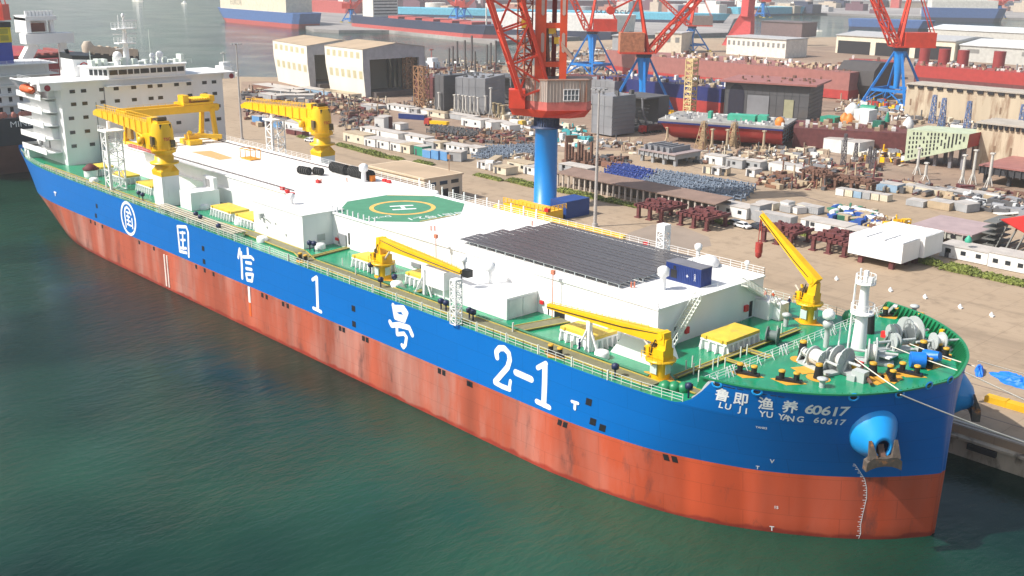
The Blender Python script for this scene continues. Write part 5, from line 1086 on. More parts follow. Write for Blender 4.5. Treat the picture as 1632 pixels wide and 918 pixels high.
# mooring ropes
RP = mat('mooring_rope', (.62, .58, .5), .8)
def rope(a, b, sag, label, r=.055):
    a = Vector(a); b = Vector(b); mb = MB(); P = [a.lerp(b, k/16)-Vector((0, 0, sag*4*(k/16)*(1-k/16))) for k in range(17)]; mb.path(P, r, 6); solo('mooring_rope', mb, RP, label, 'rope', 'mooring ropes at the bow')
def hp_(px, py): t, z = hullinv(px, py); p = bowpt(t, z); T, N, _ = hn(t, z); N = N if N.y < 0 else -N; return Vector((p.x, -p.y, z))+N*.15
a = hp_(1434, 628); b = G(1670, 712, 4.3); 
rope(a, (48.5, 24.4, 4.3), .5, 'near mooring rope running from the hole in the blue bow down to the quay', .085)
rope((33.2, 3.4, ZB-.3), (66, 27, 4.2), .4, 'middle mooring rope from the stem across the blue tarpaulin to the quay', .08)
rope((32.6, 8.2, ZB-.3), (74, 55, 4.2), .6, 'far thin mooring rope running from the stem out over the beige quay', .06)
pw = G(1450, 548, ZF+1.4); rope(pw, (32.9, 6.9, ZB-.6), .1, 'white rope across the green forecastle from the largest grey winch to the stem', .07)
pw = G(1420, 552, ZF+1.6); rope(pw, (33.0, 4.0, ZB-.6), .1, 'white rope stretched low over the blue covered drum to the stem', .07)
pw = G(1363, 572, ZF+1.8); rope(pw, tuple(hp_(1434, 626)+Vector((-.5,.5,.1))), .05, 'white rope from the red winch brake to the hole in the near bulwark', .07)
rope(tuple(G(1278, 560, ZF+1.5)), tuple(G(1300, 575, ZF+1.5)), .05, 'short white rope between the black roller and the nearest grey winch', .05)
# people: simple posed figures with overalls and helmets
def person(x, y, z, rz, suit, helmet, label):
    t = thing('person', label, 'person', (x, y, z), rz)
    me = D.meshes.new('body'); V = [(0,0,.95),(0,0,1.2),(0,0,1.42),(0,0,1.52),(0,.01,1.68),(0,.18,1.42),(.05,.27,1.15),(.2,.24,.98),(0,-.18,1.42),(.02,-.28,1.15),(.1,-.27,.9),(0,.1,.88),(.03,.12,.48),(0,.12,.06),(.16,.13,.03),(0,-.1,.88),(-.02,-.12,.48),(-.04,-.12,.06),(.12,-.13,.03)]
    Ed = [(0,1),(1,2),(2,3),(3,4),(2,5),(5,6),(6,7),(2,8),(8,9),(9,10),(0,11),(11,12),(12,13),(13,14),(0,15),(15,16),(16,17),(17,18)]
    R_ = [.15,.14,.14,.06,.1,.07,.05,.035,.07,.05,.035,.1,.07,.05,.04,.1,.07,.05,.04]
    me.from_pydata(V, Ed, []); me.materials.append(suit); o = D.objects.new('body', me); COL.objects.link(o); o.parent = t
    sk = o.modifiers.new('skin', 'SKIN')
    for i, r in enumerate(R_): me.skin_vertices[0].data[i].radius = (r, r)
    me.skin_vertices[0].data[0].use_root = True; ss = o.modifiers.new('sub', 'SUBSURF'); ss.levels = 1; ss.render_levels = 1
    mb = MB(); mb.lathe((0, .01, 1.60), [(.105*math.sin(math.pi*k/6)+.01, .13*(1-math.cos(math.pi*k/6))) for k in range(7)], 10); mb.box(.09, -.015, 1.68, .13, .035, 1.73); part('face', mb, mat('skin', (.4, .22, .15), .6), t)
    mb = MB(); mb.lathe((0, .01, 1.74), [(.17,0),(.14,.03),(.13,.1),(.06,.17)], 12); part('helmet', mb, helmet, t)
NVS = mat('navy_overall', (.01, .02, .09), .8); ORS = mat('orange_overall', (.65, .09, .02), .8)
p = G(1257, 492, ZD); person(p.x, p.y, ZD, 2.4, NVS, W_, 'person in dark blue overalls and white helmet by the rail near the raised crane')
p = G(1219, 479, ZD); person(p.x, p.y, ZD, 1.0, ORS, W_, 'person in orange overalls nearest the far corner of the white tank house')
p = G(1231, 483, ZD); person(p.x, p.y, ZD, 2.0, ORS, W_, 'person in orange overalls standing between another worker and the white locker at the far rail')
p = G(923, 562, ZD); person(p.x, p.y, ZD, .3, NVS, NVS, 'person in dark blue overalls beside the white tripod on the green side deck')
# ================================================================= THE YARD
def frame(A, B, snap=True, z=4.0):
    a = G(*A, z); b = G(*B, z); d = b-a; ang = math.atan2(d.y, d.x); L = d.length
    if snap and abs(ang) < .26: L = d.x; ang = 0.0
    return a, ang, L
class Fr:
    def __init__(s, A, B, ytop=None, snap=True, z=4.0):
        s.o, s.ang, s.L = frame(A, B, snap, z); s.h = (HT(s.o.x, s.o.y, ytop)-z) if ytop is not None else None
    def thing(s, name, label, cat, group=None): return thing(name, label, cat, tuple(s.o), s.ang, group)
USED = set()
def nm(c): return {'w':PCB}.get(c, c)
PALC = {'white': PCB, 'cream': pal('cabin_cream', (.60,.54,.42)), 'grey': pal('cabin_grey', (.33,.34,.35)), 'pale blue': pal('cabin_pale_blue', (.26,.38,.50)), 'light blue': pal('cabin_light_blue', (.12,.30,.56)), 'blue': pal('cabin_blue', (.02,.08,.32)), 'green': pal('cabin_green', (.02,.24,.15)), 'teal': pal('cabin_teal', (.05,.33,.36)), 'brown': pal('cabin_brown', (.20,.10,.07)), 'red': pal('cabin_red', (.38,.03,.02)), 'dark grey': pal('cabin_dark', (.12,.125,.13)), 'tan': pal('cabin_tan', (.42,.33,.22)), 'navy': NAV, 'yellow': pal('cabin_yellow', (.6,.4,.05)), 'maroon': MAR, 'orange': pal('cabin_orange', (.65,.2,.03))}
def cabin(A, B, ytop, depth, col, label, group=None, win=0, door=True, name='site_cabin', cat='cabin', h=None, z=4.0):
    f = Fr(A, B, ytop, z=z); h = h or min(4.2, max(2.2, f.h)); L = f.L
    t = f.thing(name, label, cat, group); mb = MB(); mb.box(0, 0, .12, L, depth, h); part('body', mb, PALC[col], t)
    mb = MB(); mb.box(-.12, -.12, h, L+.12, depth+.12, h+.14); part('roof', mb, PALC['tan'] if col in ('cream',) else pal('cabin_roof', (.46,.42,.38)), t)
    n = win
    for i in range(n):
        x = L*(i+.6)/(n+.2); mb = MB(); mb.box(x-.55, -.05, 1.2, x+.55, .02, 2.1); part('window', mb, GLS, t)
    if door: mb = MB(); mb.box(L*.12, -.05, .15, L*.12+.95, .02, 2.2); part('door', mb, pal('cabin_door', (.08,.08,.09)), t)
    return t
def cont(A, B, ytop, col, label, group=None, depth=2.4, h=None, z=4.0):
    f = Fr(A, B, ytop, z=z); h = h or min(3.0, max(1.6, f.h)); L = f.L; t = f.thing('shipping_container', label, 'container', group)
    mb = MB(); mb.box(0, 0, .1, L, depth, h); n = max(4, int(L/.6))
    part('body', mb, PALC[col], t); mb = MB()
    for k in range(1, n): mb.box(L*k/n-.08, -.04, .3, L*k/n+.08, .01, h-.2)
    part('corrugation', mb, PALC[col], t); mb = MB(); mb.box(-.03, -.03, h, L+.03, depth+.03, h+.06); part('top', mb, pal('container_top', (.42,.39,.36)), t)
    return t
# ---- two big open-ended assembly halls
def hall(A, B, ytop, width, label, nwin=6):
    f = Fr(A, B, ytop, False); L, h = f.L, f.h; t = f.thing('assembly_hall', label, 'hall'); W_d = width
    mb = MB(); mb.add([(2.5,0,0),(L,0,0),(L,-1.1,h*.62),(0.5,-1.1,h*.62),(0,-1.1,h),(L,-1.1,h)], [(0,1,2,3),(3,2,5,4)]); mb.add([(2.5,0,0),(0.5,-1.1,h*.62),(0,-1.1,h),(0,W_d,h),(2.5,W_d,0)], [(0,1,2,3,4)]); mb.box(0, W_d-.5, 0, L, W_d, h)
    part('wall', mb, CRM, t)
    mb = MB(); mb.add([(0,-1.4,h),(L+.5,-1.4,h),(L+.5,W_d/2,h+2.4),(0,W_d/2,h+2.4),(0,W_d+.3,h),(L+.5,W_d+.3,h)], [(0,1,2,3),(3,2,5,4)]); part('roof', mb, TAN, t)
    mb = MB(); mb.add([(L-.1,-1.1,h*.78),(L-.1,W_d,h*.78),(L-.1,W_d,h),(L-.1,W_d/2,h+2.3),(L-.1,-1.1,h)], [(0,1,2,3,4)]); mb.box(L-1.2, W_d-4, 0, L, W_d, h*.78); mb.add([(L-.05,-1.1,h*.8),(L-.05,2.8,h*.8),(L-.05,3.2,0),(L-.05,0,0),(L-.05,-1.1,h*.6)], [(0,4,3,2,1)]); part('portal_frame', mb, pal('hall_grey', (.42,.42,.44)), t)
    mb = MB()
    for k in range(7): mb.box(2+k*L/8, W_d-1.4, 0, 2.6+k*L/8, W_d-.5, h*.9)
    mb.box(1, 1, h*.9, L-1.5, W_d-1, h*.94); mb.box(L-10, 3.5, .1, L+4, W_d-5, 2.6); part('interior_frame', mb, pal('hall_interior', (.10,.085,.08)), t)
    for row in (0, 1):
        for k in range(nwin):
            x = L*(.06+.155*k)+.9*(1-row); mb = MB()
            if row: mb.add([(x,-1.15,h*.80),(x+L*.085,-1.15,h*.80),(x+L*.085,-1.15,h*.93),(x,-1.15,h*.93)], [(0,1,2,3)])
            else: y0_ = -2*.75; mb.add([(x+.8,-.72,h*.38),(x+.8+L*.085,-.72,h*.38),(x+.8+L*.085,-1.02,h*.545),(x+.8,-1.02,h*.545)], [(0,1,2,3)])
            part('window', mb, TNW, t)
hall((441,129), (495,142), 64, 34, 'left of the two cream assembly halls, farther from the camera, with dark open end')
hall((523,146), (583,156), 72, 36, 'right of the two cream assembly halls, its wide dark doorway fully open')
# ---- building on the quay behind the ship
P1, P2, P3, P4 = (G(*p, 11.0) for p in ((580,264),(651,256.5),(742,276.5),(671,283.5)))
x0, x1, y0, y1 = P1.x, (P3.x+P4.x)/2, P4.y, P3.y
q = thing('quay_building', 'low cream building with flat tan roof on the quay behind the ship', 'building', (x0, y0, 4))
mb = MB(); mb.box(x0, y0, 4, x1, y1, 10.6); part('body', mb, pal('render_cream', (.58,.50,.38)), q, W=True)
mb = MB(); mb.box(x0-.3, y0-.3, 10.6, x1+.3, y1+.3, 11.0); part('roof', mb, pal('parapet', (.60,.48,.33)), q, W=True); mb = MB(); mb.box(x0+.5, y0+.5, 10.9, x1-.5, y1-.5, 11.03); part('roof_felt', mb, TAN, q, W=True)
for k in range(3): mb = MB(); y = y0+(y1-y0)*(.1+.3*k); mb.box(x1-.02, y, 8.6, x1+.05, y+(y1-y0)*.2, 9.6); part('window', mb, GLS, q, W=True)
for k in range(2): mb = MB(); y = y0+(y1-y0)*(.42+.3*k); mb.box(x1-.02, y, 4.1, x1+.05, y+(y1-y0)*.2, 7.4); part('door', mb, BLD, q, W=True)
for k in range(10): mb = MB(); x = x0+(x1-x0)*(.08+.09*k); mb.box(x, y0-.05, 8.4, x+2.4, y0+.02, 9.5); part('window', mb, pal('louvre_brown', (.25,.19,.14)), q, W=True)
# ---- rows of site cabins behind the hedges
R1 = 'cabins in the front row behind the long hedge'; R2 = 'cabins in the second row'
row1 = [((547,224.5),(580,231.5),210,'cream',2,'cream cabin at the left end of the row behind the hedge'),((580.5,232),(599,235.5),219,'white',1,'small white cabin second from the left end of the hedge row'),((600,235.5),(621,239.5),222,'white',1,'white cabin third from the left end of the hedge row'),((621.5,239.5),(637,243),226,'white',1,'white cabin fourth from the left end of the hedge row'),((638,243),(655,246),229,'cream',1,'cream cabin just left of the green hut in the hedge row')]
for A, B, yt, c, w, lb in row1: cabin(A, B, yt, 5.5, c, lb, R1, w)
cabin((660,247),(671,250),232,4,'green','small green hut between white cabins and light blue containers','green huts' if 0 else None, 0)
for k, (A, B) in enumerate((((673,250.5),(686,253)),((687,253),(700,255)),((701,255),(714,257)))): cont(A, B, 238, 'light blue', ('left','middle','right')[k]+' one of three light blue containers at the end of the hedge row', 'light blue containers by the hedge', 3)
cabin((715,257),(735,258.5),242,5,'grey','grey cabin closing the right end of the hedge row',R1,0)
row2 = [((574,211.5),(597,216.5),203,'white',2),((600,218),(634,225),207,'white',0),((635,222),(672,231),215,'white',3),((674,235),(690,238.5),224,'grey',0),((691,238),(703,240),226,'cream',1),((704,239),(740,246),228,'white',4),((741,244),(760,248),233,'white',2),((616,174.5),(645,181),166,'white',4),((652,181),(665,183),173,'grey',1),((666,182),(679,185),174,'white',0),((680,185),(706,190),178,'cream',2),((709,188),(744,196),181,'grey',0),((735,200),(760,206),187,'white',2),((762,201),(783,208),189,'white',1),((785,203),(812,212),192,'white',3)]
for k, (A, B, yt, c, w) in enumerate(row2):
    cabin(A, B, yt, 4.5, c, '%s cabin, %s from the left of the scattered cabins behind the hedge row' % (c, ORD[k]), R2, w)
# cabins flanking the blue crane column and along the shed
for k, (A, B, yt, c, w) in enumerate([((808,270),(833,278),256,'cream',2),((834,277),(850,282),264,'white',1),((890,272),(930,282),262,'grey',3),((760,268),(778,273),260,'white',1),((786,276),(808,280),266,'cream',1)]):
    cabin(A, B, yt, 5, c, '%s cabin, %s from the left of those beside the blue crane column' % (c, ORD[k]), 'cabins beside the crane column', w)
# right-hand cabins
cabin((1131,339),(1193,350),322,5.5,'white','long white cabin with two windows beside the parked cars','white site cabins on the right',3); cabin((1194,350),(1209,353),326,5.5,'grey','grey cabin joined to the right end of the long white cabin by the cars',None,0,False)
cabin((1275,364),(1344,379),349,5.5,'white','white cabin with one window behind the maroon trestles','white site cabins on the right',2); cabin((1345,379.5),(1394,389),366,5.5,'white','white cabin partly hidden by the two big white boxes','white site cabins on the right',2)
cabin((1496,408),(1571,424),389,6,'white','long white cabin with three windows right of the big white boxes','white site cabins on the right',3); cabin((1573,425),(1660,441),402,6,'white','white cabin with two windows cut by the right edge of the picture','white site cabins on the right',4,False)
cont((1201,353),(1262,364),336,'grey','long grey container behind the raised yellow boom',None,3.2); cont((1060,322),(1075,325),314,'red','small red box at the end of the long shed') if 0 else None
for k, (A, B, yt, c) in enumerate([((1204,331),(1217,334),321,'white'),((1218,334),(1230,337),323,'cream'),((1242,334),(1254,337),321,'white'),((1242,337),(1256,341),328,'grey'),((1257,338),(1270,342),330,'white'),((1268,336),(1281,339),325,'cream'),((1282,339),(1303,343),328,'grey')]): cont(A, B, yt, c, '%s container, %s from the left in the cluster behind the grey container' % (c, ORD[k]), 'containers behind the grey one', 3.2)
for k, c in enumerate(('white','cream','pale blue','grey','cream','cream')): a = 1331+14*k; cont((a, 311+k*1.9), (a+13.4, 312.9+k*1.9), 300+k*2, c, '%s box, %s from the left in the line of six below the brown trestles' % (c, ORD[k]), 'line of six boxes', 3)
for k, (A, B, yt, c, d) in enumerate([((1396,303),(1430,308),291,'pale blue',5),((1437,303),(1500,315),295,'cream',4),((1443,327),(1470,332),318,'grey',4),((1477,331),(1512,337),319,'tan',5),((1515,334),(1540,340),321,'grey',5),((1505,312),(1541,319),303,'dark grey',6),((1545,315),(1590,323),306,'grey',4),((1224,272),(1285,279),259,'white',5),((1447,300),(1490,311),298,'dark grey',2)]):
    cont(A, B, yt, c, '%s container, %s listed of the loose ones on the right-hand yard' % (c, ORD[k]) if 0 else ['pale blue container on the right yard beside the brown trestles','long cream container behind the grey scrap on the right yard','grey container at the left end of the nearest scrap line','tan crate of scrap in the nearest scrap line','grey container at the right end of the nearest scrap line','dark grey container right of the long cream one','grey flat container left of the white tarpaulin heap','long white container near the far rail of the yard','dark skip in front of the long cream container'][k], None, d)
for k, (A, B, yt, c, w) in enumerate([((1122,261),(1155,265),246,'white',1),((1156,266),(1184,270),252,'grey',1),((1185,269),(1212,273),255,'grey',2),((1119,276),(1132,278),264,'cream',0),((1133,278),(1147,280),266,'white',1),((1148,280),(1158,281),270,'tan',1),((1188,281),(1204,283),269,'white',1)]): cabin(A, B, yt, 4, c, '%s cabin, %s from the left in the group right of the stilted grey deck' % (c, ORD[k]), 'cabins right of the stilted deck', w)
cont((1311,241),(1340,245),222,'white','left white wrapped block standing in front of the maroon barge','white wrapped blocks',12,4.6); cont((1341,245),(1370,248.5),224,'white','right white wrapped block standing in front of the maroon barge','white wrapped blocks',10,4.4)
cont((402,196),(418,198),183,'light blue','light blue container left of the far lattice boom rest',None,3); cont((434,204),(448,206),190,'light blue','light blue container behind the far yellow crane boom',None,3)
cabin((450,206),(505,217),192,5,'white','long white cabin seen under the far yellow boom',None,2)
for k, a in enumerate((456, 468)): cont((a, 213+k*2), (a+13, 216+k*2), 205+k*2, 'maroon', ('left','right')[k]+' one of two maroon skips under the far yellow boom', 'maroon skips', 3)
cont((635,189),(676,192),184,'navy','long navy blue trailer box on the open yard',None,3,2.2); cont((611,205),(626,204),189,'maroon','upright maroon steel box behind the cabins',None,6,4.5); cabin((626,206),(640,208),196,4,'white','white hut right of the upright maroon box',None,0); cabin((597,206),(612,207),182,4,'white','tall white hut left of the upright maroon box',None,0,h=4.5)
for k, (A, B, yt, c, d) in enumerate([((403,141),(470,150),137,'brown',9),((420,150),(475,155),145,'dark grey',8),((412,156),(430,162),150,'grey',6),((440,160),(500,160),152,'grey',7),((475,146),(510,155),141,'pale blue',6),((507,150),(543,160),146,'cream',6),((575,174),(600,178),166,'grey',6),((475,170),(485,170),157,'grey',4)]):
    cabin(A, B, yt, d, c, '%s workshop hut, %s of those in front of the cream halls' % (c, ORD[k]), 'huts before the halls', 0, False, 'workshop_hut', 'hut')
# ---- the long open shed
f = Fr((888,296), (1130,351), 283); L = f.L; t = f.thing('long_shed', 'very long low brown shed with many pillars along the hedge', 'shed'); h = 3.6
mb = MB(); mb.box(0, 6.4, 0, L, 6.6, h); mb.box(0, 1, 0, L, 1.1, .8); part('back_wall', mb, pal('shed_wall', (.26,.22,.19)), t)
mb = MB(); mb.add([(-.3,-.4,h),(L+.3,-.4,h),(L+.3,7,h+.8),(-.3,7,h+.8),(-.3,-.4,h+.25),(L+.3,-.4,h+.25),(L+.3,7,h+1.05),(-.3,7,h+1.05)], [(0,3,2,1),(4,5,6,7),(0,1,5,4),(1,2,6,5),(2,3,7,6),(3,0,4,7)]); part('roof', mb, BRF, t)
n = int(L/2.1); pm2 = None
for k in range(n+1):
    if pm2 is None: mb = MB(); mb.box(-.22, 0, 0, .22, .45, h); o = part('pillar', mb, pal('pillar_pale', (.50,.44,.38)), t); pm2 = o.data
    else: o = D.objects.new('pillar', pm2); COL.objects.link(o); o.parent = t
    o.location = (k*L/n, 0, 0)
# ---- hedges
def hedge(pts, w, h, label):
    P = [G(*p) for p in pts]; mb = MB(); random.seed(len(label)); tot = sum((b-a).length for a, b in zip(P, P[1:]))
    for a, b in zip(P, P[1:]):
        L = (b-a).length; d = (b-a)/L; q = Vector((-d.y, d.x, 0)); n = int(L*w*13); w *= .8; h *= .7
        nn = max(2, int(L/1.2)); rows = []
        for i in range(nn+1):
            c = a+d*(L*i/nn); r = random.uniform(.75, 1)*min(1, .5+min(i, nn-i)*.4); rows.append([c-q*w*.40*r, c-q*w*.4*r+Vector((0,0,h*.6*r)), c-q*w*.15+Vector((0,0,h*.85*r)), c+q*w*.2+Vector((0,0,h*.82*r)), c+q*w*.45*r+Vector((0,0,h*.5*r)), c+q*w*.48*r])
        mb.grid(rows, False)
        for i in range(n):
            u = random.random(); v = random.uniform(-.5, .5); r = random.uniform(.7, 1.15); z = h*(1-abs(v*1.7)**2.2*.75)*r*min(1, .4+min(u, 1-u)*L*.4); c = a+d*(u*L)+q*(v*w)+Vector((0,0,max(.15, z*random.uniform(.75, 1))))
            s = random.uniform(.14, .34); e1 = Vector((random.uniform(-1,1), random.uniform(-1,1), random.uniform(-.6,.6))).normalized()*s; e2 = e1.cross(Vector((random.uniform(-1,1), random.uniform(-1,1), random.uniform(-1,1)))).normalized()*s
            mb.add([c-e1, c-e2*.7, c+e1, c+e2*.7], [(0,1,2,3)])
    solo('hedge', mb, HDG, label, 'hedge', 'clipped hedges along the quay road')
for pts, w, h, lb in ((((538,231),(600,248)),4,1.6,'green hedge farthest to the left, just right of the far yellow crane'),(((584,243),(612,251),(642,256)),5,2,'green hedge in front of the white cabin row'),(((660,258),(690,264)),3.5,1.5,'short green hedge by the light blue containers'),(((757,279),(800,289)),3,1.4,'low ragged hedge by the white lorry'),(((811,288),(853,299)),4.5,1.8,'green hedge just left of the blue crane column'),(((888,304),(960,319)),4.5,1.8,'green hedge just right of the blue crane column'),(((964,320),(990,325),(1017,331)),4.5,1.7,'green hedge between lamp mast and maroon trestles'),(((1135,352),(1162,359)),3.5,1.5,'green hedge left of the parked cars'),(((1453,414),(1500,425)),5,1.9,'green hedge just right of the big white boxes'),(((1502,427),(1560,439),(1640,457)),6,2.2,'longest green hedge at the right edge of the picture'),(((1268,372),(1292,378)),3,1.3,'small green hedge between two maroon trestles'),(((475,218),(492,222)),3,1.4,'small green hedge under the far yellow boom by the maroon skips')):
    hedge(pts, w, h, lb)
# ---- lamp masts
LMP = pal('galvanised', (.42,.40,.38), .5)
def lamp(px, py, zt, label, heads=8):
    p = G(px, py); t = thing('lamp_mast', label, 'lamp', tuple(p), 0, 'floodlight masts'); mb = MB(); H = zt-4; mb.tube((0,0,0),(0,0,H),.45,8,.2); mb.tube((0,0,0),(0,0,.8),.7,8); part('pole', mb, LMP, t)
    mb = MB()
    mb.lathe((0,0,H-.2), [(1.0,0),(1.0,.2)], 10)
    for k in range(heads):
        a = 2*math.pi*k/heads; mb.bar((0,0,H),(1.6*math.cos(a),1.6*math.sin(a),H-.1),.1); mb.box(1.6*math.cos(a)-.3,1.6*math.sin(a)-.3,H-.35,1.6*math.cos(a)+.3,1.6*math.sin(a)+.3,H-.05)
    part('floodlights', mb, pal('lamp_head', (.3,.3,.3)), t)
lamp(948, 361, 37.4, 'tall floodlight mast on the open quay right of the blue crane column'); lamp(386, 223, 38, 'tall floodlight mast right of the white accommodation block')
p = G(716, 312); t = thing('lamp_mast', 'short lamp post in front of the tan-roofed quay building', 'lamp', tuple(p), 0, 'floodlight masts'); mb = MB(); mb.tube((0,0,0),(0,0,10.5),.16,6,.1); mb.box(-.5,-.2,10.2,.5,.2,11.4); part('pole', mb, pal('brown_post', (.3,.16,.08)), t)
# ---- vehicles
WHL = TYR
def car(px, py, rz, col, label, g='cars parked on the yard'):
    p = G(px, py); t = thing('parked_car', label, 'car', tuple(p), rz, g)
    mb = MB(); prof = [(-2.2,.35),(2.2,.35),(2.25,.75),(1.3,.95),(.75,1.42),(-1.0,1.45),(-1.75,.98),(-2.25,.9)]; mb.wedge(prof, 'y', -.85, .85); part('body', mb, col, t)
    mb = MB(); mb.wedge([(1.2,.95),(.7,1.38),(-.95,1.40),(-1.65,.98)], 'y', -.87, .87); mb.add([(1.32,-.7,.97),(1.32,.7,.97),(.8,.6,1.40),(.8,-.6,1.40)], [(0,1,2,3)]); part('windows', mb, GLS, t)
    for x in (-1.4, 1.4):
        for y in (-.9, .7): mb = MB(); mb.tube((x,y,.33),(x,y+.2,.33),.33,10); part('wheel', mb, WHL, t)
car(1171, 359, -.25, pal('car_grey', (.07,.08,.10), .3), 'dark grey car, leftmost of the three parked by the long white cabin'); car(1183, 363, -.1, pal('car_white', (.75,.75,.75), .3), 'white car, middle of the three parked by the long white cabin'); car(1207, 365, -.2, pal('car_dark', (.03,.035,.05), .3), 'dark blue car, rightmost of the three parked by the long white cabin'); car(494, 226, .1, pal('car_white', (.75,.75,.75), .3), 'white car parked alone behind the far yellow crane')
def lorry(A, B, cabm, bodym, label, hh=2.0):
    f = Fr(A, B, snap=False); t = f.thing('lorry', label, 'lorry'); L = f.L
    mb = MB(); mb.wedge([(0,.6),(2.2,.6),(2.2,3.0),(.4,3.0),(0,1.9)], 'y', -1.2, 1.2); part('cab', mb, cabm, t)
    mb = MB(); mb.add([(.0-.03,-1.0,1.8),(.0-.03,1.0,1.8),(.33,1.0,2.8),(.33,-1.0,2.8)], [(0,1,2,3)]); part('windscreen', mb, GLS, t)
    mb = MB(); mb.box(2.6,-1.25,1.0,L,1.25,1.0+hh); part('load_body', mb, bodym, t)
    for x in (1, 4, L-2.4, L-1.1):
        for y in (-1.3, .9): mb = MB(); mb.tube((x,y,.5),(x,y+.4,.5),.5,10); part('wheel', mb, WHL, t)
lorry((1020,213),(1054,210), pal('lorry_red', (.5,.02,.015), .4), pal('lorry_dark', (.10,.03,.03)), 'red articulated lorry parked left of the round red hull section'); lorry((678,200),(714,203), PALC['red'], YL, 'red and yellow truck crane on the open yard behind the cabins', 1.2); lorry((779,272),(795,262), PCB, PALC['tan'], 'white lorry with a tan load near the ragged hedge'); lorry((836,205),(815,202), PALC['yellow'], PALC['white'], 'yellow lorry in front of the grey framed hull block')
# ---- steel blocks
def block(A, B, ytop, depth, m, label, ribs=0, name='hull_block', cat='hull block', extra=None, snap=True, z=4.0):
    f = Fr(A, B, ytop, snap, z); L, h = f.L, f.h; t = f.thing(name, label, cat, 'steel hull blocks in the yard'); mb = MB(); mb.box(0, 0, .6, L, depth, h); mb.box(L*.3, depth*.2, 0, L*.36, depth*.3, .6); mb.box(L*.7, depth*.7, 0, L*.76, depth*.8, .6); part('shell', mb, m, t)
    mb = MB(); random.seed(int(A[0]))
    for k in range(int(L/3)): mb.box(k*3+.2, -.12, .8, k*3+.32, 0, h-.2)
    for k in range(3): mb.box(.1, -.1, h*(.25+.25*k), L-.1, 0, h*(.25+.25*k)+.12)
    for k in range(int(h/1.5)): mb.box(L, .2, .8+k*1.5, L+.25, depth-.2, .95+k*1.5)
    part('stiffeners', mb, m, t)
    mb = MB()
    for k in range(int(L*depth/26)):
        x = random.uniform(.5, L-1); y = random.uniform(.5, depth-1); s = random.uniform(.3, 1.4); mb.box(x, y, h+.01, x+s, y+s*random.uniform(.4, 2), h+random.uniform(.3, 1.8))
    part('deck_clutter', mb, random.choice([RUST, LGR, DGR, MAR]), t)
    return t, L, h
def frames(A, B, ytop, depth, m, label, n=4):      # open framed section: deck plates and curved web frames
    f = Fr(A, B, ytop); L, h = f.L, f.h; t = f.thing('framed_hull_block', label, 'hull block', 'open framed hull blocks'); mb = MB(); mb.box(0, depth*.55, .5, L, depth, h-.6); mb.box(0, 0, h-.6, L, depth, h); mb.box(0, 0, .5, L, depth, 1.4); part('plating', mb, m, t)
    for i in range(n):
        x = L*(i+.5)/n; mb = MB(); pts = [(x, -.2, h-.6)]+[(x, .2+(depth*.5)*(1-math.cos(a)), (h-.6)-(h-2)*math.sin(a)) for a in (0, .3, .6, .9, 1.2, 1.5)]
        for a, b in zip(pts, pts[1:]): mb.bar(a, b, .5, .6)
        part('web_frame', mb, LGR, t)
    mb = MB(); 
    for k in range(int(h/1.3)): mb.box(0, .1+depth*.02*k, 1.6+k*1.25, L, .5+depth*.02*k, 1.72+k*1.25)
    part('stringer', mb, m, t, kind='stuff')
block((693,176),(710,178),119,24,DGR,'narrow grey hull block left of the widest plain grey one'); block((726,181),(773,184),123,22,LGR,'plain light grey hull block behind a row of thin white pillars'); block((662,158),(690,160),123,18,MAR,'rusty brown hull block between hall and narrow grey block')
frames((775,164),(836,168),121,16,DGR,'open framed dark hull block left of the red crane cabin',4); frames((978,205),(1030,212),150,14,DGR,'open framed dark hull block below the middle blue crane',4)
block((942,214),(975,219),150,13,LGR,'grey hull block with pale face behind the tall floodlight mast'); block((925,165),(978,172),124,20,LGR,'flat grey hull block above the framed one at the middle crane'); block((905,140),(990,150),118,8,MAR,'maroon flat block behind the middle of the yard') 
# big hulls under construction
def tub(A, B, ytop, depth, mlow, mtop, band, label, bow=0, zsplit=.6, name='ship_hull', cat='hull', deck=RUST, snap=True, clutter=60, z=4.0):
    f = Fr(A, B, ytop, snap, z); L, h = f.L, f.h; t = f.thing(name, label, cat)
    def pr(z0, z1, m, nm_):
        mb = MB(); pl = [(0,0),(L,0),(L,depth),(0,depth)] if not bow else ([(-bow,depth/2),(0,0),(L,0),(L,depth),(0,depth)])
        mb.prism(pl, z0, z1); part(nm_, mb, m, t)
    pr(.4, h*zsplit, mlow, 'lower_hull'); pr(h*zsplit, h, mtop, 'upper_hull')
    mb = MB(); random.seed(int(A[0]+A[1]))
    for k in range(clutter): x = random.uniform(0, L-2); y = random.uniform(.2, depth-2); s = random.uniform(.4, 2.2); mb.use(random.randrange(3)).box(x, y, h+.01, x+s, y+s*random.uniform(.4, 1.6), h+random.uniform(.3, 2.2))
    mb.use(0); rail_line(mb, [(0, .2, h), (L, .2, h)], 1.1, 3, r=.08); part('deck_gear', mb, [deck, PCB, PALC['tan']], t, kind='stuff'); return t, L, h
PNK = pal('primer_pink', (.30,.12,.105)); NVY = pal('hull_navy', (.012,.02,.13)); RDS = pal('section_red', (.36,.035,.03))
tub((1040,128),(1352,160),90,34,RDS,PNK,None,'long pinkish maroon ship hull lying across the middle of the yard',52,.35,clutter=150)
tub((958,166),(1150,190),122,26,RDS,NVY,None,'red ship section with dark blue upper strake behind the middle crane',0,.55)
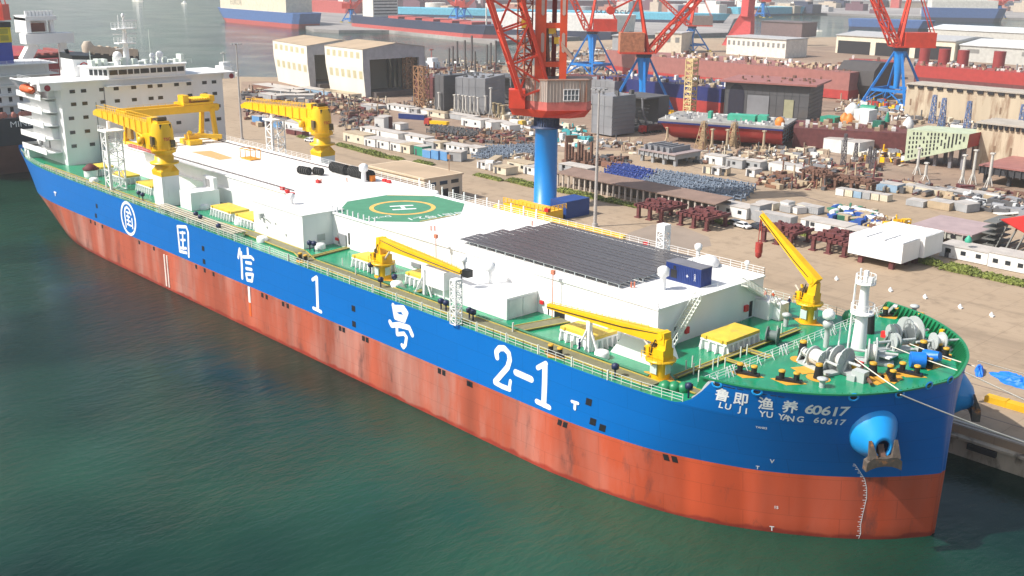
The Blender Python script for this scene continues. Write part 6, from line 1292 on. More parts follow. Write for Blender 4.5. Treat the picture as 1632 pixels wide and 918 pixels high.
# grey section with arched end
t, L, h = block((1152,196),(1285,206),130,26,DGR,'biggest grey hull section with arched openings and pinkish deck','', 'hull_section')
mb = MB()
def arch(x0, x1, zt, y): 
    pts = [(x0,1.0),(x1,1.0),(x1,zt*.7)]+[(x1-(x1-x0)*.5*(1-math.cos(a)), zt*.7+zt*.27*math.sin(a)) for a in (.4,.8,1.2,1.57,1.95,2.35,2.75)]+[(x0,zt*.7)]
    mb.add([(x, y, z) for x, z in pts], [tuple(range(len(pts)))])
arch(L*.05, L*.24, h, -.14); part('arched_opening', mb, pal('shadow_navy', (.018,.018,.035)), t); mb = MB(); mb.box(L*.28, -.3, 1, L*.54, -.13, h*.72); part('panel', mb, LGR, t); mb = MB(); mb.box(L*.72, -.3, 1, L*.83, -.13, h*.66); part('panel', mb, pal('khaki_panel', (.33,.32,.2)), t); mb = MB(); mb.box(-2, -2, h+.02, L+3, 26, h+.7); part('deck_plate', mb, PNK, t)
# round red section
f = Fr((1062,226),(1245,240),191); L, h = f.L, f.h; t = f.thing('round_hull_section', 'bright red round-bottomed hull section with green gear on its grey deck', 'hull section'); prof = []
Dp = 24; n = 8
sec = [(Dp*.22*(1-math.sin(a))*1.0, h*(1-math.cos(a))*.55+.8) for a in [k*math.pi/2/n for k in range(n+1)]][::1]
sec = [(Dp*.32*(1-math.sin(k*math.pi/2/n))+0, .8+(h*.50)*(1-math.cos(k*math.pi/2/n))) for k in range(n+1)]+[(-1.0, h-.5)]
mb = MB(); rows = [[(x+dx*(1-z/h), y, z) for y, z in sec] for x, dx in ((-3, 5.5), (L*.5, 0), (L, 0))]; mb.grid(rows, True); rows = [[(x, Dp-y, z) for y, z in sec] for x in (-3, L)]; mb.grid(rows, True, True)
mb.add([(-3+5.5*(1-z/h), y, z) for y, z in sec]+[(-3, Dp+.8, h-.5), (0, Dp*.5, .8)], [tuple(range(len(sec)+2))]); part('shell', mb, RDH, t)
mb = MB(); mb.box(-3.2, -1, h-.5, L+.3, Dp+.6, h+.3); part('deck', mb, pal('deck_grey', (.30,.29,.27)), t); mb = MB(); mb.box(-3.3, -1.05, h-1.1, L+.3, -.8, h-.45); part('deck_edge_band', mb, NVY, t)
mb = MB(); 
for k in range(5): mb.box(L-.3, 3+k*4.3, 1.5+abs(2-k)*1.5, L, 3.6+k*4.3, h-.5)
for k in range(4): mb.box(L-.2, 1, h*.3+k*h*.17, L-.05, Dp-1, h*.3+k*h*.17+.4)
part('frame_end', mb, LGR, t); mb = MB(); mb.box(L*.48, 8, h+.3, L*.72, 13, h+2.3); mb.box(L*.74, 8.6, h+.3, L*.82, 12.6, h+2.6); mb.box(L*.30, 9, h+.3, L*.33, 12, h+2.8); part('green_gear', mb, PALC['green'] if 0 else pal('jade', (.05,.36,.24)), t)
mb = MB(); mb.lathe((L-2, 4, h+.3), [(1.6,0),(1.8,1.2),(1.2,2.4),(.4,2.8)], 10); part('orange_gear', mb, PALC['orange'], t)
mb = MB(); random.seed(11)
for k in range(110): x = random.uniform(-2, L-1); y = random.uniform(0, Dp-1); s = random.uniform(.3, 1.3); mb.use(random.randrange(2)).box(x, y, h+.31, x+s, y+s, h+.3+random.uniform(.2, 1.2))
part('deck_clutter', mb, [PCB, LGR], t, kind='stuff')
def pylon(px, py, h, m, label, name='steel_prop', cat='prop', w=.5, g='white support pillars'):
    p = G(px, py); t = thing(name, label, cat, tuple(p), 0, g); mb = MB(); mb.tube((0,0,1.2),(0,0,h),w,8,w*.8)
    for a in range(4): c, s_ = math.cos(a*math.pi/2), math.sin(a*math.pi/2); mb.bar((w*2.6*c, w*2.6*s_, 0), (0, 0, h*.45), w*.45)
    mb.box(-w*1.2, -w*1.2, h, w*1.2, w*1.2, h+.4); part('post', mb, m, t)
PST = pal('post_pale', (.50,.48,.44))
for k, (x, y) in enumerate(((725,182),(731,182),(738,183),(743,184),(750,185),(756,185),(762,187),(774,184),(782,187),(700,178),(839,192))): pylon(x, y, 8 if k != 8 else 12, PST, 'thin pale pillar before the plain grey hull block')
YPT = pal('pillar_yellow', (.30,.24,.14))
for x, y in ((787,186),(795,187),(802,190)): pylon(x, y, 5.5, YPT, 'dark pillar with yellow top below the open framed block', g='dark pillars with yellow tops', w=.8)
for x, y, h in ((1134,239,7),(1158,240,7),(1216,242,7),(1063,226,5)): pylon(x, y, h, pal('pillar_tan', (.42,.33,.22)), 'short tan pillar propping the round red hull section', g='tan pillars under the red section')
for x, y, h in ((1461,278,8),(1532,297,9),(1549,294,10),(1575,300,10),(1474,287,5)): pylon(x, y, h, PST, 'pale pillar on the slab before the pale green block', g='pale pillars on the right')
for x, y in ((1120,236),(1168,238)):
    p = G(x, y); t = thing('conical_scaffold', '%s yellow-brown conical scaffold against the round red hull section' % ('left' if x < 1150 else 'right'), 'scaffold', tuple(p), 0, 'conical scaffolds'); mb = MB(); mb.lattice((0,0,0),(0,0,9.5),4.2,1.2,.2,6,rb=.14); mb.lathe((0,0,0),[(1.7,0),(1.0,5),(.5,9)],10); part('lattice', mb, pal('scaffold_tan', (.36,.25,.14)), t)
# scaffold stair tower
p = G(1098, 190); t = thing('stair_tower', 'tall cream scaffold stair tower against the red and dark blue hull', 'scaffold', tuple(p)); mb = MB(); mb.lattice((0,0,0),(0,0,25),3.6,3.6,.35,11,rb=.2)
for k in range(12): mb.box(-1.7,-1.7,2.1*k+.9,1.7,1.7,2.1*k+1.5)
part('lattice', mb, pal('scaffold_cream', (.62,.48,.24)), t)
# small rust pillars, drums, cross-braced racks
p = G(900, 262)
for k in range(9): q = G(902+k*5, 258-(k % 3)*2+k*.5); mb = MB(); mb.bar(q, q+Vector((0,0,6.5-(k % 4))), .8, .8); mb.box(q.x-1, q.y-1, 4, q.x+1, q.y+1, 4.8); solo('rusty_post', mb, RUST, 'rusty square post right of the blue crane column', 'pillar', 'rusty square pillars')
def rack(x, y, L, Wd, m, label, g, name='steel_cradle'):
    t = thing(name, label, 'cradle', (x, y, 4), 0, g); mb = MB()
    for i in range(3):
        xx = i*L/2; mb.bar((xx,0,0),(xx,0,1.9),.25); mb.bar((xx,Wd,0),(xx,Wd,1.9),.25); mb.bar((xx,0,.7),(xx,Wd,.7),.3); mb.bar((xx,0,1.9),(xx,Wd*.3,1.1),.2); mb.bar((xx,Wd,1.9),(xx,Wd*.7,1.1),.2)
    mb.bar((0,0,.7),(L,0,.7),.3); mb.bar((0,Wd,.7),(L,Wd,.7),.3); mb.bar((0,0,1.6),(L,0,1.6),.2); mb.bar((0,Wd,1.6),(L,Wd,1.6),.2); part('frame', mb, m, t); return t
CB = pal('cradle_blue', (.02,.05,.24)); CG = pal('cradle_grey_blue', (.15,.19,.25))
def field(A, B, C, nx, ny, m, label, g, L=5.0, Wd=2.2, skip=0):
    a, b, c = G(*A), G(*B), G(*C); first = None; random.seed(nx*ny)
    for i in range(nx):
        for j in range(ny):
            if random.random() < skip: continue
            q = a+(b-a)*(i/(nx-1))+(c-a)*(j/(ny-1)); lb = '%s, %s from left, %s row from front' % (label, ORD[i], ORD[j])
            if first is None: first = rack(q.x, q.y, L, Wd, m, lb, g); kd = KIDS(first)
            else: dup(first, (q.x+random.uniform(-.5,.5), q.y+random.uniform(-.4,.4), 4), random.uniform(-.06,.06), lb, g, kids=kd)
field((957,283),(1000,293),(975,268),6,4,CB,'deep blue steel cradle behind the long shed','deep blue steel cradles')
field((1010,298),(1150,322),(1040,279),13,5,CG,'greyish blue steel cradle behind the long shed','grey blue steel cradles',skip=.1)
field((752,252),(835,248),(768,240),9,3,CG,'blue grey cradle left of the blue crane column','blue grey cradles on the left')
field((680,212),(735,220),(690,206),9,4,DGR,'dark grey steel cradle below the truck crane','dark grey steel cradles')
# maroon trestles on the quay road
def trestle(A, B, depth, h, label, m=MAR, g='maroon steel trestles'):
    f = Fr(A, B); L = f.L; t = f.thing('steel_trestle', label, 'trestle', g); mb = MB(); random.seed(int(A[0]))
    for y in [depth*k/4 for k in range(5)]: mb.box(0, y-.2, h-.7, L, y+.2, h)
    for x in [L*k/7 for k in range(8)]: mb.box(x-.25, -.6, h-.5, x+.25, depth+.6, h+.15)
    for k in range(34): x = random.uniform(0, L-1.5); y = random.uniform(0, depth-1); mb.box(x, y, h+.15, x+random.uniform(.4, 2.4), y+random.uniform(.3, 1.2), h+random.uniform(.3, 1.1))
    part('top_grid', mb, m, t)
    for x in (L*.08, L*.5, L*.92):
        for y in (.3, depth-.3): mb = MB(); mb.box(x-.4, y-.4, 0, x+.4, y+.4, h-.7); mb.box(x-.8, y-.8, 0, x+.8, y+.8, .25); part('leg', mb, m, t)
trestle((1013,346),(1058,355),9,3.4,'maroon steel trestle with red top pieces, nearest the tall floodlight mast'); trestle((1080,358),(1128,369),8,3.2,'maroon steel trestle between the leftmost one and the parked cars'); trestle((1212,384),(1262,395),8,3.2,'maroon steel trestle just right of the raised yellow boom'); trestle((1290,398),(1348,411),9,3.2,'maroon steel trestle touching the two big white boxes')
trestle((1275,290),(1315,301),5,3.8,'left rust-brown trestle on the far side of the concrete road',RUST,'rust-brown trestles'); trestle((1325,300),(1380,312),4,3.2,'right rust-brown trestle above the line of six boxes',RUST,'rust-brown trestles')
# big white boxes on maroon legs
def wbox(A, B, zb, H, depth, label):
    a = G(*A, zb); b = G(*B, zb); L = b.x-a.x; t = thing('white_box_module', label, 'module', (a.x, a.y, 4), 0, 'big white box modules'); z0 = zb-4
    mb = MB(); mb.box(0, 0, z0, L, depth, z0+H); part('body', mb, W_, t); mb = MB()
    for i in range(3):
        for j in range(2): mb = MB(); mb.box(L*i/3+.25, depth*j/2+.25, z0+H, L*(i+1)/3-.25, depth*(j+1)/2-.25, z0+H+.12); part('roof_panel', mb, pal('white_panel', (.8,.8,.8)), t)
    mb = MB(); mb.box(0.02, 0.02, z0+H-.02, L-.02, depth-.02, z0+H+.03); part('roof_seam', mb, LGR, t)
    for x in (L*.22, L*.8):
        for y in (1, depth-1): mb = MB(); mb.box(x-.5, y-.5, 0, x+.5, y+.5, z0); part('leg', mb, MAR, t)
wbox((1351,402.5),(1434,421.5),5.8,4.2,7.5,'nearer and lower-left of the two big white box modules on maroon legs'); 
a = G(1434,421.5,5.8); pass
a0 = G(1351,402.5,5.8); t2 = None
def wbox2(x0, y0, L, zb, H, depth, label):
    A_ = Vector((x0, y0, 4)); t = thing('white_box_module', label, 'module', tuple(A_), 0, 'big white box modules'); z0 = zb-4
    mb = MB(); mb.box(0, 0, z0, L, depth, z0+H); part('body', mb, W_, t)
    for i in range(3):
        for j in range(2): mb = MB(); mb.box(L*i/3+.25, depth*j/2+.25, z0+H, L*(i+1)/3-.25, depth*(j+1)/2-.25, z0+H+.12); part('roof_panel', mb, pal('white_panel', (.8,.8,.8)), t)
    for x in (L*.22, L*.8): mb = MB(); mb.box(x-.5, 1, 0, x+.5, 2, z0); part('leg', mb, MAR, t)
wbox2(a0.x+.8, a0.y+8.0, G(1434,421.5,5.8).x-a0.x, 5.8, 4.6, 8.5, 'farther and upper-right of the two big white box modules on maroon legs')
# maroon barge with coloured deck gear, pale green block, stilted decks
tub((1262,236),(1445,246),204,22,MAR,MAR,None,'dark maroon barge hull crowded with green, white and orange deck gear',0,.5,'barge','barge',clutter=50)
def gear(px, py, z, m, label, kind, s=2.0, h=3, shape='box'):
    p = G(px, py, z); mb = MB()
    if shape == 'box': mb.box(p.x-s, p.y-s, z, p.x+s, p.y+s, z+h); mb.box(p.x-s*.6, p.y-s*1.05, z+h*.2, p.x-s*.2, p.y-s, z+h*.7)
    elif shape == 'tank': mb.tube((p.x-s*1.4,p.y,z+s*.8),(p.x+s*1.4,p.y,z+s*.8),s*.8,12); mb.box(p.x-s, p.y-.4, z, p.x-s+.4, p.y+.4, z+s*.4); mb.box(p.x+s-.4, p.y-.4, z, p.x+s, p.y+.4, z+s*.4)
    else: mb.lathe((p.x,p.y,z),[(s*.9,0),(s,h*.4),(s*.5,h*.8),(s*.2,h)],10)
    solo(kind, mb, m, label, kind.replace('_', ' '))
zb = 4+Fr((1262,236),(1445,246),204).h
gear(1378,196,zb,PCB,'white tank house standing on the maroon barge','deck_house',3,5); gear(1384,182,zb,PALC['green'],'dark green tank on the maroon barge','storage_tank',2.2,3,'tank'); gear(1345,195,zb,PALC['orange'],'left orange buoy on the maroon barge','deck_buoy',2,3.5,'c'); gear(1353,196,zb,PALC['orange'],'right orange buoy on the maroon barge','deck_buoy',2,3.5,'c'); gear(1325,194,zb,PALC['green'],'low green crate at the left of the maroon barge','crate',3,2); gear(1413,200,zb,PALC['green'],'upright bright green winch on the maroon barge','deck_winch',1,5,'c'); gear(1447,204,zb,PCB,'white domed cover at the right end of the maroon barge','domed_cover',2,4,'c'); gear(1400,203,zb,pal('deep_green', (.01,.12,.08)),'dark green crate in the middle of the maroon barge','crate',1.6,2.4); gear(1358,180,zb,PCB,'white domed tank at the back of the maroon barge','domed_cover',3,4,'c'); gear(1318,235,4,YL,'yellow cylinder pair left of the white wrapped blocks','steel_drum',1.2,4,'c')
GRB = pal('green_primer', (.42,.47,.33))
a = G(1442,262,4); f = Fr((1442,262),(1545,285),205); 
zT = HT(a.x, a.y, 206); pts_ = [(1446,206,0),(1545,214,0),(1541,236,0),(1441,257,0)]
Y_ = a.y+2
def GYp(px, py, Y): d = ray(px, py); t_ = (Y-CAM.y)/d.y; P = CAM+d*t_; return P
pp = [GYp(x, y, Y_) for x, y, _ in pts_]; t = thing('green_hull_block', 'pale green wedge-shaped hull block with rows of dark holes and red side', 'hull block', (pp[3].x, Y_, 4)); mb = MB(); mb.add([tuple(v) for v in pp]+[(v.x, Y_+14, v.z) for v in pp], [(0,3,2,1),(4,5,6,7),(0,1,5,4)]); part('face', mb, GRB, t, W=True)
mb = MB(); mb.add([tuple(v+Vector((.02,0,0))) for v in pp]+[(v.x+.02, Y_+14, v.z) for v in pp], [(1,2,6,5),(2,3,7,6)]); part('red_side', mb, RDS, t, W=True)
mb = MB()
for r in range(6):
    for k in range(16):
        u = .06+k*.058; v = .12+r*.15
        if (r*7+k*3) % 11 < 2 or v > 1.0-.35*u+ .02: continue
        tp = pp[0].lerp(pp[1], u); bt_ = pp[3].lerp(pp[2], u); c = tp.lerp(bt_, v); mb.box(c.x-.25, Y_-.05, c.z-.45, c.x+.25, Y_, c.z+.45)
part('cut_hole', mb, BLD, t, W=True, kind='stuff'); mb = MB()
for u in (.15,.45,.7,.9): c = pp[3].lerp(pp[2], u); mb.bar((c.x, Y_+3, 4), (c.x, Y_+3, c.z), 1.0); mb.bar((c.x, Y_+10, 4), (c.x, Y_+10, c.z), 1.0)
part('prop', mb, pal('prop_grey', (.2,.2,.22)), t, W=True)
def stilt(A, B, ytop, depth, top, under, label, name='stilted_deck'):
    f = Fr(A, B, ytop); L, h = f.L, f.h; t = f.thing(name, label, 'deck section', 'deck sections on stilts'); mb = MB(); mb.box(0, 0, h-.4, L, depth, h); part('deck', mb, top, t); mb = MB(); mb.box(.4, .4, h*.55, L-.4, depth-.4, h-.4)
    for k in range(int(L/2)): mb.box(k*2+.2, 0, h*.5, k*2+.5, .4, h-.4)
    part('underframe', mb, under, t)
    for x in (.06, .35, .65, .94):
        for y in (.1, .9): mb = MB(); mb.box(L*x-.5, depth*y-.5, 0, L*x+.5, depth*y+.5, h*.55); part('leg', mb, under, t)
    return t, L, h
t, L, h = stilt((1016,256),(1072,267),237,14,pal('deck_mauve', (.34,.27,.26)),pal('under_pale', (.30,.31,.32)),'grey flat deck section on stilts with ribbed frames lying on top')
mb = MB()
for k in range(5): mb.box(L*(.1+.16*k), 1, h, L*(.1+.16*k)+.6, 12, h+1.6)
mb.box(2, 2, h, L-3, 2.4, h+1.5); part('rib', mb, LGR, t, kind='stuff')
stilt((1556,292),(1690,312),262,26,PNK,pal('under_dark', (.045,.045,.05)),'pink decked dark section on thick legs at the right edge'); t, L, h = stilt((1449,383),(1556,398),357,15,pal('deck_mauve2', (.36,.27,.27)),pal('under_green_grey', (.33,.33,.29)),'mauve decked panel with round holes in its green-grey side')
mb = MB()
for k in range(5): x = L*(.1+.2*k); mb.tube((x, -.04, h*.72), (x, .3, h*.72), .55, 12)
part('round_hole', mb, BLD, t)
f = Fr((1560,398),(1680,422),345); L, h = f.L, f.h; t = f.thing('red_deck_section', 'bright red sloping deck section over dark steel ribs at the right edge', 'deck section'); mb = MB(); mb.add([(3,2,h*.95),(L,2,h*.3),(L,26,h*1.1),(12,26,h*1.1)], [(0,1,2,3)]); mb.add([(3,2,h*.93),(L,2,h*.28),(L,26,h*1.08),(12,26,h*1.08)], [(3,2,1,0)]); part('deck', mb, pal('bright_red', (.55,.03,.02)), t)
mb = MB()
for k in range(14): mb.bar((1+k*2.2, .5, .5), (2+k*2.2, 4, h*(.9-.045*k)), .3); mb.bar((1+k*2.2, .5, .6), (1+k*2.2, 14, .6), .3)
for k in range(6): mb.box(0, .3, k*h/6, 3, 9, k*h/6+.25)
part('ribs', mb, pal('rib_dark', (.14,.14,.13)), t, kind='stuff')
gear(1543,386,8,pal('jade', (.05,.36,.24)),'small bright green tarpaulin bundle above the long white cabin','tarpaulin_bundle',.8,1.5,'c')
# blue tarpaulins and yellow bin on the quay by the bow
def tarp(P_, label, h=1.2):
    mb = MB(); random.seed(len(label)); c = sum(P_, Vector((0,0,0)))/len(P_); n = 26; rows = []
    for r in range(6):
        t_ = r/5; row = []
        for k in range(n+1):
            u = (k % n)/n*len(P_); i = int(u); e = P_[i % len(P_)].lerp(P_[(i+1) % len(P_)], u-i); q_ = c.lerp(e, t_*(1+.06*math.sin(k*2.3))); row.append((q_.x, q_.y, 4.02+h*(1-t_**2)*(.7+.45*math.sin(k*1.7+r*2)*t_)))
        rows.append(row)
    mb.grid(rows, False); solo('tarpaulin', mb, mat('tarpaulin_blue', (.005,.16,.62), .45), label, 'tarpaulin', 'blue tarpaulins on the quay')
tarp([G(1575,594),G(1600,592),G(1632,604),G(1690,618),G(1690,640),G(1632,621),G(1600,612)], 'long crumpled blue tarpaulin on the quay past the bow'); tarp([G(1553,590),G(1562,585),G(1569,592),G(1566,602),G(1555,600)], 'small round blue tarpaulin heap tucked right behind the bow', 1.6)
f = Fr((1568,640),(1640,657)); t = f.thing('yellow_skip', 'low yellow steel skip standing on the quay below the blue tarpaulin', 'skip'); mb = MB(); mb.box(0,0,0,f.L,1.5,.9); mb.box(f.L*.45,-.05,0,f.L*.5,1.55,1.0); mb.box(.2,.2,.9,f.L-.2,1.3,.92); part('body', mb, mat('skip_yellow', (.62,.36,.01), .5, var=.15), t)
mb = MB(); q = G(1545, 620); mb.box(22, 24.6, 4, 80, 25.2, 4.35); struct('quay_fender_beam', mb, pal('beam_pale', (.40,.36,.30)))
mb = MB(); 
for k in range(16): mb.box(18+k*9, 22.7, 1.6, 18.9+k*9+3, 23.3, 2.4)
[solo('quay_fender', q_, RUB, 'short black rubber block on the quay wall beside the bow', 'fender', 'rubber blocks on the quay wall') for q_ in pieces(mb)]
# white bundles scattered on the road
for k, (x, y) in enumerate(((1419,463),(1474,474),(1530,490),(1580,503),(1333,445))):
    p = G(x, y); mb = MB(); random.seed(k); mb.lathe((p.x,p.y,4),[(.42,0),(.45,.2),(.25,.45),(.08,.7)],6); mb.box(p.x+.2,p.y-1.0,4,p.x+.7,p.y-.2,4.25); solo('white_bundle', mb, PCB, 'small white wrapped bundle on the empty quay road', 'bundle', 'white bundles on the road')
# ---- scrap and materials nobody could count
def scrap(poly, n, mats, label, s=1.0, hmax=1.6, name='steel_scrap', tall=0):
    P_ = [G(*q) for q in poly]; random.seed(n+len(label)); mb = MB()
    for k in range(n):
        a, b = random.random(), random.random(); e = P_[0].lerp(P_[1], a); g_ = P_[3].lerp(P_[2], a); c = e.lerp(g_, b); mb.use(random.randrange(len(mats))); ang = random.choice((0, 0, 1.57, random.uniform(0, 3))); L = random.uniform(.4, 3.2)*s; w = random.uniform(.2, 1.1)*s; h = random.uniform(.2, hmax); d = Vector((math.cos(ang), math.sin(ang), 0))*L/2; z = random.uniform(0, .6)
        tp = random.random()
        if tp < .55: mb.bar(c-d+Vector((0,0,h/2+z*.3)), c+d+Vector((0,0,h/2+z*.3)), w, h)
        elif tp < .8: mb.bar(c-d+Vector((0,0,z)), c+d+Vector((0,0,z+random.uniform(0, 1.2))), .25*s)
        elif tp < .9: mb.tube(c-d*.6+Vector((0,0,.5*s)), c+d*.6+Vector((0,0,.5*s)), .45*s, 7)
        else: mb.bar(c, c+Vector((random.uniform(-.3,.3), 0, random.uniform(1, 3)+tall*random.random())), .25*s)
    o = solo(name, mb, mats, None, None); o['kind'] = 'stuff'; return o
MX = [RUST, PALC['tan'], LGR, DGR, MAR, pal('dust_brown', (.26,.19,.14))]; MX2 = [PALC['cream'], pal('dust_brown', (.26,.19,.14)), RUST, LGR, PALC['tan'], DGR, pal('dusty_tan', (.34,.26,.19)), PCB]; MX3 = [RUST, MAR, DGR, pal('rust_orange', (.24,.12,.07)), PALC['tan']]
for poly, n, ms, s, hm_, tl in [(((610,245),(760,262),(745,225),(640,205)),0,MX,1,1,0), (((690,225),(850,232),(838,212),(700,205)),380,MX3,1.1,1.5,0), (((500,178),(620,200),(612,165),(520,160)),420,MX3,1.3,1.8,3), (((540,205),(600,214),(620,196),(545,188)),160,MX,1.0,1.4,1), (((640,170),(860,195),(830,176),(660,160)),380,MX2,1.2,1.5,2), (((390,200),(470,210),(470,175),(390,165)),170,MX3,1.4,1.6,1), (((385,160),(560,170),(600,160),(400,132)),360,MX,1.5,1.6,1), (((760,150),(830,160),(830,100),(700,96)),350,MX2,1.8,1.8,5), (((800,215),(860,222),(850,195),(800,190)),90,MX2,1.3,2.2,0), (((868,232),(942,240),(930,205),(870,200)),150,[PCB,PALC['cream'],PALC['teal'],RUST],1.6,2.6,0), (((940,235),(1100,262),(1110,240),(960,222)),150,MX2,1.1,1.2,0), (((1110,262),(1330,282),(1320,236),(1120,236)),420,MX2,1.2,1.6,2), (((1200,300),(1330,305),(1300,275),(1215,280)),170,MX3,1.2,1.4,1), (((1240,300),(1400,300),(1400,262),(1250,265)),260,MX3,1.3,1.6,5), (((1360,258),(1445,265),(1440,228),(1370,225)),200,[YL,RUST,PCB,LGR,PALC['cream']],1.3,2.0,3), (((1400,305),(1632,332),(1632,312),(1420,290)),260,MX,1.3,1.8,0), (((1530,330),(1632,350),(1632,325),(1540,318)),120,[PCB,PCB,LGR,DGR],1.5,2.2,0), (((1390,365),(1450,380),(1447,355),(1395,350)),140,[YL,PALC['tan'],RUST,PCB],1.0,1.6,0), (((1325,350),(1400,362),(1392,340),(1330,332)),110,[pal('sheet_green',(.05,.2,.12)),PALC['tan'],PALC['blue'],PCB],1.6,1.4,0), (((860,130),(1000,150),(1000,75),(880,85)),520,MX2,2.2,2.4,3), (((1000,112),(1350,140),(1350,90),(1010,78)),0,MX,2,2,0), (((1330,182),(1632,222),(1632,196),(1340,158)),520,MX2,1.5,1.8,3), (((1360,172),(1640,200),(1640,176),(1380,162)),200,[YL,PALC['light blue'],PALC['red'],DGR,PCB],1.5,2.8,3), (((640,130),(800,128),(790,105),(660,112)),260,MX3,1.8,1.8,8), (((1060,190),(1150,196),(1150,184),(1070,180)),70,[YL,RUST,PALC['tan']],1.2,2.2,2), (((820,262),(850,268),(848,252),(818,246)),60,MX2,1.0,1.8,0), (((940,265),(1000,270),(1000,255),(945,250)),110,[RUST,DGR,PALC['brown']],1.1,1.8,2), (((545,262),(690,300),(690,290),(560,258)),0,MX,1,1,0), (((380,150),(640,176),(640,166),(390,142)),200,MX2,1.4,1.2,1), (((1455,105),(1632,135),(1632,110),(1460,98)),150,[LGR,DGR,MAR],2.5,3,3), (((895,60),(1300,66),(1240,56),(905,60)),0,MX,1,1,0)]:
    if n: scrap(poly, int(n*.8), ms, 'x', s*1.15, hm_, 'yard_materials', tl*.6)
# ================================================================= CRANES
def portal(cx, cy, ztop, w, label, jib_dir, jib_len, jib_up, house=(9, 6, 4), scale=1.0, tower_h=24, rusty=None, z0=4.0, name='portal_crane', lowbeam=.28, turret_rz=None, g='red and blue portal cranes'):
    t = thing(name, label, 'crane', (cx, cy, z0), 0, g); H = ztop-z0; mb = MB(); hw = w/2
    for sx in (-1, 1):
        for sy in (-1, 1): mb.bar((sx*hw, sy*hw, .8), (sx*1.4, sy*1.4, H-1), 1.1, 1.1, .9, .9); part
    for a, b in (((-1,-1),(1,-1)),((1,-1),(1,1)),((1,1),(-1,1)),((-1,1),(-1,-1))):
        k = 1-lowbeam; mb.bar((a[0]*hw*k+a[0]*1.4*lowbeam, a[1]*hw*k+a[1]*1.4*lowbeam, H*lowbeam), (b[0]*hw*k+b[0]*1.4*lowbeam, b[1]*hw*k+b[1]*1.4*lowbeam, H*lowbeam), .9, 1.3)
        m1 = ((a[0]+b[0])/2*hw*k, (a[1]+b[1])/2*hw*k, H*lowbeam); mb.bar((a[0]*hw, a[1]*hw, 1), m1, .45); mb.bar((b[0]*hw, b[1]*hw, 1), m1, .45)
    part('portal_bar', mb, BCR, t); mb = MB(); mb.lathe((0,0,H*lowbeam+.5), [(1.3,0),(1.5,H*.2),(2.9,H*.68-1)], 14); part('column', mb, mat('column_blue', (.01,.22,.62), .4, var=.1), t)
    mb = MB(); mb.lathe((0,0,H-1.4), [(3.2,0),(3.4,.5),(3.4,1.4)], 16); part('slewing_ring', mb, pal('ring_dark', (.02,.04,.10)), t)
    for sx in (-1, 1):
        for sy in (-1, 1): mb = MB(); mb.box(sx*hw-2.4, sy*hw-.6, 0, sx*hw+2.4, sy*hw+.6, .8); mb.box(sx*hw-1.2, sy*hw-.8, .8, sx*hw+1.2, sy*hw+.8, 1.5); part('bogie', mb, pal('bogie_yellow', (.42,.33,.08)), t)
    d = Vector((jib_dir[0], jib_dir[1], 0)).normalized(); s_ = Vector((-d.y, d.x, 0)); B_ = lambda a, b, z: (d*a+s_*b+Vector((0,0,H+z)))
    L, Wd, hh = house
    mb = MB(); c = [B_(-L, -Wd/2, .2), B_(3.5, -Wd/2, .2), B_(3.5, Wd/2, .2), B_(-L, Wd/2, .2)]; up = Vector((0,0,1)); mb.add(c+[v+up*.8 for v in c], [(0,3,2,1),(4,5,6,7),(0,1,5,4),(1,2,6,5),(2,3,7,6),(3,0,4,7)])
    part('turntable', mb, RCR, t); mb = MB(); c = [B_(-L+.2, -Wd/2+.2, 1), B_(-.5, -Wd/2+.2, 1), B_(-.5, Wd/2-.2, 1), B_(-L+.2, Wd/2-.2, 1)]; mb.add(c+[v+up*hh for v in c], [(0,3,2,1),(4,5,6,7),(0,1,5,4),(1,2,6,5),(2,3,7,6),(3,0,4,7)]); part('machine_house', mb, rusty or RCR, t)
    mb = MB()
    for q in (-1, 1): mb.bar(B_(1.5, q*Wd*.32, 1), B_(-3.0, q*Wd*.16, tower_h), 1.1, 1.3, .7, .7); mb.bar(B_(-L+1, q*Wd*.3, 1+hh), B_(-3.0, q*Wd*.16, tower_h), .4)
    for k in range(1, 6): f1 = k/6; mb.bar(B_(1.5-4.5*f1, -Wd*(.32-.16*f1), 1+(tower_h-1)*f1), B_(1.5-4.5*f1, Wd*(.32-.16*f1), 1+(tower_h-1)*f1), .5)
    part('tower_frame', mb, RCR, t)
    a = B_(3.2, 0, 1.5); b = a+d*jib_len+up*jib_up; mb = MB(); mb.lattice(a, b, Wd*.75, Wd*.35, .75, 9, h=3.2, h2=2.0, rb=.42); part('jib', mb, RCR, t)
    mb = MB()
    for q in (-.4, .4): mb.bar(B_(-3, q, tower_h), a.lerp(b, .8)+s_*q, .25)
    mb.bar(B_(-3, 0, tower_h), B_(-L-4, 0, tower_h*.75), .8); cw = B_(-L-4, 0, tower_h*.75); mb.tube(cw-s_*1.6, cw+s_*1.6, 1.8, 10); part('stay', mb, RCR, t)
    return t
p = G(1022, 181); portal(p.x, p.y, HT(p.x, p.y, 86), 20, 'red and blue portal crane in the middle with its jib leaning right', (.68,.73), 34, 40, (11,9,8), rusty=mat('house_rust', (.42,.16,.08), .7, var=.3, vscale=.8))
xD, yD = G(1425,168)[0], G(1425,168)[1]; portal(xD, yD, HT(xD, yD, 76), 22, 'red and blue portal crane on the right with its jib leaning left', (-.68,-.73), 26, 48, (15,8,6), tower_h=32)
xA, yA = G(942,122)[0], G(942,122)[1]; portal(xA, yA, HT(xA, yA, 50), 22, 'red and blue portal crane just right of the tall red tower crane', (-.68,-.73), 22, 42, (14,9,6), tower_h=30)
xC, yC = G(1101,82)[0], G(1101,82)[1]; portal(xC, yC, HT(xC, yC, 42), 20, 'smaller hazy red and blue portal crane behind the middle one', (-.68,-.73), 26, 22, (15,9,7), tower_h=30, rusty=mat('house_grey', (.25,.2,.18), .7))
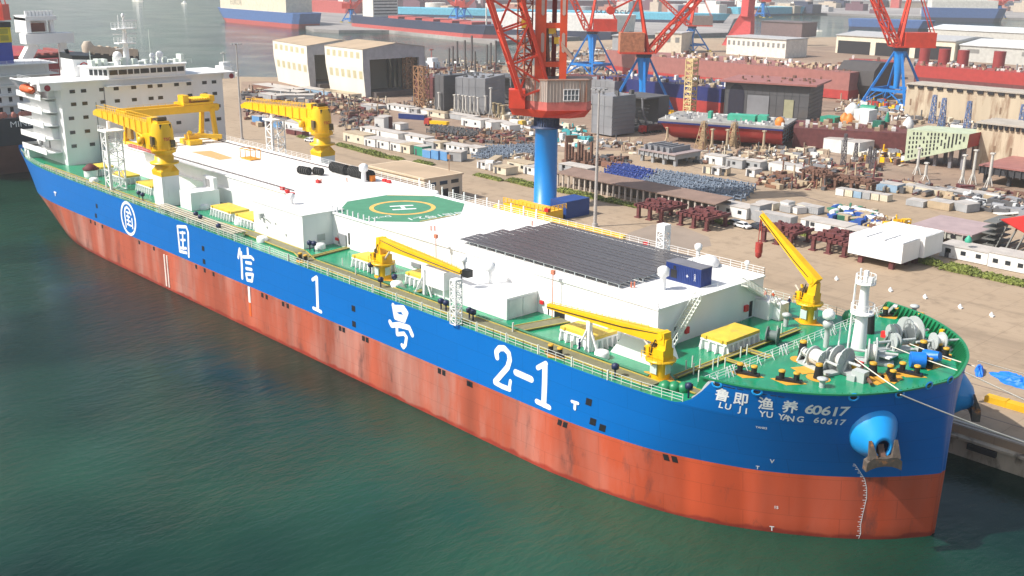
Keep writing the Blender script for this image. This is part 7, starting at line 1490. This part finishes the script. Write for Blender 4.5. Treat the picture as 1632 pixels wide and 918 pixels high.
for k, (px, py, yt, dr) in enumerate(((728,34,10,-1),(560,36,14,1),(740,30,12,1),(1215,28,3,-1),(1590,30,8,1),(985,24,8,-1))):
    q = G(px, py, 3); portal(q.x, q.y, HT(q.x, q.y, yt), 16, '%s hazy crane, %s from the left on the far shore' % ('distant', ORD[[560,728,740,985,1215,1590].index(px)]), (.68*dr,.73*dr), 26, 26, (10,7,5), z0=3, g='distant cranes on the far shore')
# gantry leg: slanting red A-leg of a goliath crane
q = G(1150, 72); t = thing('gantry_crane_leg', 'broad red leg of a huge gantry crane rising behind the white workshop', 'crane', tuple(q)); mb = MB(); mb.add([(0,0,0),(24,6,0),(24,12,0),(0,8,0),(14,4,26),(22,8,26),(22,13,26),(14,9,26)], [(0,1,5,4),(1,2,6,5),(2,3,7,6),(3,0,4,7)]); mb.bar((18,8,24),(19.5,9,78),9,7); part('leg', mb, mat('gantry_red', (.50,.06,.06), .5), t)
# ---- the tall red slewing crane on its blue column beside the ship
_p = G(869, 333); cx, cy = _p.x-2.1, _p.y+2.0; t = thing('tower_crane', 'tall bright red slewing crane on thick blue column beside the ship', 'crane', (cx, cy, 4))
mb = MB(); mb.lathe((0,0,0), [(3.3,0),(3.3,1.0),(3.0,1.1),(2.95,20.4),(3.1,20.6),(3.1,21)], 40); part('column', mb, mat('column_bright_blue', (.004,.20,.58), .38, var=.14, vscale=.25, dirt=(.02,.12,.3), dscale=.2, dthr=.66, stretch=(1,1,.15)), t)
mb = MB(); mb.lathe((0,0,20.9), [(4.2,0),(4.2,.3),(3.1,.5),(3.1,2.6),(3.5,2.8),(3.5,3.4)], 32)
for k in range(32): a = 2*math.pi*k/32; mb.bar((3.2*math.cos(a),3.2*math.sin(a),21.2),(3.2*math.cos(a),3.2*math.sin(a),24),.18)
part('slewing_ring', mb, pal('ring_dark', (.02,.04,.10)), t)
ca, sa = .684, .73
Rr_ = lambda x, y, z: ((x+1.6)*ca-y*sa, (x+1.6)*sa+y*ca, z)      # x to the right seen from the ship's bow, y away
def rprism(pl, z0, z1, pl2=None): 
    n = len(pl); pl2 = pl2 or pl; m = MB(); m.add([Rr_(x, y, z0) for x, y in pl]+[Rr_(x, y, z1) for x, y in pl2], [tuple(reversed(range(n))), tuple(range(n, 2*n))]+[(i, (i+1)%n, n+(i+1)%n, n+i) for i in range(n)]); return m
hexp = [(-7.2,-1.5),(-1.8,-6.0),(8.2,-4.6),(9.6,-1.0),(9.6,4.5),(-7.2,5.5)]
part('turntable', rprism([(-10.5,1),(-3,-4),(4,-5),(8,-2),(8,4),(-8,5)], 23.9, 25.9, [(-11.3,.5),(-1.8,-6.2),(8.4,-4.8),(9.8,-1),(9.8,4.7),(-11.3,5.7)]), RCR, t)
part('machine_house', rprism([(x*1.005, y*1.005) for x, y in hexp], 25.9, 28.0), mat('faded_pink_red', (.52,.13,.11), .6, var=.15), t, label='faded pink lower band of the machine house')
CORR = mat('rust_streaked_cladding', (.40,.34,.30), .6, var=.1, vscale=.4, dirt=(.30,.12,.06), dscale=.55, dthr=.5, stretch=(1.6,1.6,.12))
part('machine_house', rprism(hexp, 28.0, 33.3), CORR, t, label='grey cladding streaked with rust'); part('house_roof', rprism([(x*1.03, y*1.03) for x, y in hexp], 33.3, 33.6), pal('roof_rust', (.30,.18,.13)), t)
mb = MB()
for a, b in zip(hexp[:3], hexp[1:4]):
    n = 12
    for k in range(n):
        x = a[0]+(b[0]-a[0])*k/n; y = a[1]+(b[1]-a[1])*k/n; mb.bar(Rr_(x, y-.04, 28.0), Rr_(x, y-.04, 33.3), .12)
part('cladding_rib', mb, CORR, t, kind='stuff')
def wq(u, z): a, b = hexp[1], hexp[2]; return Rr_(a[0]+(b[0]-a[0])*u, a[1]+(b[1]-a[1])*u-.12, z)
for i in range(4):
    for j in range(2): mb = MB(); u0 = .43+i*.095; mb.add([wq(u0, 28.6+j*1.25), wq(u0+.08, 28.6+j*1.25), wq(u0+.08, 29.7+j*1.25), wq(u0, 29.7+j*1.25)], [(0,1,2,3)]); w = part('window_pane', mb, pal('pane_dark', (.12,.14,.16), .2), t)
mb = MB(); mb.bar(wq(.41, 28.4), wq(.82, 28.4), .15); mb.bar(wq(.41, 31.2), wq(.82, 31.2), .15); mb.bar(wq(.41, 29.78), wq(.82, 29.78), .13)
for i in range(5): mb.bar(wq(.42+i*.095, 28.4), wq(.42+i*.095, 31.2), .13)
part('window_frame', mb, MW, t); part('side_cabin', rprism([(-11.4,-2.4),(-7.25,-3.0),(-7.25,2.5),(-11.4,2.5)], 26, 30.6), RCR, t)
mb = MB(); T0, T1 = 33.4, 78
for x0, x1, yy in ((-5.6,-2.6,-3.4),(1.2,3.0,-3.0)):
    pass
def col(x0, x1, y0, y1, m, nm_='tower_column'): part(nm_, rprism([(x0,y0),(x1,y0),(x1,y1),(x0,y1)], T0-4, T1), m, t)
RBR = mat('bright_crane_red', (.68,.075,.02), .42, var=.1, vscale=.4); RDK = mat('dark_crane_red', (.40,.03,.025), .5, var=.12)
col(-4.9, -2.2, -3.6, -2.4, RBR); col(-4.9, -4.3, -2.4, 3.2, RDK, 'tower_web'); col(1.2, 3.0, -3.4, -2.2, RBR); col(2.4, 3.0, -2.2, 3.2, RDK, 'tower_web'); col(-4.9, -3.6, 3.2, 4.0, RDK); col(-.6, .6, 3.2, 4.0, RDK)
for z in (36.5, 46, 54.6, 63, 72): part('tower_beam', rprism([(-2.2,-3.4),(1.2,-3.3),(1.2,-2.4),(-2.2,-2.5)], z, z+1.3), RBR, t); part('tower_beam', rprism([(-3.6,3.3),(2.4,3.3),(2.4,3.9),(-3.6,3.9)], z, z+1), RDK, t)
mb = MB()
for z in (40, 49, 58, 67): mb.add([Rr_(x, -3.66, zz) for x, zz in ((-3.1,z),(-2.7,z+.4),(-2.7,z+4.6),(-3.1,z+5),(-3.5,z+4.6),(-3.5,z+.4))], [tuple(range(6))]); mb.add([Rr_(x, -3.46, zz) for x, zz in ((2.1,z),(2.5,z+.4),(2.5,z+4.6),(2.1,z+5),(1.7,z+4.6),(1.7,z+.4))], [tuple(range(6))])
part('lightening_slot', mb, pal('slot_pale', (.5,.35,.3)), t)
mb = MB(); mb.bar(Rr_(-1.4,-1,34), Rr_(-2.2,0,46), .9); mb.bar(Rr_(-1.4,-2,46), Rr_(4.6,-4,38.6), .8); part('luffing_gear', mb, pal('gear_brown', (.32,.2,.15)), t); mb = MB(); mb.box(-.9,-2.6,45.0,.9,-1.2,47.0); 
m_ = rprism([(-1.6,-2.8),(.2,-2.8),(.2,-1.4),(-1.6,-1.4)], 44.6, 47.2); part('winch_box', m_, pal('gear_yellow', (.65,.4,.03)), t); part('winch_box', rprism([(-.2,-3.2),(1.4,-3.2),(1.4,-2),(-.2,-2)], 42.2, 43.8), pal('gear_yellow', (.65,.4,.03)), t)
A_ = Vector(Rr_(-8.2, -1.5, 30.5)); Bj = Vector(Rr_(-21, -4, 78)); mb = MB(); mb.lattice(A_+Vector(Rr_(1.4,0,0)), Bj, 6.0, 7.5, .85, 6, h=7, h2=8, rb=.5); part('jib', mb, RCR, t)
mb = MB(); mb.lattice(Rr_(-7.6,-1,33.5), Rr_(-7.4,-1,58), 2.6, 2.6, .28, 12, rb=.18); part('ladder_tower', mb, pal('ladder_rust', (.36,.10,.05)), t); part('winch_box', rprism([(-8.4,-3.4),(-6.6,-3.4),(-6.6,-2.4),(-8.4,-2.4)], 46, 48.4), pal('gear_yellow', (.65,.4,.03)), t)
mb = MB(); mb.tube(Rr_(-1,-1,54), Rr_(-2.2,-2.5,78), .12, 5); mb.tube(Rr_(-1,-1,54), Rr_(0,-2.5,78), .12, 5); part('cable', mb, BLK, t)
bb = thing('base_block', 'dark blue concrete base block with yellow railings at the foot of the crane column', 'base block', (-104.8, 79, 4)); mb = MB(); mb.box(-104.6,73.5,4,-99,82,8.4); part('block', mb, pal('base_blue', (.01,.05,.22)), bb, W=True); mb = MB(); rail_line(mb, [(-114,66,7),(-98.5,66,7)], 1.2, 1.4, r=.14); rail_line(mb, [(-98.5,66,7),(-98.5,73,7)], 1.2, 1.4, r=.14); mb.box(-114,65.9,4,-98.6,72,6.9); part('railing', mb, YL, bb, W=True)
# ================================================================= BACKGROUND BUILDINGS, SHIPS, BOATS
def bldg(A, B, ytop, depth, wm_, rm, label, cat='building', wins=0, doors=0, z=4.0, rows=1, name='workshop', gable=0, snap=True):
    f = Fr(A, B, ytop, snap, z); L, h = f.L, f.h; t = f.thing(name, label, cat); mb = MB(); mb.box(0,0,0,L,depth,h); part('body', mb, wm_, t)
    mb = MB(); mb.add([(-.5,-.8,h),(L+.5,-.8,h),(L+.5,depth/2,h+gable+.01),(-.5,depth/2,h+gable+.01),(-.5,depth+.8,h),(L+.5,depth+.8,h),(-.5,-.8,h+.6),(L+.5,-.8,h+.6),(L+.5,depth/2,h+gable+.6),(-.5,depth/2,h+gable+.6),(-.5,depth+.8,h+.6),(L+.5,depth+.8,h+.6)], [(6,7,8,9),(9,8,11,10),(0,1,7,6),(1,5,11,8,7),(0,6,9,10,4),(5,4,10,11)]); part('roof', mb, rm, t)
    for r in range(rows):
        for k in range(wins): x = L*(k+.3)/wins; mb = MB(); mb.box(x,-.12,h*(.55 if rows == 1 else .25+.45*r),x+L*.45/wins,.02,h*(.8 if rows == 1 else .45+.45*r)); part('window', mb, pal('pane_greyish', (.2,.2,.19)), t)
    for k in range(doors): x = L*(k+.06)/doors; mb = MB(); mb.box(x,-.15,0,x+L*.86/doors,.02,h*.72); part('hall_door', mb, BLD if doors else GLS, t)
    return t
WHT = pal('far_white', (.66,.63,.57)); RFG = pal('roof_grey', (.40,.40,.40))
bldg((1157,86),(1265,92),58,28,WHT,RFG,'white workshop with a row of square windows behind the maroon hull',wins=12); t = bldg((1331,84),(1520,97),56,60,pal('hall_cream2', (.66,.60,.47)),RFG,'long cream hall with wide dark doors behind the right crane',doors=3,name='fabrication_hall',gable=2); bldg((1527,97),(1700,110),72,70,pal('hall_grey2', (.45,.45,.42)),pal('roof_pale', (.56,.58,.58)),'wide grey hall with pale roof at the right edge',wins=4,name='fabrication_hall',gable=3); bldg((1478,62),(1700,74),46,60,pal('hall_grey2', (.45,.45,.42)),pal('roof_bright', (.62,.66,.68)),'low white-roofed hall at the right behind the others',gable=3); bldg((1043,84),(1085,86),52,25,pal('hall_cream3', (.6,.53,.42)),RFG,'cream shed with big panels behind the middle crane',wins=3,name='shed'); bldg((975,93),(1000,94),57,30,pal('grey_flat', (.36,.37,.38)),RFG,'plain grey storage block left of the middle crane',name='storage_block'); bldg((1212,56),(1275,60),34,26,pal('dark_brick', (.16,.11,.11)),pal('dark_roof', (.13,.10,.10)),'dark maroon tall shed left of the open water',name='shed')
# dock walls on the right
def wall(A, B, ytop, depth, label, n=16, z=4.0):
    f = Fr(A, B, ytop, True, z); L, h = f.L, f.h; t = f.thing('dock_side', label, 'dock side'); CW = pal('dock_cream', (.55,.46,.32), .8); mb = MB(); mb.box(0,0,0,L,depth,h); part('wall', mb, mat('dock_wall_cream', (.48,.40,.29), .8, var=.1, vscale=.2, dirt=(.26,.17,.11), dscale=.3, dthr=.5, stretch=(1,1,.2)), t)
    mb = MB(); mb.box(-.2,-.6,h,L,depth,h+.5); part('deck', mb, CONC, t)
    for k in range(n): x = L*(k+.2)/n; mb = MB(); mb.box(x,-.64,h-1.3,x+L*.55/n,-.02,h-.1); part('opening', mb, BLD, t)
    for k in range(0, n, 3): x = L*(k+.5)/n; mb = MB(); mb.box(x,-.08,h*.35,x+.7,.02,h*.55); part('slot', mb, pal('slot_brown', (.2,.13,.08)), t)
wall((1440,184),(1632+60,216),134,14,'farther cream dock wall with small dark slots behind the yellow bogies'); wall((1548,268),(1720,296),196,14,'nearer cream dock wall with dark openings under its edge at right',20); 
tub((1455,140),(1625,160),104,16,MAR,RDS,None,'row of red cylindrical hull parts on grey staging at the right',0,.5,'hull_parts','hull parts')
for k, (x, y, yt) in enumerate(((1500,128,78),(1530,130,80),(1587,134,82),(1470,118,74))):
    q = G(x, y); H = HT(q.x, q.y, yt)-4; mb = MB(); mb.tube((q.x,q.y,4),(q.x,q.y,4+H),3.2,14); mb.lathe((q.x,q.y,4),[(5,0),(5,4),(3.2,8)],12); solo('red_steel_tube', mb, pal('column_dark_red', (.26,.03,.03)), 'upright dark red steel column, %s from the left of the four beside the right crane' % ORD[[1500,1530,1587,1470].index(x) + (1 if x != 1470 else -3)], 'column', 'upright dark red columns')
q = G(1372, 160); mb = MB(); H = HT(q.x, q.y, 102)-4; mb.wedge([(-6,0),(10,0),(14,H*.3),(14,H*.8),(9,H),(-4,H*1.02),(-9,H*.8),(-10,H*.4)], 'x', 0, 20); o = solo('dark_hull_section', mb, pal('dark_section', (.05,.045,.045)), 'big dark octagonal hull section left of the right crane', 'hull section', 'steel hull blocks in the yard'); o.location = (q.x-6, q.y+14, 4)
tub((1350,124),(1425,127),96,16,RDS,RDS,None,'plain bright red hull block in front of the long cream hall',0,.5,'red_block','hull block',clutter=5)
# ships across the basin
def sship(A, B, yt, beam, lower, upper, top, label, z=0.0, split=.35, sup=None, supx=.1, bow=1, rake=.06, name='moored_ship', suph=None, cat='ship'):
    a = G(*A, z); b = G(*B, z); d = b-a; ang = math.atan2(d.y, d.x); L = d.length; h = HT(a.x, a.y, yt)-z; t = thing(name, label, cat, tuple(a), ang, 'ships moored across the harbour')
    def lay(z0, z1, m, nm_):
        mb = MB(); rows = []
        for zz in (z0, (z0+z1)/2, z1):
            e = rake*L*(zz/h); x1 = L+e if bow > 0 else L+e*.3; x0 = -e*.3 if bow > 0 else -e; bl = L*.14
            if bow > 0: pl = [(x0,beam*.12),(x0+bl*.3,0),(x1-bl,0),(x1-bl*.35,beam*.2),(x1,beam/2),(x1-bl*.35,beam*.8),(x1-bl,beam),(x0+bl*.3,beam),(x0,beam*.88)]
            else: pl = [(x0,beam/2),(x0+bl*.35,beam*.2),(x0+bl,0),(x1-bl*.3,0),(x1,beam*.12),(x1,beam*.88),(x1-bl*.3,beam),(x0+bl,beam),(x0+bl*.35,beam*.8)]
            rows.append([(x, y, zz) for x, y in pl]+[(pl[0][0], pl[0][1], zz)])
        mb.grid(rows, False); n = 9; mb.add(rows[-1][:9], [tuple(range(9))]); part(nm_, mb, m, t)
    lay(-1, h*split, lower, 'lower_hull'); lay(h*split, h, upper, 'upper_hull')
    if top: mb = MB(); mb.box(L*.06, 1, h, L*.9, beam-1, h+top[1]); part('superstructure', mb, top[0], t)
    if sup: mb = MB(); mb.box(L*supx, 1, h, L*supx+sup, beam-1, h+suph); mb.box(L*supx+sup*.2, -2, h+suph*.9, L*supx+sup*.6, beam+2, h+suph); mb.box(L*supx-sup*.5, beam*.3, h, L*supx-1, beam*.6, h+suph*.8); part('superstructure', mb, WHT, t); mb = MB(); [mb.box(L*supx+sup, 2, h+2.5+k*3.2, L*supx+sup+.1, beam-2, h+3.6+k*3.2) for k in range(int(suph/3.2)-1)]; part('window_band', mb, GLS, t)
    return t, L, h, a, ang
NB_ = pal('far_navy', (.03,.04,.08)); FR = pal('far_red', (.42,.08,.07)); CRS = pal('far_cream', (.68,.60,.46)); FB = pal('far_blue', (.06,.13,.32)); LB = pal('far_light_blue', (.12,.44,.58))
t, L, h, a, ang = sship((345,34),(470,46),12,34,FR,FB,(CRS,26),'cream and blue car carrier moored at the top left of the harbour',split=.3,bow=-1,rake=.1); h2 = HT(a.x, a.y, 24)
t['label'] = 'cream and blue car carrier moored at the top left of the harbour'
def stext(s, size, x, y, z, m, par): vs, fs = text_geo(s, size); mb = MB(); mb.add([(x+v.x, y, z+v.y) for v in vs], fs); part('lettering', mb, m, par)
stext('EUKOR', 9, L*.2, .9, h+5.0, pal('letter_grey', (.3,.27,.2)), t)
t, L, h, a, ang = sship((556,46),(770,68),24,32,FR,NB_,None,'black and red bulk carrier riding high across the harbour basin',split=.45,sup=22,supx=.12,suph=34,rake=.03)
mb = MB(); [mb.box(L*(.3+.13*k), 5, h, L*(.38+.13*k), 27, h+2.2) for k in range(5)]; part('hatch', mb, FR, t); mb = MB(); mb.tube((L*.93, 16, h), (L*.93, 16, h+16), .8, 6); part('foremast', mb, WHT, t)
t, L, h, a, ang = sship((790,60),(1003,66),20,34,NB_,pal('msc_white', (.80,.78,.74)),None,'long white-sided ship partly hidden by the tall red crane',split=.35,rake=.02); stext('R A', 9, L*.33, -.15, h*.45, NB_, t)
t, L, h, a, ang = sship((618,26),(1150,38),12,40,NB_,LB,None,'very long light blue container ship lettered along its side in the haze',z=3,split=.3,rake=.02); stext('MAERSK', 12, L*.64, -.2, h*.5, pal('letter_dark', (.03,.05,.09)), t); mb = MB(); mb.box(L*.70, 2, h, L*.735, 34, h+12); part('bridge', mb, WHT, t)
sship((1180,26),(1290,24),12,30,NB_,LB,None,'small light blue stern of another ship at the edge of far water',z=0,split=.2)
sship((490,18),(560,22),0,28,FR,FR,None,'red hull on the far shore between car carrier and bulk carrier',z=3,split=.3,sup=14,supx=.7,suph=16); sship((1352,46),(1480,50),30,28,NB_,FB,None,'dark blue hull moored behind the long cream hall',split=.25); sship((1475,34),(1600,36),12,30,NB_,FB,(WHT,10),'white and blue ferry in the haze at the top right',split=.3)
for k, (x0, x1, y, yt, m) in enumerate(((770,1170,14,0,pal('haze_maroon', (.13,.06,.08))),(440,760,12,-2,pal('haze_maroon2', (.17,.10,.11))),(1180,1420,8,0,WHT),(1420,1660,12,2,pal('haze_tan', (.45,.38,.3))))):
    bldg((x0,y),(x1,y+2),yt,40,m,RFG,['long dark maroon block in the haze at the top centre','long dusky brown block in the haze at the top left','pale row of sheds in the haze at the top right','tan row of sheds in the haze at the top right corner'][k],name='distant_building',z=3)
random.seed(21); TK = [WHT, pal('haze_tan', (.45,.38,.3)), pal('far_tank', (.32,.16,.12)), RFG, NB_, FR, pal('haze_maroon', (.13,.06,.08))]
for k in range(110):
    x = random.choice((random.uniform(560, 1160), random.uniform(1180, 1640))); y = random.uniform(4, 24); q = G(x, y, 3); w = random.uniform(8, 26); h = random.uniform(6, 16); mb = MB()
    if k % 3: mb.box(q.x-w, q.y-w*.5, 3, q.x+w, q.y+w*.5, 3+h); mb.box(q.x-w*.5, q.y-w*.3, 3+h, q.x+w*.5, q.y+w*.3, 3+h*1.3)
    else: mb.tube((q.x,q.y,3),(q.x,q.y,3+h),w*.6,18)
    solo('distant_building', mb, TK[k % 7], 'small hazy shed or tank on the far shore', 'building', 'hazy sheds and tanks of the far shore')
# boats on the basin
def boat(px, py, L, label, name='small_boat', big=0):
    q = G(px, py, 0); t = thing(name, label, 'boat', tuple(q), 0, 'boats on the basin'); b = L*.13; mb = MB(); pl = [(-L/2,-b),(L*.3,-b),(L/2,0),(L*.3,b),(-L/2,b)]; mb.prism(pl, -.4, L*.09); part('hull', mb, WHT if not big else NB_, t); mb = MB(); mb.box(-L*.2,-b*.7,L*.09,L*.16,b*.7,L*.2); mb.box(-L*.05,-b*.6,L*.2,L*.12,b*.6,L*.28); part('cabin', mb, W_, t); mb = MB(); mb.tube((0,0,L*.2),(0,0,L*.48),L*.008,5); mb.box(-.3*L*.05,-L*.05,L*.44,L*.012,L*.05,L*.46); part('mast', mb, FR if big else WHT, t)
boat(221, 3, 34, 'larger white boat on the far water at the top left'); boat(294, 6, 17, 'small white boat right of the larger one at the top left'); boat(664, 113, 30, 'left of the two white tugs moored behind the grey blocks', 'tug_boat', 1); boat(688, 113, 30, 'right of the two white tugs moored behind the grey blocks', 'tug_boat', 1); boat(358, 121, 30, 'white launch moored at the shore behind the far bridge wing', 'launch'); boat(1298, 50, 20, 'small tug on the water behind the white workshop')
scrap_posts = [(716,100),(722,103),(729,99),(741,104),(752,101),(757,106),(776,99),(782,102),(790,104),(641,122),(650,128),(665,124),(632,120)]
for k, (x, y) in enumerate(scrap_posts): q = G(x, y+8); mb = MB(); mb.bar(q, q+Vector((0,0,12+k % 5*2)), .9); mb.box(q.x-1.4,q.y-1.4,4,q.x+1.4,q.y+1.4,6); solo('mooring_pile', mb, pal('pile_dark', (.10,.09,.09)), 'dark upright pile at the edge of the basin', 'pile', 'dark piles at the basin edge')
# small craft tower of scaffolds right of the hall
for k, (x, y) in enumerate(((668,170),(676,172),(650,150),(660,148),(640,140))): q = G(x, y); mb = MB(); mb.lattice((q.x,q.y,4),(q.x,q.y,22),3.2,3.2,.35,6,rb=.28); solo('scaffold_tower', mb, pal('scaffold_rust', (.30,.16,.08)), 'rusty scaffold tower between the open hall and grey blocks', 'scaffold', 'rusty scaffold towers')
for k, (x, y) in enumerate(((1485,196),(1500,202),(1540,208),(1625,214),(1640,214))): q = G(x, y, 12); mb = MB(); mb.lattice((q.x,q.y,12),(q.x,q.y,22),1.8,1.0,.22,6,rb=.15); solo('blue_lattice_tower', mb, pal('tower_blue', (.10,.16,.32)), 'blue lattice tower standing on the right dock wall', 'lattice tower', 'blue lattice towers')
for k, (x, y) in enumerate(((1343,268),(1391,272),(1384,268),(1362,262))): q = G(x, y); mb = MB(); mb.lattice((q.x,q.y,4),(q.x,q.y,11 if k else 15),1.3,.6,.18,7,rb=.13); solo('lattice_tower', mb, pal('tower_dark', (.10,.09,.10)), 'thin dark lattice tower before the white wrapped blocks', 'lattice tower', 'thin dark lattice towers')
# ---- the bulk carrier moored astern
m = thing('bulk_carrier', 'dark hulled bulk carrier with yellow and blue funnel moored astern at the left edge', 'ship', (-262, 2, 0)); Xs = -262; NB2 = mat('hull_black_blue', (.012,.018,.032), .4, var=.1)
def hl(z0, z1, mm, nm_, w0=20, w1=20.5):
    mb = MB(); rows = []
    for z, w in ((z0, w0), (z1, w1)): rows.append([(Xs-(0 if z > 8 else (8-z)*1.2), 2-w*.78, z), (Xs-8, 2-w, z), (Xs-190, 2-w, z), (Xs-215, 2-w*.6, z), (Xs-228, 2, z), (Xs-215, 2+w*.6, z), (Xs-190, 2+w, z), (Xs-8, 2+w, z), (Xs-(0 if z > 8 else (8-z)*1.2), 2+w*.78, z), (Xs-(0 if z > 8 else (8-z)*1.2), 2-w*.78, z)])
    mb.grid(rows, False, True); mb.add(rows[-1][:-1], [tuple(reversed(range(9)))]); part(nm_, mb, mm, m, W=True)
hl(-1, 10.4, mat('brown_boot', (.24,.10,.085), .6, var=.2, vscale=.2), 'lower_hull', 19, 20); hl(10.4, 18.6, NB2, 'upper_hull')
mb = MB(); vs, fs = text_geo('MINERAL', 2.6); mb.add([(Xs+.05, -4.0+v.x*1.1, 15.9+v.y) for v in vs], fs); part('lettering', mb, MW, m, W=True)
mb = MB(); rail_line(mb, [(Xs-.3, -13, 18.6), (Xs-.3, 17, 18.6)], 1.2, 1.6, r=.08); 
random.seed(4)
for k in range(26): y = random.uniform(-12, 14); mb.lathe((Xs-2-random.random()*3, y, 18.6), [(.8,0),(.9,.8),(.4,1.6)], 8)
part('poop_gear', mb, pal('gear_pinkish', (.42,.16,.12)), m, W=True)
mb = MB(); mb.box(Xs-24, -12, 18.6, Xs-9, 16, 27.5); mb.box(Xs-26, -9, 27.5, Xs-12, 14, 33.8); 
for z in (21.5, 24.5, 27.5, 30.5, 33.8): mb.box(Xs-26, -13, z, Xs-7.5, 15.5, z+.3); rail_line(mb, [(Xs-7.6, -13, z+.3), (Xs-7.6, 15.4, z+.3)], 1.1, 2.5, r=.07)
part('superstructure', mb, W_, m, W=True); mb = MB(); [mb.box(Xs-9.0, -10+k*3.2, z, Xs-8.9, -9+k*3.2, z+1.6) for k in range(8) for z in (19.4, 22.5, 25.3)]; part('porthole', mb, BLD, m, W=True)
mb = MB(); mb.box(Xs-20, -12, 33.8, Xs-11, 3.2, 40.6); f1 = part('funnel', mb, mat('funnel_blue', (.01,.04,.34), .4), m, W=True); mb = MB(); mb.box(Xs-20.1, -12, 40.6, Xs-10.9, 3.3, 45.2); part('funnel_band', mb, pal('funnel_yellow', (.72,.55,.02)), f1, W=True); mb = MB(); mb.box(Xs-20.3, -12.2, 45.2, Xs-10.7, 3.5, 46.8); mb.tube((Xs-13, -2, 46.5), (Xs-13, -2, 49), 1.2, 10); part('funnel_cap', mb, BLK, f1, W=True)
mb = MB()
for i in range(3):
    for j in range(2): mb.box(Xs-10.88, -6+i*3, 41.2+j*2, Xs-10.8, -3.6+i*3, 42.8+j*2)
part('funnel_louvre', mb, pal('louvre_olive', (.40,.34,.03)), f1, W=True)
XB = Xs-30
def xq(px, py, X=XB): d = ray(px, py); t_ = (X-CAM.x)/d.x; return CAM+d*t_
a = xq(42, 66); b = xq(119, 68); c = xq(119, 52); mb = MB(); mb.box(XB-6, a.y, b.z, XB, b.y, c.z); e = xq(104, 68); g2 = xq(106, 118); mb.bar((XB-3, e.y, e.z), (XB-3, g2.y+.5, g2.z-6), 2.2, 2.2); e = xq(58, 68); g2 = xq(44, 98); mb.bar((XB-3, e.y, e.z-.5), (XB-3, g2.y, g2.z), 3.5, 3); part('bridge_wing', mb, W_, m, W=True)
a = xq(45, 52); b = xq(92, 28); mb = MB(); mb.box(XB-12, a.y, xq(60,33).z, XB-1, b.y, b.z+.6); mb.box(XB-12, a.y, a.z-.5, XB-11, b.y, b.z+.3); mb.box(XB-11, a.y, a.z-.3, XB-1.2, a.y+1.5, b.z); mb.box(XB-4, b.y-2, a.z-.3, XB-2, b.y-.8, b.z); part('bridge', mb, W_, m, W=True)
mb = MB(); y0_ = xq(50,50).y; y1_ = xq(82,50).y; mb.box(XB-6, y0_, xq(60,52).z, XB-5.5, y1_, xq(60,38).z); part('bridge_panel', mb, pal('panel_brown', (.25,.10,.08)), m, W=True)
mb = MB(); 
for k in range(8): y = a.y+1+k*(b.y-a.y-2)/7; mb.tube((XB-3, y, b.z+.6), (XB-3, y, b.z+2.2), .6, 8)
part('bridge_lamp', mb, W_, m, W=True)
mb = MB(); zc = xq(95, 86, Xs-60).z; mb.box(Xs-150, 2-18, 18.7, Xs-60, 22, zc); part('cargo_hatch', mb, pal('hatch_wine', (.33,.02,.03)), m, W=True)
# red shore crane behind it
q = G(20, 118); portal(-430, 45, 40, 16, 'red crane seen through the rigging of the ship moored astern', (-.68,-.73), 20, 40, (10,7,6), tower_h=40, rusty=RCR)
def X4(px, py, X): d = ray(px, py); t_ = (X-CAM.x)/d.x; return CAM+d*t_
t = thing('laid_up_hull', 'plain dark red hull and deck cargo seen below the far bridge wing at left', 'ship', (-460, 60, 0)); a = X4(56, 118, -430); b = X4(128, 118, -430); zt_ = X4(90, 86, -430).z
mb = MB(); mb.prism([(-430, a.y), (-430, b.y), (-520, b.y+6), (-548, (a.y+b.y)/2), (-520, a.y-6)][::-1], 0, zt_-2); part('hull', mb, pal('hatch_wine', (.30,.02,.03)), t, W=True); mb = MB()
for k in range(14): yy = a.y+1+k*(b.y-a.y-2)/14; mb.box(-446-(k*7 % 23), yy, zt_-2, -434, yy+2.6, zt_-1+(k*5 % 3)*.7)
part('deck_cargo', mb, pal('cargo_rust', (.28,.07,.06)), t, W=True, kind='stuff')
# black-decked coaster with folded beige cranes beyond the accommodation block
t = thing('geared_coaster', 'dark vessel with folded beige cranes seen above the white accommodation block', 'ship', (-470, 130, 0)); 
def X4(px, py, X): d = ray(px, py); t_ = (X-CAM.x)/d.x; return CAM+d*t_
a = X4(128, 93, -420); b = X4(222, 95, -420); mb = MB(); mb.box(-430, a.y, 0, -420, b.y, a.z); mb.box(-430, a.y, a.z, -420, b.y, X4(170,85,-420).z); part('hull', mb, BLK, t, W=True); mb = MB(); c = X4(140, 78, -421); d_ = X4(218, 84, -421); mb.bar(c, d_, 2.8, 3.2)
for k in range(6): e = c.lerp(d_, (k+.5)/6); mb.bar(e-Vector((0,0,2.2)), e+Vector((0,0,2.0)), 1.0, 3.2)
mb.lathe((c.x, c.y, c.z-1.5), [(2.5,0),(2.7,3),(1.5,5)], 10); part('folded_crane', mb, pal('crane_beige', (.50,.42,.33)), t, W=True)

# ---- where look-alikes still share a label, say which one it is by its place in the row
TENS = ['', '', 'twenty', 'thirty', 'forty', 'fifty', 'sixty', 'seventy', 'eighty', 'ninety', 'hundred']
def ordinal(n):
    if n <= 20: return ORD[n-1]
    t, u = divmod(n, 10)
    if n > 100: return 'hundred-and-'+ordinal(n-100)
    return (TENS[t][:-1]+'ieth' if t < 10 else 'hundredth') if u == 0 else TENS[t]+'-'+ORD[u-1]
same = {}
for o in D.objects:
    if o.parent is None and o.get('label') and o.get('category'): same.setdefault(o['label'], []).append(o)
for lb, os_ in same.items():
    if len(os_) > 1:
        for k, o in enumerate(sorted(os_, key=lambda o: proj(o.location)[0])): o['label'] = '%s, %s from the left' % (lb, ordinal(k+1))
